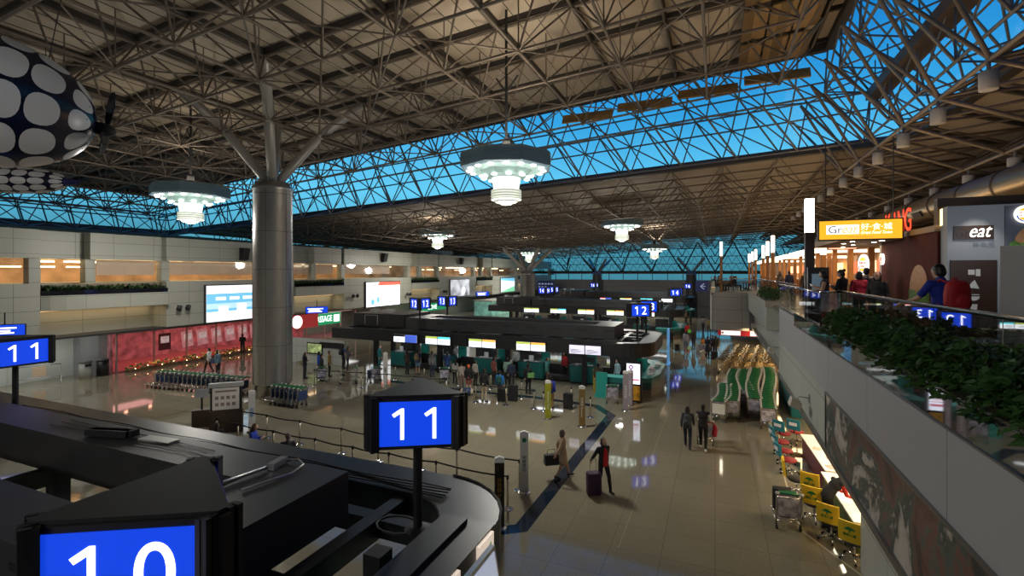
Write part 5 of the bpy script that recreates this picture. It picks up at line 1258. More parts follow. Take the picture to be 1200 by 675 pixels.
# brown information board near the left row of trolleys
r = thing('information_board', 'brown free-standing information board with white notice, behind the nearest island', 'information board', (-19.2, 14.3, 0), .75)
t = MB(); t.bx(-.62, .62, -.14, .14, 0, .95); t.build('pedestal', mat('board_brown', (.07, .045, .03), .45), r)
t = MB(); t.bx(-.58, .58, -.1, .08, .9, 1.95); t.build('frame', BLACK2, r)
t = MB(); t.bx(-.5, .5, -.115, -.1, .98, 1.9); f_ = t.build('notice', mat('notice_white', (.62, .58, .52), .5, emit=.08), r)
t = MB()
for q in range(2):
    for p in range(4): t.bx(-.4+.21*p, -.27+.21*p, -.122, -.115, 1.42-.28*q, 1.56-.28*q)
t.bx(-.4, .4, -.122, -.115, 1.72, 1.8); each(t, 'pictogram', mat('pictogram', (.35, .25, .25), .5), f_)
t = MB(); t.bx(-.65, .65, -.12, .1, 1.93, 2.1); t.build('header', mat('header_grey', (.5, .5, .48), .4), r)
r = thing('small_sign_stand', 'small dark stand with grey tilted plate beside the brown information board', 'sign stand', (-20.9, 14.4, 0), .8)
t = MB(); t.bx(-.35, .35, -.2, .2, 0, .75); t.build('plinth', MATS['board_brown'], r); t = MB(); t.cyl((0, 0, .7), (0, 0, 1.35), .04); t.build('pole', BLACK2, r)
t = MB(); t.box((0, -.03, 1.45), (.5, .04, .36), M=Matrix.Rotation(-.3, 3, 'X')); t.build('plate', mat('plate_grey', (.35, .37, .38), .4), r)
r = thing('small_sign_stand', 'small silver sign on a thin pole behind the nearest island, left of the information board', 'sign stand', (-17.6, 9.6, 0), .6)
t = MB(); t.cyl((0, 0, 0), (0, 0, 1.25), .025); t.build('pole', CHROME, r); t = MB(); t.bx(-.3, .3, -.03, .0, 1.2, 1.5); t.build('plate', mat('plate_silver', (.4, .42, .4), .3, .5), r)
# ---------------------------------------------------------------- luggage trolleys
FRM = mat('trolley_steel', (.62, .60, .56), .25, .9); GRNH = mat('trolley_green', (.01, .16, .05), .45); ADP = mat('trolley_advert', (.34, .33, .40), .45, vary=.75, vscale=7)
WARMFRM = mat('trolley_warm_lit_steel', (.62, .48, .28), .25, .9)  # trolley steel with the warm shop light put into its colour
def trolley(frame, adv, green=True, plate=True):
    """rear faces -Y: upright frame with handle; platform runs to +Y"""
    r = thing('luggage_trolley', 'x', 'luggage trolley')
    t = MB(); t.smooth = True
    for s in (-.29, .29): t.tube([(s, -.02, .12), (s*1.02, -.06, .55), (s, -.12, .98), (s*.95, -.10, 1.02)], .022, 6)
    t.tube([(-.29, -.03, .3), (.29, -.03, .3)], .014, 5); t.tube([(-.29, -.09, .88), (.29, -.09, .88)], .014, 5)
    t.tube([(-.27, 0, .16), (-.22, .85, .2), (-.1, .98, .2), (.1, .98, .2), (.22, .85, .2), (.27, 0, .16)], .02, 6)
    for q in range(4): t.tube([(-.26+.012*q, .1+.2*q, .175), (.26-.012*q, .1+.2*q, .175)], .012, 5)
    t.tube([(-.28, -.07, .72), (-.24, .18, .78), (.24, .18, .78), (.28, -.07, .72)], .012, 5)
    t.build('frame', frame, r)
    t = MB(); t.smooth = True; t.cyl((-.3, -.13, 1.0), (.3, -.13, 1.0), .028, n=8); t.build('handle', GRNH if green else BLACK2, r)
    if plate: t = MB(); t.box((0, .0, .97), (.42, .2, .02), M=Matrix.Rotation(.1, 3, 'X')); t.build('green_plate', GRNH, r)
    for q in (-1, 1): t = MB(); t.smooth = True; t.cyl((.24*q, -.13, 1.0), (.33*q, -.13, 1.0), .036, n=8); t.build('handle_grip', mat('grip_white', (.6, .6, .57), .4), r)
    if adv: t = MB(); t.bx(-.26, .26, -.085, -.07, .38, .84); t.build('advert_panel', adv, r)
    for (x, y) in ((-.28, -.02), (.28, -.02), (0, .9)):
        w_ = MB(); w_.smooth = True; w_.cyl((x-.02, y, .065), (x+.02, y, .065), .065, n=10); w_.build('wheel', BLACK2, r)
    return r
tg = trolley(FRM, ADP); tb = trolley(FRM, mat('trolley_blue', (.03, .06, .16), .4), True); to_ = trolley(WARMFRM, None, False, False); tw = trolley(FRM, WHITE)
used = {}
def put(proto, x, y, rz, label, group):
    if id(proto) not in used:
        used[id(proto)] = 1; proto.location = (x, y, 0); proto.rotation_euler = (0, 0, rz); proto['label'] = label; proto['group'] = group; return proto
    return dup(proto, (x, y, 0), rz, label, group)
rows = [((.15, 23.9), (.6, 27.7), 14, 'first row from the left at the right wall', tw), ((.62, 24.3), (1.15, 32.0), 26, 'second row from the left at the right wall', tg), ((1.38, 26.7), (1.55, 32.2), 19, 'third row from the left at the right wall', tg),
        ((1.68, 25.1), (2.2, 32.8), 26, 'fourth row from the left at the right wall', tg), ((2.2, 23.5), (2.95, 33.3), 32, 'fifth row from the left at the right wall', tg)]
for ri, (a, b, n, lab, pf) in enumerate(rows):
    for k in range(n):
        u = k/(n-1); x = a[0]+(b[0]-a[0])*u+.1*math.sin(u*5+ri); y = a[1]+(b[1]-a[1])*u; 
        put(pf if k == 0 else tg, x, y, -.06, 'green-plated trolley nested in the '+lab if k else ('white-panelled front trolley of the ' if pf is tw else 'front trolley with printed panel of the ')+lab, lab)
gl = [('warm-lit steel trolley in the %s row behind the green-plated trolleys' % w) for w in ('first', 'second', 'third', 'fourth', 'fifth')]
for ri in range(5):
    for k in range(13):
        put(to_, .45+.72*ri+.16*k*.45, 35.2+.62*k+.3*(ri % 2), -.15+random.uniform(-.38, .38), gl[ri], 'warm-lit trolley row %s' % ['one', 'two', 'three', 'four', 'five'][ri])
for k in range(19): put(tb, -30.2+.345*k, 18.25+.035*k, PI/2+.15, 'steel trolley nested in the long row left of the near column', 'long trolley row left of the near column')
for k in range(7): put(tb, -21.0+.30*k, 18.35, PI/2-.1, 'steel trolley nested in the short row right of the near column', 'short trolley row right of the near column')
bag_m = [mat('suitcase_%d' % q, c, .45) for q, c in enumerate(((.012, .012, .014), (.05, .02, .06), (.25, .02, .025), (.03, .05, .12), (.16, .13, .10)))]
def suitcase(x, y, z, rz, m, h, w, d, label, pull=True, lay=False):
    r = thing('suitcase', label, 'suitcase', (x, y, z), rz)
    t = MB(); e = .05; pts = [(-w/2+e, -d/2), (w/2-e, -d/2), (w/2, -d/2+e), (w/2, d/2-e), (w/2-e, d/2), (-w/2+e, d/2), (-w/2, d/2-e), (-w/2, -d/2+e)]
    t.prism(pts, .05, h); t.prism([(px*.93, py*.9) for px, py in pts], h, h+.02); t.build('shell', m, r)
    t = MB()
    for q in range(4): t.bx(-w*.36+w*.24*q-.012, -w*.36+w*.24*q+.012, -d/2-.012, -d/2, .12, h-.08)
    each(t, 'rib', m, r)
    for sx in (-1, 1):
        for sy in (-1, 1): t = MB(); t.cyl((sx*w*.38-.015, sy*d*.3, .03), (sx*w*.38+.015, sy*d*.3, .03), .03, n=8); t.build('wheel', BLACK2, r)
    if pull: t = MB(); t.tube([(-.09, d*.35, h), (-.09, d*.35, h+.38), (.09, d*.35, h+.38), (.09, d*.35, h)], .011, 5); t.build('pull_handle', CHROME, r)
    return r
def loaded(x, y, rz, label, bags):
    put(tg, x, y, rz, label, None)
    R = Matrix.Rotation(rz, 3, 'Z')
    for q, (m, lb, h, w, d, oy, z) in enumerate(bags):
        p = R @ V((0, oy, 0)); suitcase(x+p.x, y+p.y, z, rz, m, h, w, d, lb, False)
loaded(1.78, 14.6, .12, 'single loaded luggage trolley parked left of the yellow chairs', [(bag_m[1], 'purple suitcase on the single trolley left of the yellow chairs', .55, .42, .28, .3, .2), (bag_m[0], 'black suitcase on the single trolley left of the yellow chairs', .6, .45, .25, .66, .2)])
loaded(-22.3, 22.9, .9, 'loaded trolley in the left queue, beside the person in the blue jacket', [(bag_m[0], 'black suitcase on the trolley beside the person in the blue jacket', .6, .5, .3, .45, .2), (bag_m[2], 'red case on the trolley beside the person in the blue jacket', .35, .4, .25, .8, .2)])
loaded(-20.3, 23.6, 2.4, 'loaded trolley in the left queue, second toward the right', [(bag_m[4], 'tan suitcase on the second queue trolley', .55, .45, .3, .45, .2)])
loaded(-19.3, 24.2, 1.2, 'loaded trolley in the left queue, nearest the teal clerk', [(bag_m[3], 'navy suitcase on the queue trolley nearest the teal clerk', .5, .45, .3, .45, .2)])
loaded(-15.2, 25.6, .4, 'loaded trolley among the seated-looking group in the middle queue', [(bag_m[0], 'black suitcase on the trolley in the middle queue', .6, .45, .3, .45, .2)])
loaded(-.35, 20.5, -.05, 'trolley pushed by the couple walking away', [(bag_m[2], 'red suitcase on the trolley pushed by the couple', .6, .6, .3, .5, .2)])
put(tg, -4.9, 25.0, .35, 'empty trolley standing before the free-standing teal board', None)
put(tg, -1.0, 43.0, -.3, 'trolley near the dark-clothed group by the bay', None)
suitcase(-6.75, 23.3, 0, .2, bag_m[0], .75, .48, .3, 'black wheeled suitcase beside the traveller in the blue and black jacket')
suitcase(-9.85, 23.6, 0, .1, bag_m[0], .8, .5, .32, 'black suitcase behind the boy with green backpack')
suitcase(-10.35, 23.3, 0, -.2, bag_m[0], .65, .45, .3, 'second black suitcase by the boy with green backpack')
suitcase(-3.42, 14.62, 0, .5, bag_m[1], .66, .44, .3, 'dark purple suitcase pulled by the woman in black jacket and red top')
suitcase(-3.0, 43.8, 0, .1, bag_m[0], .6, .42, .28, 'black suitcase left of the pair standing by the third island')
suitcase(-.05, 41.0, 0, .3, bag_m[0], .6, .45, .3, 'black suitcase by the dark-clothed group near the bay')
r = thing('striped_tote_bag', 'cream bag with dark stripe on the floor among the middle queue', 'bag', (-12.6, 23.6, 0), .4)
t = MB(); t.smooth = True; t.tube([(-.34, 0, .22), (-.2, 0, .24), (.2, 0, .24), (.34, 0, .22)], [.12, .21, .21, .12], 12); t.build('body', mat('bag_cream', (.6, .52, .38), .6), r); t = MB(); t.smooth = True; t.tube([(-.22, 0, .24), (.22, 0, .24)], .216, 12); t.build('stripe', bag_m[3], r)
# ---------------------------------------------------------------- airships hanging under the roof
def airship(name, label, loc, a, b, rz, prop):
    r = thing(name, label, 'airship model', loc, rz); r.rotation_euler = (.0, .14 if prop else .03, rz)
    NAVY = mat('airship_navy', (.006, .010, .035), .25); DOT = mat('airship_dot', (.74, .74, .76), .3)
    t = MB(); t.smooth = True; n = 36
    prof = [(max(.001, b*math.sin(PI*k/30)**.9), -a*math.cos(PI*k/30)) for k in range(31)]
    t.lathe(prof, (0, 0, 0), n, axis=(1, 0, 0)); t.m = 1
    def pt(x, an, e=1.006):
        th = math.acos(max(-1, min(1, -x/a))); rr = b*math.sin(th)**.9*e
        return V((x, rr*math.cos(an), rr*math.sin(an)))
    M = 10
    nr = 7
    for i in range(nr):
        x0 = -a*.86+a*1.72*i/(nr-1); hw = a*.132
        if abs(x0) > a*.75: hw = a*.09
        for j in range(M):
            an0 = 2*PI*(j+.5*(i % 2)*0)/M+.15; ha = PI/M*.90
            vs = [pt(x0, an0)]; K = 20; fs = []
            for ring in (.5, 1.):
                for k in range(K): q = 2*PI*k/K; cx, sx = math.cos(q), math.sin(q); vs.append(pt(x0+hw*ring*math.copysign(abs(cx)**.85, cx), an0+ha*ring*math.copysign(abs(sx)**.85, sx)))
            for k in range(K): fs.append((0, 1+k, 1+(k+1) % K)); fs.append((1+k, 1+K+k, 1+K+(k+1) % K, 1+(k+1) % K))
            t.add(vs, fs)
    t.build('envelope', [NAVY, DOT], r, fix=False)
    if prop:
        t = MB(); t.smooth = True; t.lathe([(.02, a-.06), (.16, a), (.17, a+.22), (.1, a+.34), (.02, a+.4)], n=14, axis=(1, 0, 0)); t.build('propeller_hub', BLACK2, r)
        for k in range(3):
            an = PI/2+2*PI*k/3+.05; d = V((0, math.cos(an), math.sin(an))); s = V((.5, -math.sin(an)*.8, math.cos(an)*.8))
            c = V((a+.18, 0, 0)); t = MB()
            prof = [(.1, .06), (.35, .12), (.65, .14), (.9, .11), (1.0, .05)]
            vs = []; 
            for rr, w in prof: vs += [c+d*rr-s*w, c+d*rr+s*w, c+d*rr+s*w+V((.02, 0, 0)), c+d*rr-s*w+V((.02, 0, 0))]
            t.add(vs, [(4*k_+q, 4*k_+4+q, 4*k_+4+(q+1) % 4, 4*k_+(q+1) % 4) for k_ in range(4) for q in range(4)]+[(0, 1, 2, 3), (16, 17, 18, 19)]); t.build('propeller_blade', mat('blade_dark', (.008, .012, .025), .25), r)
    else:
        t = MB(); t.smooth = True; t.lathe([(b*.42, a*.86), (b*.25, a*1.05), (b*.08, a*1.2), (.01, a*1.25)], n=14, axis=(1, 0, 0)); t.build('nose_cone', mat('nose_navy', (.01, .02, .12), .3), r)
    for x in (-.5*a, .5*a): t = MB(); t.cyl((x, 0, b*.8), (x, 0, b*.8+5.), .012, n=5); t.build('cable', DGREY, r)
    return r
airship('spotted_airship', 'large white-spotted dark airship with propeller hanging at the top left', (-15.45, 5.35, 10.78), 2.15, 1.5, 1.12, True)
airship('spotted_airship', 'smaller white-spotted airship with navy nose, below and behind the large one', (-24.2, 9.5, 10.25), 2.0, .5, .42, False)
# ================================================================ people
SKIN = [mat('skin_light', (.56, .34, .23), .5), mat('skin_tan', (.44, .25, .16), .5)]
HAIRB = mat('hair_black', (.010, .008, .007), .4); HAIRG = mat('hair_greying', (.10, .085, .07), .5)
SHOE = mat('shoe_black', (.012, .012, .012), .4); SHOEW = mat('shoe_white', (.6, .6, .58), .5)
def rig(pose):
    J = dict(tilt=0., dz=0., head=0.)
    for s, n in ((-1, 'l'), (1, 'r')):
        J['hip'+n] = (.09*s, 0, .90); J['knee'+n] = (.10*s, .015, .50); J['ank'+n] = (.105*s, -.02, .085); J['toe'+n] = (.13*s, .14, .035)
        J['sho'+n] = (.175*s, -.01, 1.385); J['elb'+n] = (.225*s, -.03, 1.12); J['wri'+n] = (.225*s, .05, .88); J['fin'+n] = (0, .12, -.99)
    if pose == 'phone':
        for s, n in ((-1, 'l'), (1, 'r')): J['elb'+n] = (.23*s, .03, 1.12); J['wri'+n] = (.09*s, .24, 1.19); J['fin'+n] = (-.4*s, .8, .45)
        J['head'] = .35
    if pose in ('walk', 'pull', 'push'):
        J['kneel'] = (-.10, .17, .53); J['ankl'] = (-.10, .26, .10); J['toel'] = (-.11, .43, .075)
        J['kneer'] = (.10, -.02, .49); J['ankr'] = (.10, -.25, .12); J['toer'] = (.11, -.11, .035)
        J['elbl'] = (-.225, -.12, 1.13); J['wril'] = (-.23, -.10, .88); J['finl'] = (0, 0, -1)
        J['elbr'] = (.225, .06, 1.12); J['wrir'] = (.22, .22, .94); J['finr'] = (0, .4, -.9)
    if pose == 'pull': J['elbr'] = (.25, -.14, 1.13); J['wrir'] = (.27, -.30, .93); J['finr'] = (0, -.3, -.95)
    if pose == 'push':
        for s, n in ((-1, 'l'), (1, 'r')): J['elb'+n] = (.26*s, .06, 1.13); J['wri'+n] = (.24*s, .32, 1.02); J['fin'+n] = (-.1*s, .9, -.3)
    if pose == 'rail':
        J['elbl'] = (-.30, .10, 1.16); J['wril'] = (-.36, .34, 1.10); J['finl'] = (-.1, .95, -.25); J['elbr'] = (.24, .02, 1.13); J['wrir'] = (.12, .24, 1.06); J['finr'] = (-.6, .8, 0); J['tilt'] = .12; J['head'] = .1
    if pose == 'lean':
        J['tilt'] = .75
        for s, n in ((-1, 'l'), (1, 'r')): J['elb'+n] = (.24*s, .20, 1.24); J['wri'+n] = (.16*s, .40, 1.30); J['fin'+n] = (0, .8, .6)
        J['head'] = .2
    if pose == 'sit':
        J['dz'] = -.43
        for s, n in ((-1, 'l'), (1, 'r')):
            J['hip'+n] = (.09*s, 0, .92); J['knee'+n] = (.12*s, .42, .93); J['ank'+n] = (.12*s, .42, .52); J['toe'+n] = (.13*s, .57, .465)
            J['elb'+n] = (.24*s, .08, 1.13); J['wri'+n] = (.12*s, .30, 1.14); J['fin'+n] = (-.3*s, .9, -.1)
        J['head'] = .25
    return J
def body_parts(pose, style, bottom, hair):
    """returns {part: MB} of overlapping closed shapes, welded into continuous skins afterwards"""
    J = rig(pose); c, s_ = math.cos(-J['tilt']), math.sin(-J['tilt']); dz = V((0, 0, J['dz']))
    Rt = Matrix.Rotation(-J['tilt'], 3, 'X')
    def up(p):
        p = V(p)
        if p.z > .95 and J['tilt']: p = Rt @ (p-V((0, 0, .95)))+V((0, 0, .95))
        return p+dz
    Rh = Rt @ Matrix.Rotation(-J['head'], 3, 'X'); nk = V((0, -.005, 1.49))
    def hd(p): p = Matrix.Rotation(-J['head'], 3, 'X') @ (V(p)-nk)+nk; return up(p)
    P = {}
    b = MB(); P['body'] = b
    b.ell(hd((0, .015, 1.60)), (.076, .095, .112), 14, 10, Rh); b.ell(hd((0, .05, 1.545)), (.052, .055, .06), 10, 8, Rh)
    b.ell(hd((0, .112, 1.585)), (.014, .022, .026), 8, 6, Rh); b.ell(hd((0, .098, 1.542)), (.024, .012, .010), 8, 6, Rh); b.ell(hd((0, .10, 1.628)), (.05, .012, .010), 8, 6, Rh)
    for q in (-1, 1): b.ell(hd((.078*q, .0, 1.585)), (.012, .02, .032), 8, 6, Rh)
    b.cap(up((0, -.015, 1.38)), hd((0, .0, 1.55)), .055, .05)
    b.ell(up((0, 0, 1.27)), (.145, .09, .17), 12, 8, Rt); b.ell(up((0, 0, 1.05)), (.125, .085, .18), 12, 8, Rt); b.ell(V((0, 0, .93))+dz, (.14, .095, .1), 12, 8)
    for q, n in ((-1, 'l'), (1, 'r')):
        sh, el, wr = up(J['sho'+n]), up(J['elb'+n]), up(J['wri'+n])
        b.cap(sh, el, .047, .038); b.cap(el, wr, .037, .025); b.cap(up((0, 0, 1.36)), sh, .06, .05)
        f = (Rt @ V(J['fin'+n])).normalized(); side = f.cross(V((0, 0, 1)) if abs(f.z) < .8 else V((1, 0, 0)) ).normalized()
        if abs(f.z) >= .8: side = V((0, 1, 0))
        nrm = f.cross(side).normalized()
        if nrm.dot(V((-q, 0, -.2))) < 0: nrm = -nrm
        pc = wr+f*.055; b.ell(pc, (.034, .034, .03), 8, 6); b.cap(wr+f*.01, wr+f*.085, .027, .027); b.cap(wr+f*.03+side*.018, wr+f*.085+side*.026, .017, .014); b.cap(wr+f*.03-side*.018, wr+f*.085-side*.026, .017, .014)
        for k in range(4):
            o = (k-1.5)*.0195; L = (.062, .072, .066, .05)[k]
            p0 = wr+f*.085+side*o; p1 = p0+f*L*.55+nrm*.008; p2 = p1+f*L*.35+nrm*.026
            b.cap(p0, p1, .0092, .0088, 8); b.cap(p1, p2, .0088, .0075, 8)
        t0 = wr+f*.03+side*.026; t1 = t0+f*.03+side*.028+nrm*.012; b.cap(t0, t1, .012, .010, 8); b.cap(t1, t1+f*.032+nrm*.014, .010, .008, 8)
        hp, kn, an, to = V(J['hip'+n])+dz, V(J['knee'+n])+dz, V(J['ank'+n])+dz, V(J['toe'+n])+dz
        b.cap(hp, kn, .075, .05); b.cap(kn, an, .049, .034); b.ell(kn.lerp(an, .3)+V((0, -.015, 0)), (.05, .05, .11), 8, 6); b.cap(an+V((0, -.02, -.03)), to, .036, .026)
    # top
    t = MB(); P['top'] = t
    t.ell(up((0, .0, 1.27)), (.185, .125, .19), 14, 10, Rt); t.ell(up((0, .0, 1.08)), (.165, .12, .20), 14, 10, Rt)
    hem = .90 if style != 'long' else .82
    t.cap(up((-.05, 0, 1.0)), V((-.06, 0, hem))+dz, .115, .118, 12); t.cap(up((.05, 0, 1.0)), V((.06, 0, hem))+dz, .115, .118, 12)
    t.cap(up((0, -.02, 1.42)), up((0, -.01, 1.455)), .075, .068)
    for q, n in ((-1, 'l'), (1, 'r')):
        sh, el, wr = up(J['sho'+n]), up(J['elb'+n]), up(J['wri'+n])
        t.cap(up((.06*q, -.01, 1.36)), sh, .085, .066)
        if style == 'tee': t.cap(sh, sh.lerp(el, .75), .064, .058)
        elif style == 'vest': pass
        else: t.cap(sh, el, .066, .056); t.cap(el, el.lerp(wr, .93), .055, .044)
    if style == 'coat':
        for q in (-.05, .05): t.cap(V((q, .01, .98))+dz, V((q*1.3, .01, .60))+dz, .125, .165, 14)
    if style in ('vest',):
        sl = MB(); P['sleeve'] = sl
        for q, n in ((-1, 'l'), (1, 'r')):
            sh, el, wr = up(J['sho'+n]), up(J['elb'+n]), up(J['wri'+n]); sl.cap(sh, el, .06, .052); sl.cap(el, el.lerp(wr, .93), .05, .04)
    # bottom
    t = MB(); P['bottom'] = t
    if bottom == 'skirt':
        for q in (-.045, .045): t.cap(V((q, .01, .95))+dz, V((q*1.3, .01, .66))+dz, .115, .145, 14)
    else:
        t.ell(V((0, -.01, .93))+dz, (.158, .118, .12), 12, 8)
        for n in 'lr':
            hp, kn, an = V(J['hip'+n])+dz, V(J['knee'+n])+dz, V(J['ank'+n])+dz
            t.cap(hp, kn if bottom != 'shorts' else hp.lerp(kn, .85), .09, .066)
            if bottom != 'shorts': t.cap(kn, an+(kn-an)*.06, .064, .05); t.ell(kn.lerp(an, .3)+V((0, -.014, 0)), (.06, .062, .12), 8, 6)
    for n, nm in (('l', 'shoe_l'), ('r', 'shoe_r')):
        an, to = V(J['ank'+n])+dz, V(J['toe'+n])+dz; t = MB(); P[nm] = t
        t.cap(an+V((0, -.03, -.032)), to, .045, .035, 10); t.cap(an+V((0, -.01, -.0)), an+V((0, -.02, -.03)), .043, .045, 10)
    h = MB(); P['hair'] = h
    h.ell(hd((0, -.012, 1.622)), (.086, .098, .104), 14, 10, Rh); h.ell(hd((0, -.035, 1.575)), (.082, .075, .09), 12, 8, Rh)
    if hair == 'long':
        h.ell(hd((0, -.055, 1.50)), (.088, .06, .13), 12, 8, Rh); h.ell(up((0, -.085, 1.38)), (.095, .05, .14), 12, 8, Rt)
        for q in (-1, 1): h.ell(hd((.075*q, .0, 1.52)), (.028, .05, .12), 8, 6, Rh)
    if hair == 'bob':
        h.ell(hd((0, -.04, 1.53)), (.095, .075, .10), 12, 8, Rh)
        for q in (-1, 1): h.ell(hd((.078*q, .01, 1.54)), (.025, .055, .08), 8, 6, Rh)
    if hair == 'bun': h.ell(hd((0, -.12, 1.66)), (.05, .05, .05), 10, 8, Rh)
    if hair == 'tail': h.ell(hd((0, -.12, 1.60)), (.035, .04, .05), 8, 6, Rh); h.ell(hd((0, -.13, 1.48)), (.03, .03, .12), 8, 6, Rh)
    if hair == 'cap':
        h.ell(hd((0, .0, 1.655)), (.092, .105, .075), 12, 8, Rh); h.ell(hd((0, .12, 1.65)), (.07, .07, .014), 12, 6, Rh)
    if hair == 'hood': h.ell(hd((0, -.01, 1.60)), (.11, .115, .13), 12, 8, Rh)
    return P
PMESH = {}
def bake_people(specs):
    tmp = []; seen = set()
    for (pose, style, bottom, hair) in specs:
        P = body_parts(pose, style, bottom, hair)
        for part, mb in P.items():
            key = {'body': ('body', pose), 'top': ('top', pose, style), 'sleeve': ('sleeve', pose), 'bottom': ('bottom', pose, bottom), 'hair': ('hair', pose, hair)}.get(part, (part, pose))
            if key in seen: continue
            seen.add(key)
            o = mb.build('t', SKIN[0])
            m = o.modifiers.new('r', 'REMESH'); m.mode = 'VOXEL'; m.voxel_size = .0085 if part == 'body' else .012; m.use_smooth_shade = True
            m = o.modifiers.new('s', 'SMOOTH'); m.factor = .5; m.iterations = 2 if part == 'body' else 5
            if part in ('body', 'top', 'bottom'): m = o.modifiers.new('d', 'DECIMATE'); m.ratio = .45 if part == 'body' else .35
            tmp.append((key, o))
    dg = bpy.context.evaluated_depsgraph_get(); dg.update()
    for key, o in tmp:
        me = bpy.data.meshes.new_from_object(o.evaluated_get(dg)); me.name = key[0]
        if 'coat' in key or 'skirt' in key:
            pass
        PMESH[key] = me
        d = o.data; bpy.data.objects.remove(o); bpy.data.meshes.remove(d)
CLOTH = {}
def cloth(c):
    k = tuple(round(x, 3) for x in c)
    if k not in CLOTH: CLOTH[k] = mat('cloth_%d' % len(CLOTH), c, .8, vary=.12, vscale=5)
    return CLOTH[k]
def attach(key, nm, par, m):
    o = bpy.data.objects.new(nm, PMESH[key]); COL.objects.link(o); o.parent = par
    o.material_slots[0].link = 'OBJECT'; o.material_slots[0].material = m
    return o
PEOPLE = []
def person(x, y, z, rz, label, pose='stand', style='jacket', bottom='trousers', hair='short', top=(.02, .02, .02), bot=(.015, .017, .025), hairm=None, skin=0, h=1.68, shoe=None, sleeve=None):
    PEOPLE.append((x, y, z, rz, label, pose, style, bottom, hair, top, bot, hairm, skin, h, shoe, sleeve))
TOPN = {'jacket': 'jacket', 'tee': 'shirt', 'coat': 'coat', 'vest': 'vest', 'long': 'jacket'}
def raise_people():
    bake_people({(p[5], p[6], p[7], p[8]) for p in PEOPLE})
    out = []
    for (x, y, z, rz, label, pose, style, bottom, hair, top, bot, hairm, skin, h, shoe, sleeve) in PEOPLE:
        r = thing('person', label, 'person', (x, y, z), rz)
        s = h/1.712; r.scale = (s, s, s)
        if pose == 'lean': pass
        attach(('body', pose), 'body', r, SKIN[skin])
        attach(('top', pose, style), TOPN[style], r, cloth(top))
        if style == 'vest': attach(('sleeve', pose), 'sleeves', r, cloth(sleeve or (.6, .6, .58)))
        attach(('bottom', pose, bottom), {'skirt': 'skirt', 'shorts': 'shorts'}.get(bottom, 'trousers'), r, cloth(bot))
        attach(('shoe_l', pose), 'shoe', r, shoe or SHOE); attach(('shoe_r', pose), 'shoe', r, shoe or SHOE)
        attach(('hair', pose, hair), {'cap': 'cap', 'hood': 'hood'}.get(hair, 'hair'), r, hairm or HAIRB)
        out.append(r)
    return out
K = (.012, .012, .014)
def face_to(x, y, tx, ty): return math.atan2(-(tx-x), ty-y)
# --- nearest figures on the open floor
person(-4.66, 15.4, 0, -1.05, 'woman in long tan coat walking right across the floor, black bag in hand', 'pull', 'coat', 'skirt', 'bob', (.42, .30, .19), (.1, .08, .06), HAIRG, 0, 1.60)
person(-3.2, 14.95, 0, -2.35, 'woman in open black jacket and red top pulling a purple suitcase', 'pull', 'jacket', 'trousers', 'bob', (.015, .015, .018), K, None, 0, 1.66)
person(-.42, 19.85, 0, -.05, 'man in black vest with white sleeves walking away, pushing a trolley', 'push', 'vest', 'trousers', 'short', K, K, None, 0, 1.76, SHOEW, (.62, .60, .58))
person(-.98, 19.85, 0, -.02, 'woman with long hair and small grey backpack walking away beside the man in black vest', 'walk', 'jacket', 'trousers', 'long', (.05, .055, .06), (.012, .016, .035), None, 0, 1.63)
person(2.72, 14.95, 0, -1.15, 'person in black vest with red sleeves bending over the service desk', 'lean', 'vest', 'trousers', 'short', (.02, .02, .02), K, None, 0, 1.72, None, (.55, .03, .02))
# --- left side
person(-31.5, 22.2, 0, 1.9, 'man in white shirt and dark trousers walking left of the near column', 'walk', 'jacket', 'trousers', 'short', (.62, .62, .60), K)
person(-30.2, 21.9, 0, -1.3, 'woman in blue denim jacket with a dark shoulder bag, left of the near column', 'stand', 'jacket', 'trousers', 'bob', (.10, .16, .22), K)
person(-36.2, 28.4, 0, .6, 'person all in black standing before the pink shop window', 'phone', 'jacket', 'trousers', 'short', K, K)
person(-24.2, 23.4, 0, -1.2, 'woman in black with a cream bag on her hip, leftmost of the left queue', 'phone', 'jacket', 'trousers', 'long', K, (.03, .035, .05))
person(-23.6, 24.0, 0, -.6, 'person in bright blue jacket in the left queue', 'stand', 'jacket', 'trousers', 'bob', (.01, .07, .40), (.12, .09, .04))
person(-23.2, 24.5, 0, -.9, 'person in mustard top among the left queue, right behind the blue jacket', 'stand', 'jacket', 'trousers', 'short', (.25, .17, .04), K)
person(-22.7, 23.3, 0, -.6, 'person in long black coat turned away, nearest in the left queue', 'stand', 'coat', 'trousers', 'short', K, K)
person(-23.3, 26.3, 0, -.9, 'woman with very long dark hair and grey jacket, by the pale partition', 'phone', 'jacket', 'trousers', 'long', (.07, .07, .08), K)
person(-24.2, 26.9, 0, -.4, 'person in navy shirt with black backpack, by the right end of the pale partition', 'stand', 'tee', 'trousers', 'short', (.02, .05, .15), K)
person(-21.7, 27.7, 0, -1.3, 'clerk in teal suit standing beside the leftmost teal desk', 'stand', 'jacket', 'trousers', 'short', (.02, .16, .16), (.02, .13, .13))
person(-24.9, 22.0, 0, 1.4, 'person in black half hidden behind the right edge of the near column', 'stand', 'jacket', 'trousers', 'short', K, K)
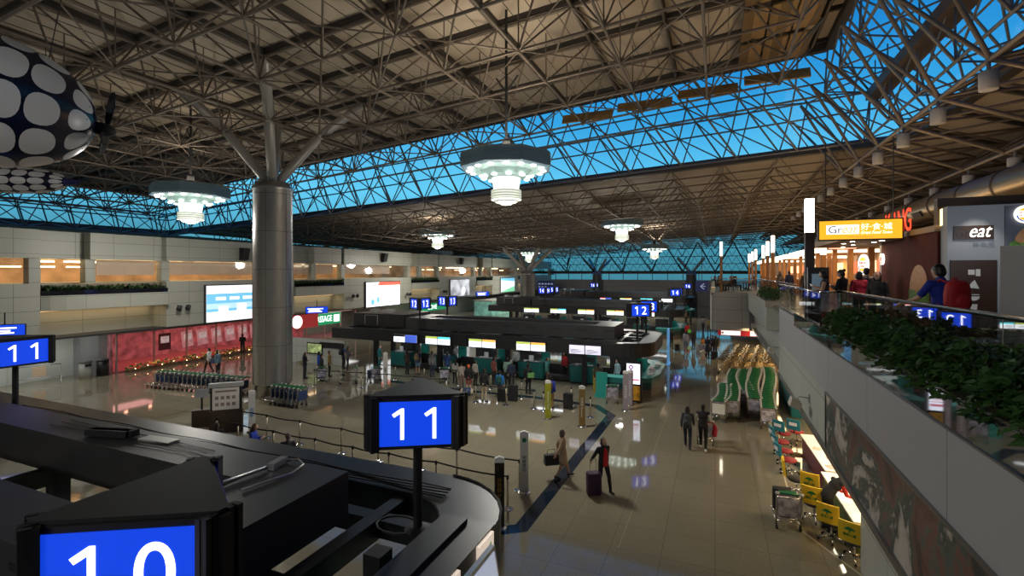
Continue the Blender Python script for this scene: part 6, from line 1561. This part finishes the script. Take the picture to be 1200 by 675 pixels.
# --- queue of the second island
person(-18.9, 27.0, 0, -.2, 'person in dark brown shirt at the desk, first right of the leftmost desk', 'stand', 'jacket', 'trousers', 'short', (.05, .03, .025), K)
person(-18.2, 27.2, 0, .1, 'person with tan backpack and denim shorts at the leftmost desk', 'stand', 'tee', 'shorts', 'short', (.03, .05, .14), (.12, .2, .3), None, 1)
person(-16.9, 26.9, 0, 0, 'person in plain grey jumper at the second teal desk', 'stand', 'jacket', 'trousers', 'short', (.22, .22, .22), (.03, .04, .08))
person(-15.9, 27.1, 0, .5, 'person in navy shirt and jeans beside the grey jumper, second teal desk', 'stand', 'tee', 'trousers', 'short', (.015, .05, .16), (.05, .09, .18), None, 1)
person(-17.0, 30.1, 0, PI, 'clerk in white shirt behind the second teal desk', 'phone', 'jacket', 'trousers', 'short', (.66, .66, .66), K)
person(-14.7, 26.0, 0, .9, 'woman in pale grey jacket crouched low in the middle queue', 'stand', 'jacket', 'trousers', 'long', (.30, .29, .28), K, None, 0, 1.45)
person(-13.7, 25.0, 0, .6, 'woman in beige jacket lifting a hand to her hair, middle queue', 'phone', 'jacket', 'trousers', 'bun', (.36, .32, .26), (.2, .1, .1), None, 0, 1.5)
person(-13.2, 25.8, 0, -.4, 'person in light patterned top behind the beige jacket', 'stand', 'jacket', 'trousers', 'short', (.40, .36, .30), K, None, 0, 1.55)
person(-12.75, 24.1, 0, .2, 'person in black jacket wearing an orange cap in the middle queue', 'stand', 'jacket', 'shorts', 'cap', K, (.3, .06, .05), mat('cap_orange', (.65, .14, .04), .6), 0, 1.62)
person(-11.15, 22.8, 0, -.1, 'man in black jacket and beige trousers, back turned, front of the middle queue', 'stand', 'jacket', 'trousers', 'short', K, (.46, .38, .26), None, 0, 1.76)
person(-12.3, 26.5, 0, -.5, 'person in maroon top with blue patch at the third teal desk', 'stand', 'tee', 'trousers', 'short', (.20, .05, .04), K, None, 1)
person(-11.5, 26.7, 0, .1, 'person in pale green top at the third teal desk', 'stand', 'jacket', 'trousers', 'bob', (.20, .32, .26), K)
person(-10.95, 26.0, 0, .2, 'person in navy with a grey cap near the third teal desk', 'stand', 'jacket', 'trousers', 'cap', (.02, .03, .06), K, mat('cap_grey', (.25, .25, .25), .7))
person(-10.6, 23.6, 0, .1, 'boy in bright blue jacket with dark green backpack, back turned', 'stand', 'jacket', 'trousers', 'short', (.02, .20, .55), (.24, .15, .06), None, 0, 1.55)
person(-9.6, 25.2, 0, -.2, 'person in long black clothes with a green bag on the shoulder, right of the boy', 'stand', 'long', 'trousers', 'short', K, K, None, 0, 1.75)
person(-12.25, 29.9, 0, PI, 'clerk in white shirt standing between the two middle teal desks', 'stand', 'jacket', 'trousers', 'short', (.62, .64, .64), K, None, 0, 1.78)
person(-8.9, 29.9, 0, PI-.4, 'clerk in red jacket behind the desks, under the orange headed monitors', 'stand', 'jacket', 'trousers', 'bob', (.40, .03, .03), K)
person(-9.3, 27.6, 0, -1.2, 'woman in pale teal scarf and brown coat beside the fourth desk', 'stand', 'jacket', 'trousers', 'short', (.10, .32, .30), (.09, .06, .05))
person(-7.55, 22.95, 0, .05, 'traveller in blue and black jacket with brown backpack, waiting by the black suitcase', 'stand', 'jacket', 'trousers', 'short', (.02, .05, .38), (.30, .17, .05), None, 0, 1.66)
person(-6.0, 26.75, 0, -.1, 'man in olive-brown jacket at the rightmost desk of the second island', 'stand', 'jacket', 'trousers', 'short', (.07, .055, .03), (.18, .13, .07), None, 0, 1.76)
person(-5.3, 28.6, 0, 2.4, 'clerk in pale blue shirt beside the rightmost desk', 'stand', 'jacket', 'trousers', 'short', (.35, .52, .55), K)
person(-4.6, 30.3, 0, 1.4, 'clerk in red vest inside the rounded service counter', 'stand', 'jacket', 'trousers', 'bob', (.5, .05, .06), K)
# --- far floor
person(-2.35, 44.6, 0, .2, 'person in pale lilac top of the pair standing by the third island', 'stand', 'jacket', 'trousers', 'bob', (.40, .40, .52), (.10, .16, .35))
person(-1.75, 45.4, 0, .8, 'person in black top and white scarf of the pair standing by the third island', 'stand', 'jacket', 'trousers', 'long', (.03, .03, .035), (.03, .04, .08))
person(-3.6, 45.2, 0, -.4, 'person in dark clothes beside the glowing blue banner', 'stand', 'tee', 'trousers', 'short', K, K, None, 1)
person(-2.6, 52.0, 0, .3, 'person in red jacket with a lime green bag by the third island', 'walk', 'jacket', 'trousers', 'short', (.50, .02, .04), K)
person(-.55, 41.4, 0, -.6, 'person in navy coat of the dark-clothed group by the bay, left one', 'phone', 'coat', 'trousers', 'short', (.02, .025, .05), K, None, 0, 1.74)
person(.0, 41.7, 0, .5, 'person in black of the dark-clothed group by the bay, right one', 'stand', 'long', 'trousers', 'short', K, K, None, 0, 1.76)
person(-.2, 42.8, 0, 2.6, 'person in dark blue hood behind the dark-clothed group', 'stand', 'jacket', 'trousers', 'hood', (.02, .03, .10), K, mat('hood_blue', (.02, .035, .12), .7))
person(-1.0, 45.2, 0, .3, 'small child in orange and yellow clothes left of the dark-clothed group', 'stand', 'jacket', 'trousers', 'short', (.65, .22, .05), (.4, .3, .05), None, 0, 1.1)
person(-.6, 58.5, 0, .2, 'distant person in yellow and white beyond the third island', 'walk', 'jacket', 'trousers', 'short', (.55, .45, .2), (.1, .1, .12))
person(-1.3, 60.5, 0, -.2, 'distant person in pale grey beyond the third island', 'walk', 'jacket', 'trousers', 'short', (.40, .42, .45), (.05, .05, .06))
person(.3, 58.0, 0, .1, 'distant person in long black clothes near the bay foot', 'walk', 'coat', 'trousers', 'long', K, K)
person(-2.9, 66.5, 0, 1.2, 'distant person in dark teal at the rounded counter of the distant island', 'stand', 'jacket', 'trousers', 'short', (.03, .10, .12), K)
person(-3.6, 68.5, 0, -2., 'distant person in beige at the far islands', 'stand', 'jacket', 'trousers', 'short', (.36, .28, .2), K)
# --- lower left, behind the nearest island
person(-14.45, 11.75, 0, -1.0, 'person with brown hair and bright blue collar just behind the nearest island', 'phone', 'jacket', 'trousers', 'long', (.015, .05, .42), K, mat('hair_brown', (.09, .04, .02), .45), 0, 1.66)
person(-12.6, 11.5, 0, .8, 'person in grey jacket, head bowed, just behind the nearest island', 'phone', 'jacket', 'trousers', 'short', (.07, .07, .07), K, HAIRG, 0, 1.66)
person(-15.8, 11.4, 0, 1.0, 'person in black leaning low beside the brown information board', 'stand', 'jacket', 'trousers', 'short', K, K, mat('hair_dark_brown', (.05, .025, .015), .45), 0, 1.64)
person(-6.3, 2.0, 0, .3, 'clerk in green uniform seated under the nearest canopy', 'sit', 'jacket', 'trousers', 'bob', (.02, .12, .10), K)
# --- mezzanine
person(3.5, 10.2, 5.2, .38, 'man in blue shirt with large red backpack leaning toward the railing', 'rail', 'tee', 'trousers', 'short', (.012, .03, .30), K, None, 0, 1.74)
person(2.95, 16.55, 5.2, 1.3, 'woman with long black hair reading her phone at the railing, nearest the dark lamp post', 'phone', 'vest', 'trousers', 'bob', (.03, .03, .035), K, None, 0, 1.66, None, (.50, .30, .20))
person(3.45, 16.9, 5.2, .9, 'woman in black with red scarf standing at the railing', 'phone', 'jacket', 'trousers', 'bun', (.015, .015, .018), K, None, 0, 1.68)
person(4.05, 17.7, 5.2, .1, 'woman in dark red jacket seen from behind on the mezzanine', 'stand', 'jacket', 'trousers', 'bob', (.32, .02, .05), K, None, 0, 1.62)
person(4.45, 18.6, 5.2, -.3, 'man in pale shirt with black backpack near the oval logo', 'stand', 'jacket', 'trousers', 'short', (.32, .30, .29), K, None, 0, 1.74)
person(4.0, 15.7, 5.2, 2.6, 'woman in dark jacket with long black hair facing out, beside the red shop wall', 'stand', 'jacket', 'trousers', 'long', (.02, .018, .02), K, None, 0, 1.62)
# diners on the bay
tbl = None
spots = [(.6, 44.0), (2.2, 45.0), (.9, 47.2), (2.6, 48.6)]
for k, (x, y) in enumerate(spots):
    lab = ['cafe table nearest the glass on the projecting bay', 'cafe table on the bay, right of the nearest one', 'cafe table on the bay, behind the nearest one', 'farthest cafe table on the bay, at right'][k]
    if tbl is None:
        tbl = thing('cafe_table', lab, 'table', (x, y, 5.226), 0, 'cafe tables on the bay')
        t = MB(); t.bx(-.4, .4, -.4, .4, .7, .74); t.build('table_top', STALLW, tbl); t = MB(); t.cyl((0, 0, .02), (0, 0, .7), .04); t.lathe([(.25, 0), (.25, .02), (.05, .04)], n=14); t.build('pedestal', DGREY, tbl)
    else: dup(tbl, (x, y, 5.226), 0, lab)
chp = None
for k, (x, y) in enumerate(spots):
    for q in (-1, 1):
        lab = 'dark cafe chair on the %s side of the %s cafe table on the bay' % ('left' if q < 0 else 'right', ['nearest', 'right-hand', 'middle', 'farthest'][k])
        if chp is None:
            chp = thing('cafe_chair', lab, 'chair', (x+.62*q, y, 5.22), q*PI/2, 'cafe chairs on the bay')
            t = MB(); t.bx(-.22, .22, -.22, .22, .43, .47); t.build('seat', DGREY, chp); t = MB(); t.bx(-.22, .22, -.25, -.21, .5, .95); t.build('backrest', DGREY, chp)
            for a in (-1, 1):
                for b in (-1, 1): t = MB(); t.cyl((.19*a, .19*b-.0, 0), (.19*a, .19*b, .43 if b > 0 else .95), .015, n=6); t.build('leg', DGREY, chp)
        else: dup(chp, (x+.62*q, y, 5.22), q*PI/2, lab)
        if (k, q) not in ((1, 1), (3, -1)):
            cols = [(.03, .03, .03), (.12, .05, .04), (.05, .06, .10), (.10, .10, .10), (.16, .10, .05), (.02, .05, .05)]
            c = cols[(k*2+(q > 0)) % 6]
            person(x+.62*q, y, 5.22, q*PI/2, 'seated diner in %s on the %s side of the %s cafe table' % (['black', 'maroon', 'slate blue', 'grey', 'brown', 'dark green'][(k*2+(q > 0)) % 6], 'left' if q < 0 else 'right', ['nearest', 'right-hand', 'middle', 'farthest'][k]), 'sit', 'jacket', 'trousers', ['short', 'bob'][k % 2], c, K)
for k, (x, y) in enumerate(((4.6, 26), (4.9, 33), (4.7, 38), (5.0, 46))):
    person(x, y, 5.2, -1.2+.5*k, 'distant food-court customer in %s at the lit stalls' % ['black', 'brown', 'navy', 'grey'][k], 'stand', 'jacket', 'trousers', ['short', 'bob', 'short', 'long'][k], [(.02, .02, .02), (.1, .06, .04), (.02, .03, .08), (.12, .12, .12)][k], K)
PPL = raise_people()
# ---------------------------------------------------------------- bags carried by people
def backpack(x, y, z, rz, m, label, s=1.):
    r = thing('backpack', label, 'backpack', (x, y, z), rz); r.scale = (s,)*3
    t = MB(); t.smooth = True
    prof = [(-.0, .02), (.13, .04), (.17, .12), (.175, .28), (.15, .42), (.09, .48), (0, .49)]
    vs = []; n = 16
    for w, zz in prof:
        for k in range(n):
            a = 2*PI*k/n; cx, cy = math.cos(a), math.sin(a); vs.append(((w+.001)*math.copysign(abs(cx)**.7, cx), -.09+(.09 if w > .05 else .02)*math.copysign(abs(cy)**.7, cy), zz))
    t.add(vs, [(k+n*j, (k+1) % n+n*j, (k+1) % n+n*(j+1), k+n*(j+1)) for j in range(len(prof)-1) for k in range(n)])
    t.build('bag', m, r)
    t = MB(); t.smooth = True; t.ell((0, -.19, .17), (.12, .05, .12), 12, 8); t.build('front_pocket', m, r)
    for q in (-1, 1):
        t = MB(); t.tube([(.09*q, -.02, .46), (.10*q, .08, .50), (.11*q, .20, .40), (.11*q, .20, .24), (.13*q, .06, .10), (.13*q, -.03, .06)], .016, 6); t.build('strap', m, r)
    t = MB(); t.tube([(-.04, -.05, .48), (-.03, -.06, .53), (.03, -.06, .53), (.04, -.05, .48)], .009, 5); t.build('grab_loop', m, r)
    return r
def onback(px, py, pz, rz, m, label, s=1., back=.115, z=.97):
    d = V((math.sin(rz), -math.cos(rz), 0))*back; return backpack(px+d.x, py+d.y, pz+z, rz, m, label, s)
onback(3.52, 10.18, 5.2, .38, mat('pack_red', (.42, .012, .016), .6), 'large red backpack on the man in blue shirt by the railing', 1.1, .12, .93)
onback(-10.6, 23.6, 0, .1, mat('pack_green', (.01, .08, .06), .6), 'dark green backpack on the boy in bright blue jacket', .85, .11, .86)
onback(-7.55, 22.95, 0, .05, mat('pack_brown', (.16, .10, .05), .6), 'brown backpack on the traveller in blue and black jacket', .9, .115, .94)
onback(-.98, 19.85, 0, -.02, mat('pack_grey', (.05, .06, .075), .6), 'small grey backpack on the woman walking away', .85, .115, .94)
onback(-18.2, 27.2, 0, .1, mat('pack_tan', (.25, .17, .09), .6), 'tan backpack on the person in denim shorts', .95, .115, .95)
onback(-24.2, 26.9, 0, -.4, mat('pack_black', (.014, .014, .016), .6), 'black backpack on the person in navy shirt by the partition', 1., .115, .95)
onback(4.45, 18.6, 5.2, -.3, MATS['pack_black'], 'black backpack on the man in pale shirt on the mezzanine', .9, .115, .98)
def handbag(x, y, z, rz, m, label, w=.32, h=.26, d=.14):
    r = thing('handbag', label, 'bag', (x, y, z), rz)
    t = MB(); t.prism_x([(-d/2, 0), (d/2, 0), (d*.36, h), (-d*.36, h)], -w/2, w/2); t.build('body', m, r)
    t = MB(); t.smooth = True; t.tube([(-w*.32, 0, h-.01), (-w*.26, 0, h+.16), (w*.26, 0, h+.16), (w*.32, 0, h-.01)], .009, 5); t.build('strap', m, r)
    return r
handbag(-4.98, 15.2, .48, .6, bag_m[0], 'large black bag carried low by the woman in tan coat', .46, .32, .26)
handbag(-30.45, 21.75, .82, .4, bag_m[3], 'dark shoulder bag of the woman in denim jacket', .3, .26)
handbag(-24.5, 23.3, .84, .9, mat('bag_cream_soft', (.55, .48, .32), .6), 'cream bag on the hip of the woman in black, left queue', .34, .3)
handbag(-9.35, 25.0, 1.0, .2, mat('bag_green', (.12, .30, .08), .6), 'green shoulder bag on the person in long black clothes', .36, .26)
handbag(-2.4, 51.9, .7, .3, mat('bag_lime', (.15, .7, .1), .6), 'lime green bag of the person in red jacket', .3, .3)
t = MB(); t.bx(-.17, .17, -.015, .015, 0, .4); t.build
r = thing('red_jacket_over_trolley', 'red jacket hanging at the right side of the man in black vest', 'jacket', (-.02, 19.95, .55), .1)
t = MB(); t.smooth = True; t.tube([(0, 0, .45), (.02, 0, .3), (0, .02, .12), (.01, .01, 0)], [.05, .09, .10, .07], 10); t.build('cloth_body', cloth((.45, .02, .05)), r)
# red top panel of the woman in the open black jacket, scarf, phones
def front_patch(px, py, rz, m, label, nm, w=.075, z0=.92, z1=1.36, s=1.66/1.712, par=None):
    t = MB(); vs = []
    for zz, yy, ww in ((z0, .128, w), (z0+.2, .132, w*1.05), (z1-.12, .128, w*.8), (z1, .085, w*.35)): vs += [(-ww, yy, zz), (0, yy+.012, zz), (ww, yy, zz)]
    t.add(vs, [(3*j+k, 3*j+k+1, 3*j+k+4, 3*j+k+3) for j in range(3) for k in range(2)])
    o = t.build(nm, m, par, fix=False); sd = o.modifiers.new('s', 'SOLIDIFY'); sd.thickness = .01; return o
for p in PPL:
    if 'red top' in p['label']: front_patch(0, 0, 0, cloth((.50, .012, .02)), '', 'red_top', .085, .84, 1.40, par=p)
    if 'red scarf' in p['label']: front_patch(0, 0, 0, cloth((.40, .02, .04)), '', 'scarf', .06, 1.1, 1.44, par=p)
    if 'white scarf' in p['label']: front_patch(0, 0, 0, cloth((.6, .6, .6)), '', 'scarf', .05, 1.05, 1.42, par=p)
    if any(k in p['label'] for k in ('tan coat', 'red top', 'facing out', 'blue shirt with large red')):
        for q in (-1, 1): t = MB(); t.smooth = True; t.ell((.031*q, .100, 1.607), (.012, .008, .008), 8, 6); t.build('eye', BLACK2, p)
    if 'reading her phone' in p['label'] or 'red scarf' in p['label']:
        q = thing('mobile_phone', 'lit phone held by the ' + ('woman nearest the dark lamp post' if 'reading' in p['label'] else 'woman in red scarf'), 'phone', p.location+Matrix.Rotation(p.rotation_euler.z, 3, 'Z') @ V((0, .33, 1.2)), p.rotation_euler.z)
        t = MB(); t.box((0, 0, 0), (.075, .012, .15), M=Matrix.Rotation(-.8, 3, 'X')); t.build('case', BLACK2, q); t = MB(); t.box((0, -.006, .005), (.066, .006, .13), M=Matrix.Rotation(-.8, 3, 'X')); t.build('display', mat('phone_glow', (.8, .85, .9), .3, emit=1.2), q)
def point(name, loc, energy, col, r=.5):
    l = bpy.data.lights.new(name, 'POINT'); l.energy = energy; l.color = col; l.shadow_soft_size = r
    o = bpy.data.objects.new(name, l); COL.objects.link(o); o.location = loc
for (x, y) in ((-8.2, 18.9), (-27.5, 18.3), (-8.3, 47), (-28.5, 46), (-8.2, 74), (-28.3, 74)):
    z = 9.65 if y < 30 else 9.0 if y < 60 else 8.3
    area('pendant_light', (x, y, z), 1.1, 560 if y < 40 else 520, (1, .95, .86))
    point('pendant_glow', (x, y, z-1.2), 520, (1, .95, .86))
    area('ceiling_fill', (x, y, 12.0 if y < 40 else 11.6), 1.6, 240 if x > -20 else 80, (1, .84, .64), (PI, 0, 0))  # added upward light over each pendant, brightens the ceiling
point('near_hall_fill', (-9, -9, 9.5), 1500, (1, .95, .88)); point('near_hall_fill', (-28, -9, 9.5), 350, (1, .95, .88))  # added unseen lights behind the camera, brighten the near hall
area('shop_roof_fill', (6.2, 18.5, 8.2), 1.5, 110, (1, .66, .34), (PI, 0, 0), sy=3)  # added upward light over the shop, warms the roof trusses
area('sign_wall_fill', (5.8, 12.2, 7.6), 1.2, 12, (.85, .92, 1), (1.2, 0, 0))  # added light facing the grey sign wall, no fitting there
# ================================================================ camera, sky, lamps
cam = bpy.data.cameras.new('camera'); co = bpy.data.objects.new('camera', cam); COL.objects.link(co); S.camera = co
cam.sensor_width = 36; cam.lens = 567/1200*36; cam.shift_y = -18.5/1200; cam.clip_start = .05; cam.clip_end = 400
co.location = (0, 0, 6.8); co.rotation_euler = (PI/2, 0, math.atan(238/567))
w = bpy.data.worlds.new('dusk_sky'); S.world = w; w.use_nodes = True; nt = w.node_tree
bg = nt.nodes['Background']; tc = nt.nodes.new('ShaderNodeTexCoord'); sp = nt.nodes.new('ShaderNodeSeparateXYZ'); rp = nt.nodes.new('ShaderNodeValToRGB')
nz = nt.nodes.new('ShaderNodeTexNoise'); nz.inputs['Scale'].default_value = 4; ad = nt.nodes.new('ShaderNodeMath'); ad.operation = 'MULTIPLY_ADD'; ad.inputs[1].default_value = .12
nt.links.new(tc.outputs['Generated'], sp.inputs[0]); nt.links.new(tc.outputs['Generated'], nz.inputs['Vector'])
nt.links.new(nz.outputs['Fac'], ad.inputs[0]); nt.links.new(sp.outputs[2], ad.inputs[2]); nt.links.new(ad.outputs[0], rp.inputs[0])
e = rp.color_ramp.elements
e[0].position = .0; e[0].color = (.06, .20, .24, 1)
e[1].position = .8; e[1].color = (.001, .05, .22, 1)
x = e.new(.10); x.color = (.07, .30, .40, 1)
x = e.new(.22); x.color = (.16, .66, .95, 1)
x = e.new(.36); x.color = (.045, .40, .80, 1)
x = e.new(.50); x.color = (.006, .20, .60, 1)
nt.links.new(rp.outputs[0], bg.inputs['Color']); bg.inputs['Strength'].default_value = 1.0
S.view_settings.view_transform = 'Standard'; S.view_settings.look = 'None'; S.view_settings.exposure = 0.
S.cycles.max_bounces = 6; S.cycles.diffuse_bounces = 3; S.cycles.glossy_bounces = 4; S.cycles.transmission_bounces = 4; S.cycles.transparent_max_bounces = 16
S.cycles.caustics_reflective = False; S.cycles.caustics_refractive = False; S.cycles.sample_clamp_indirect = 3.; S.cycles.use_denoising = True
S.cycles.use_light_tree = True
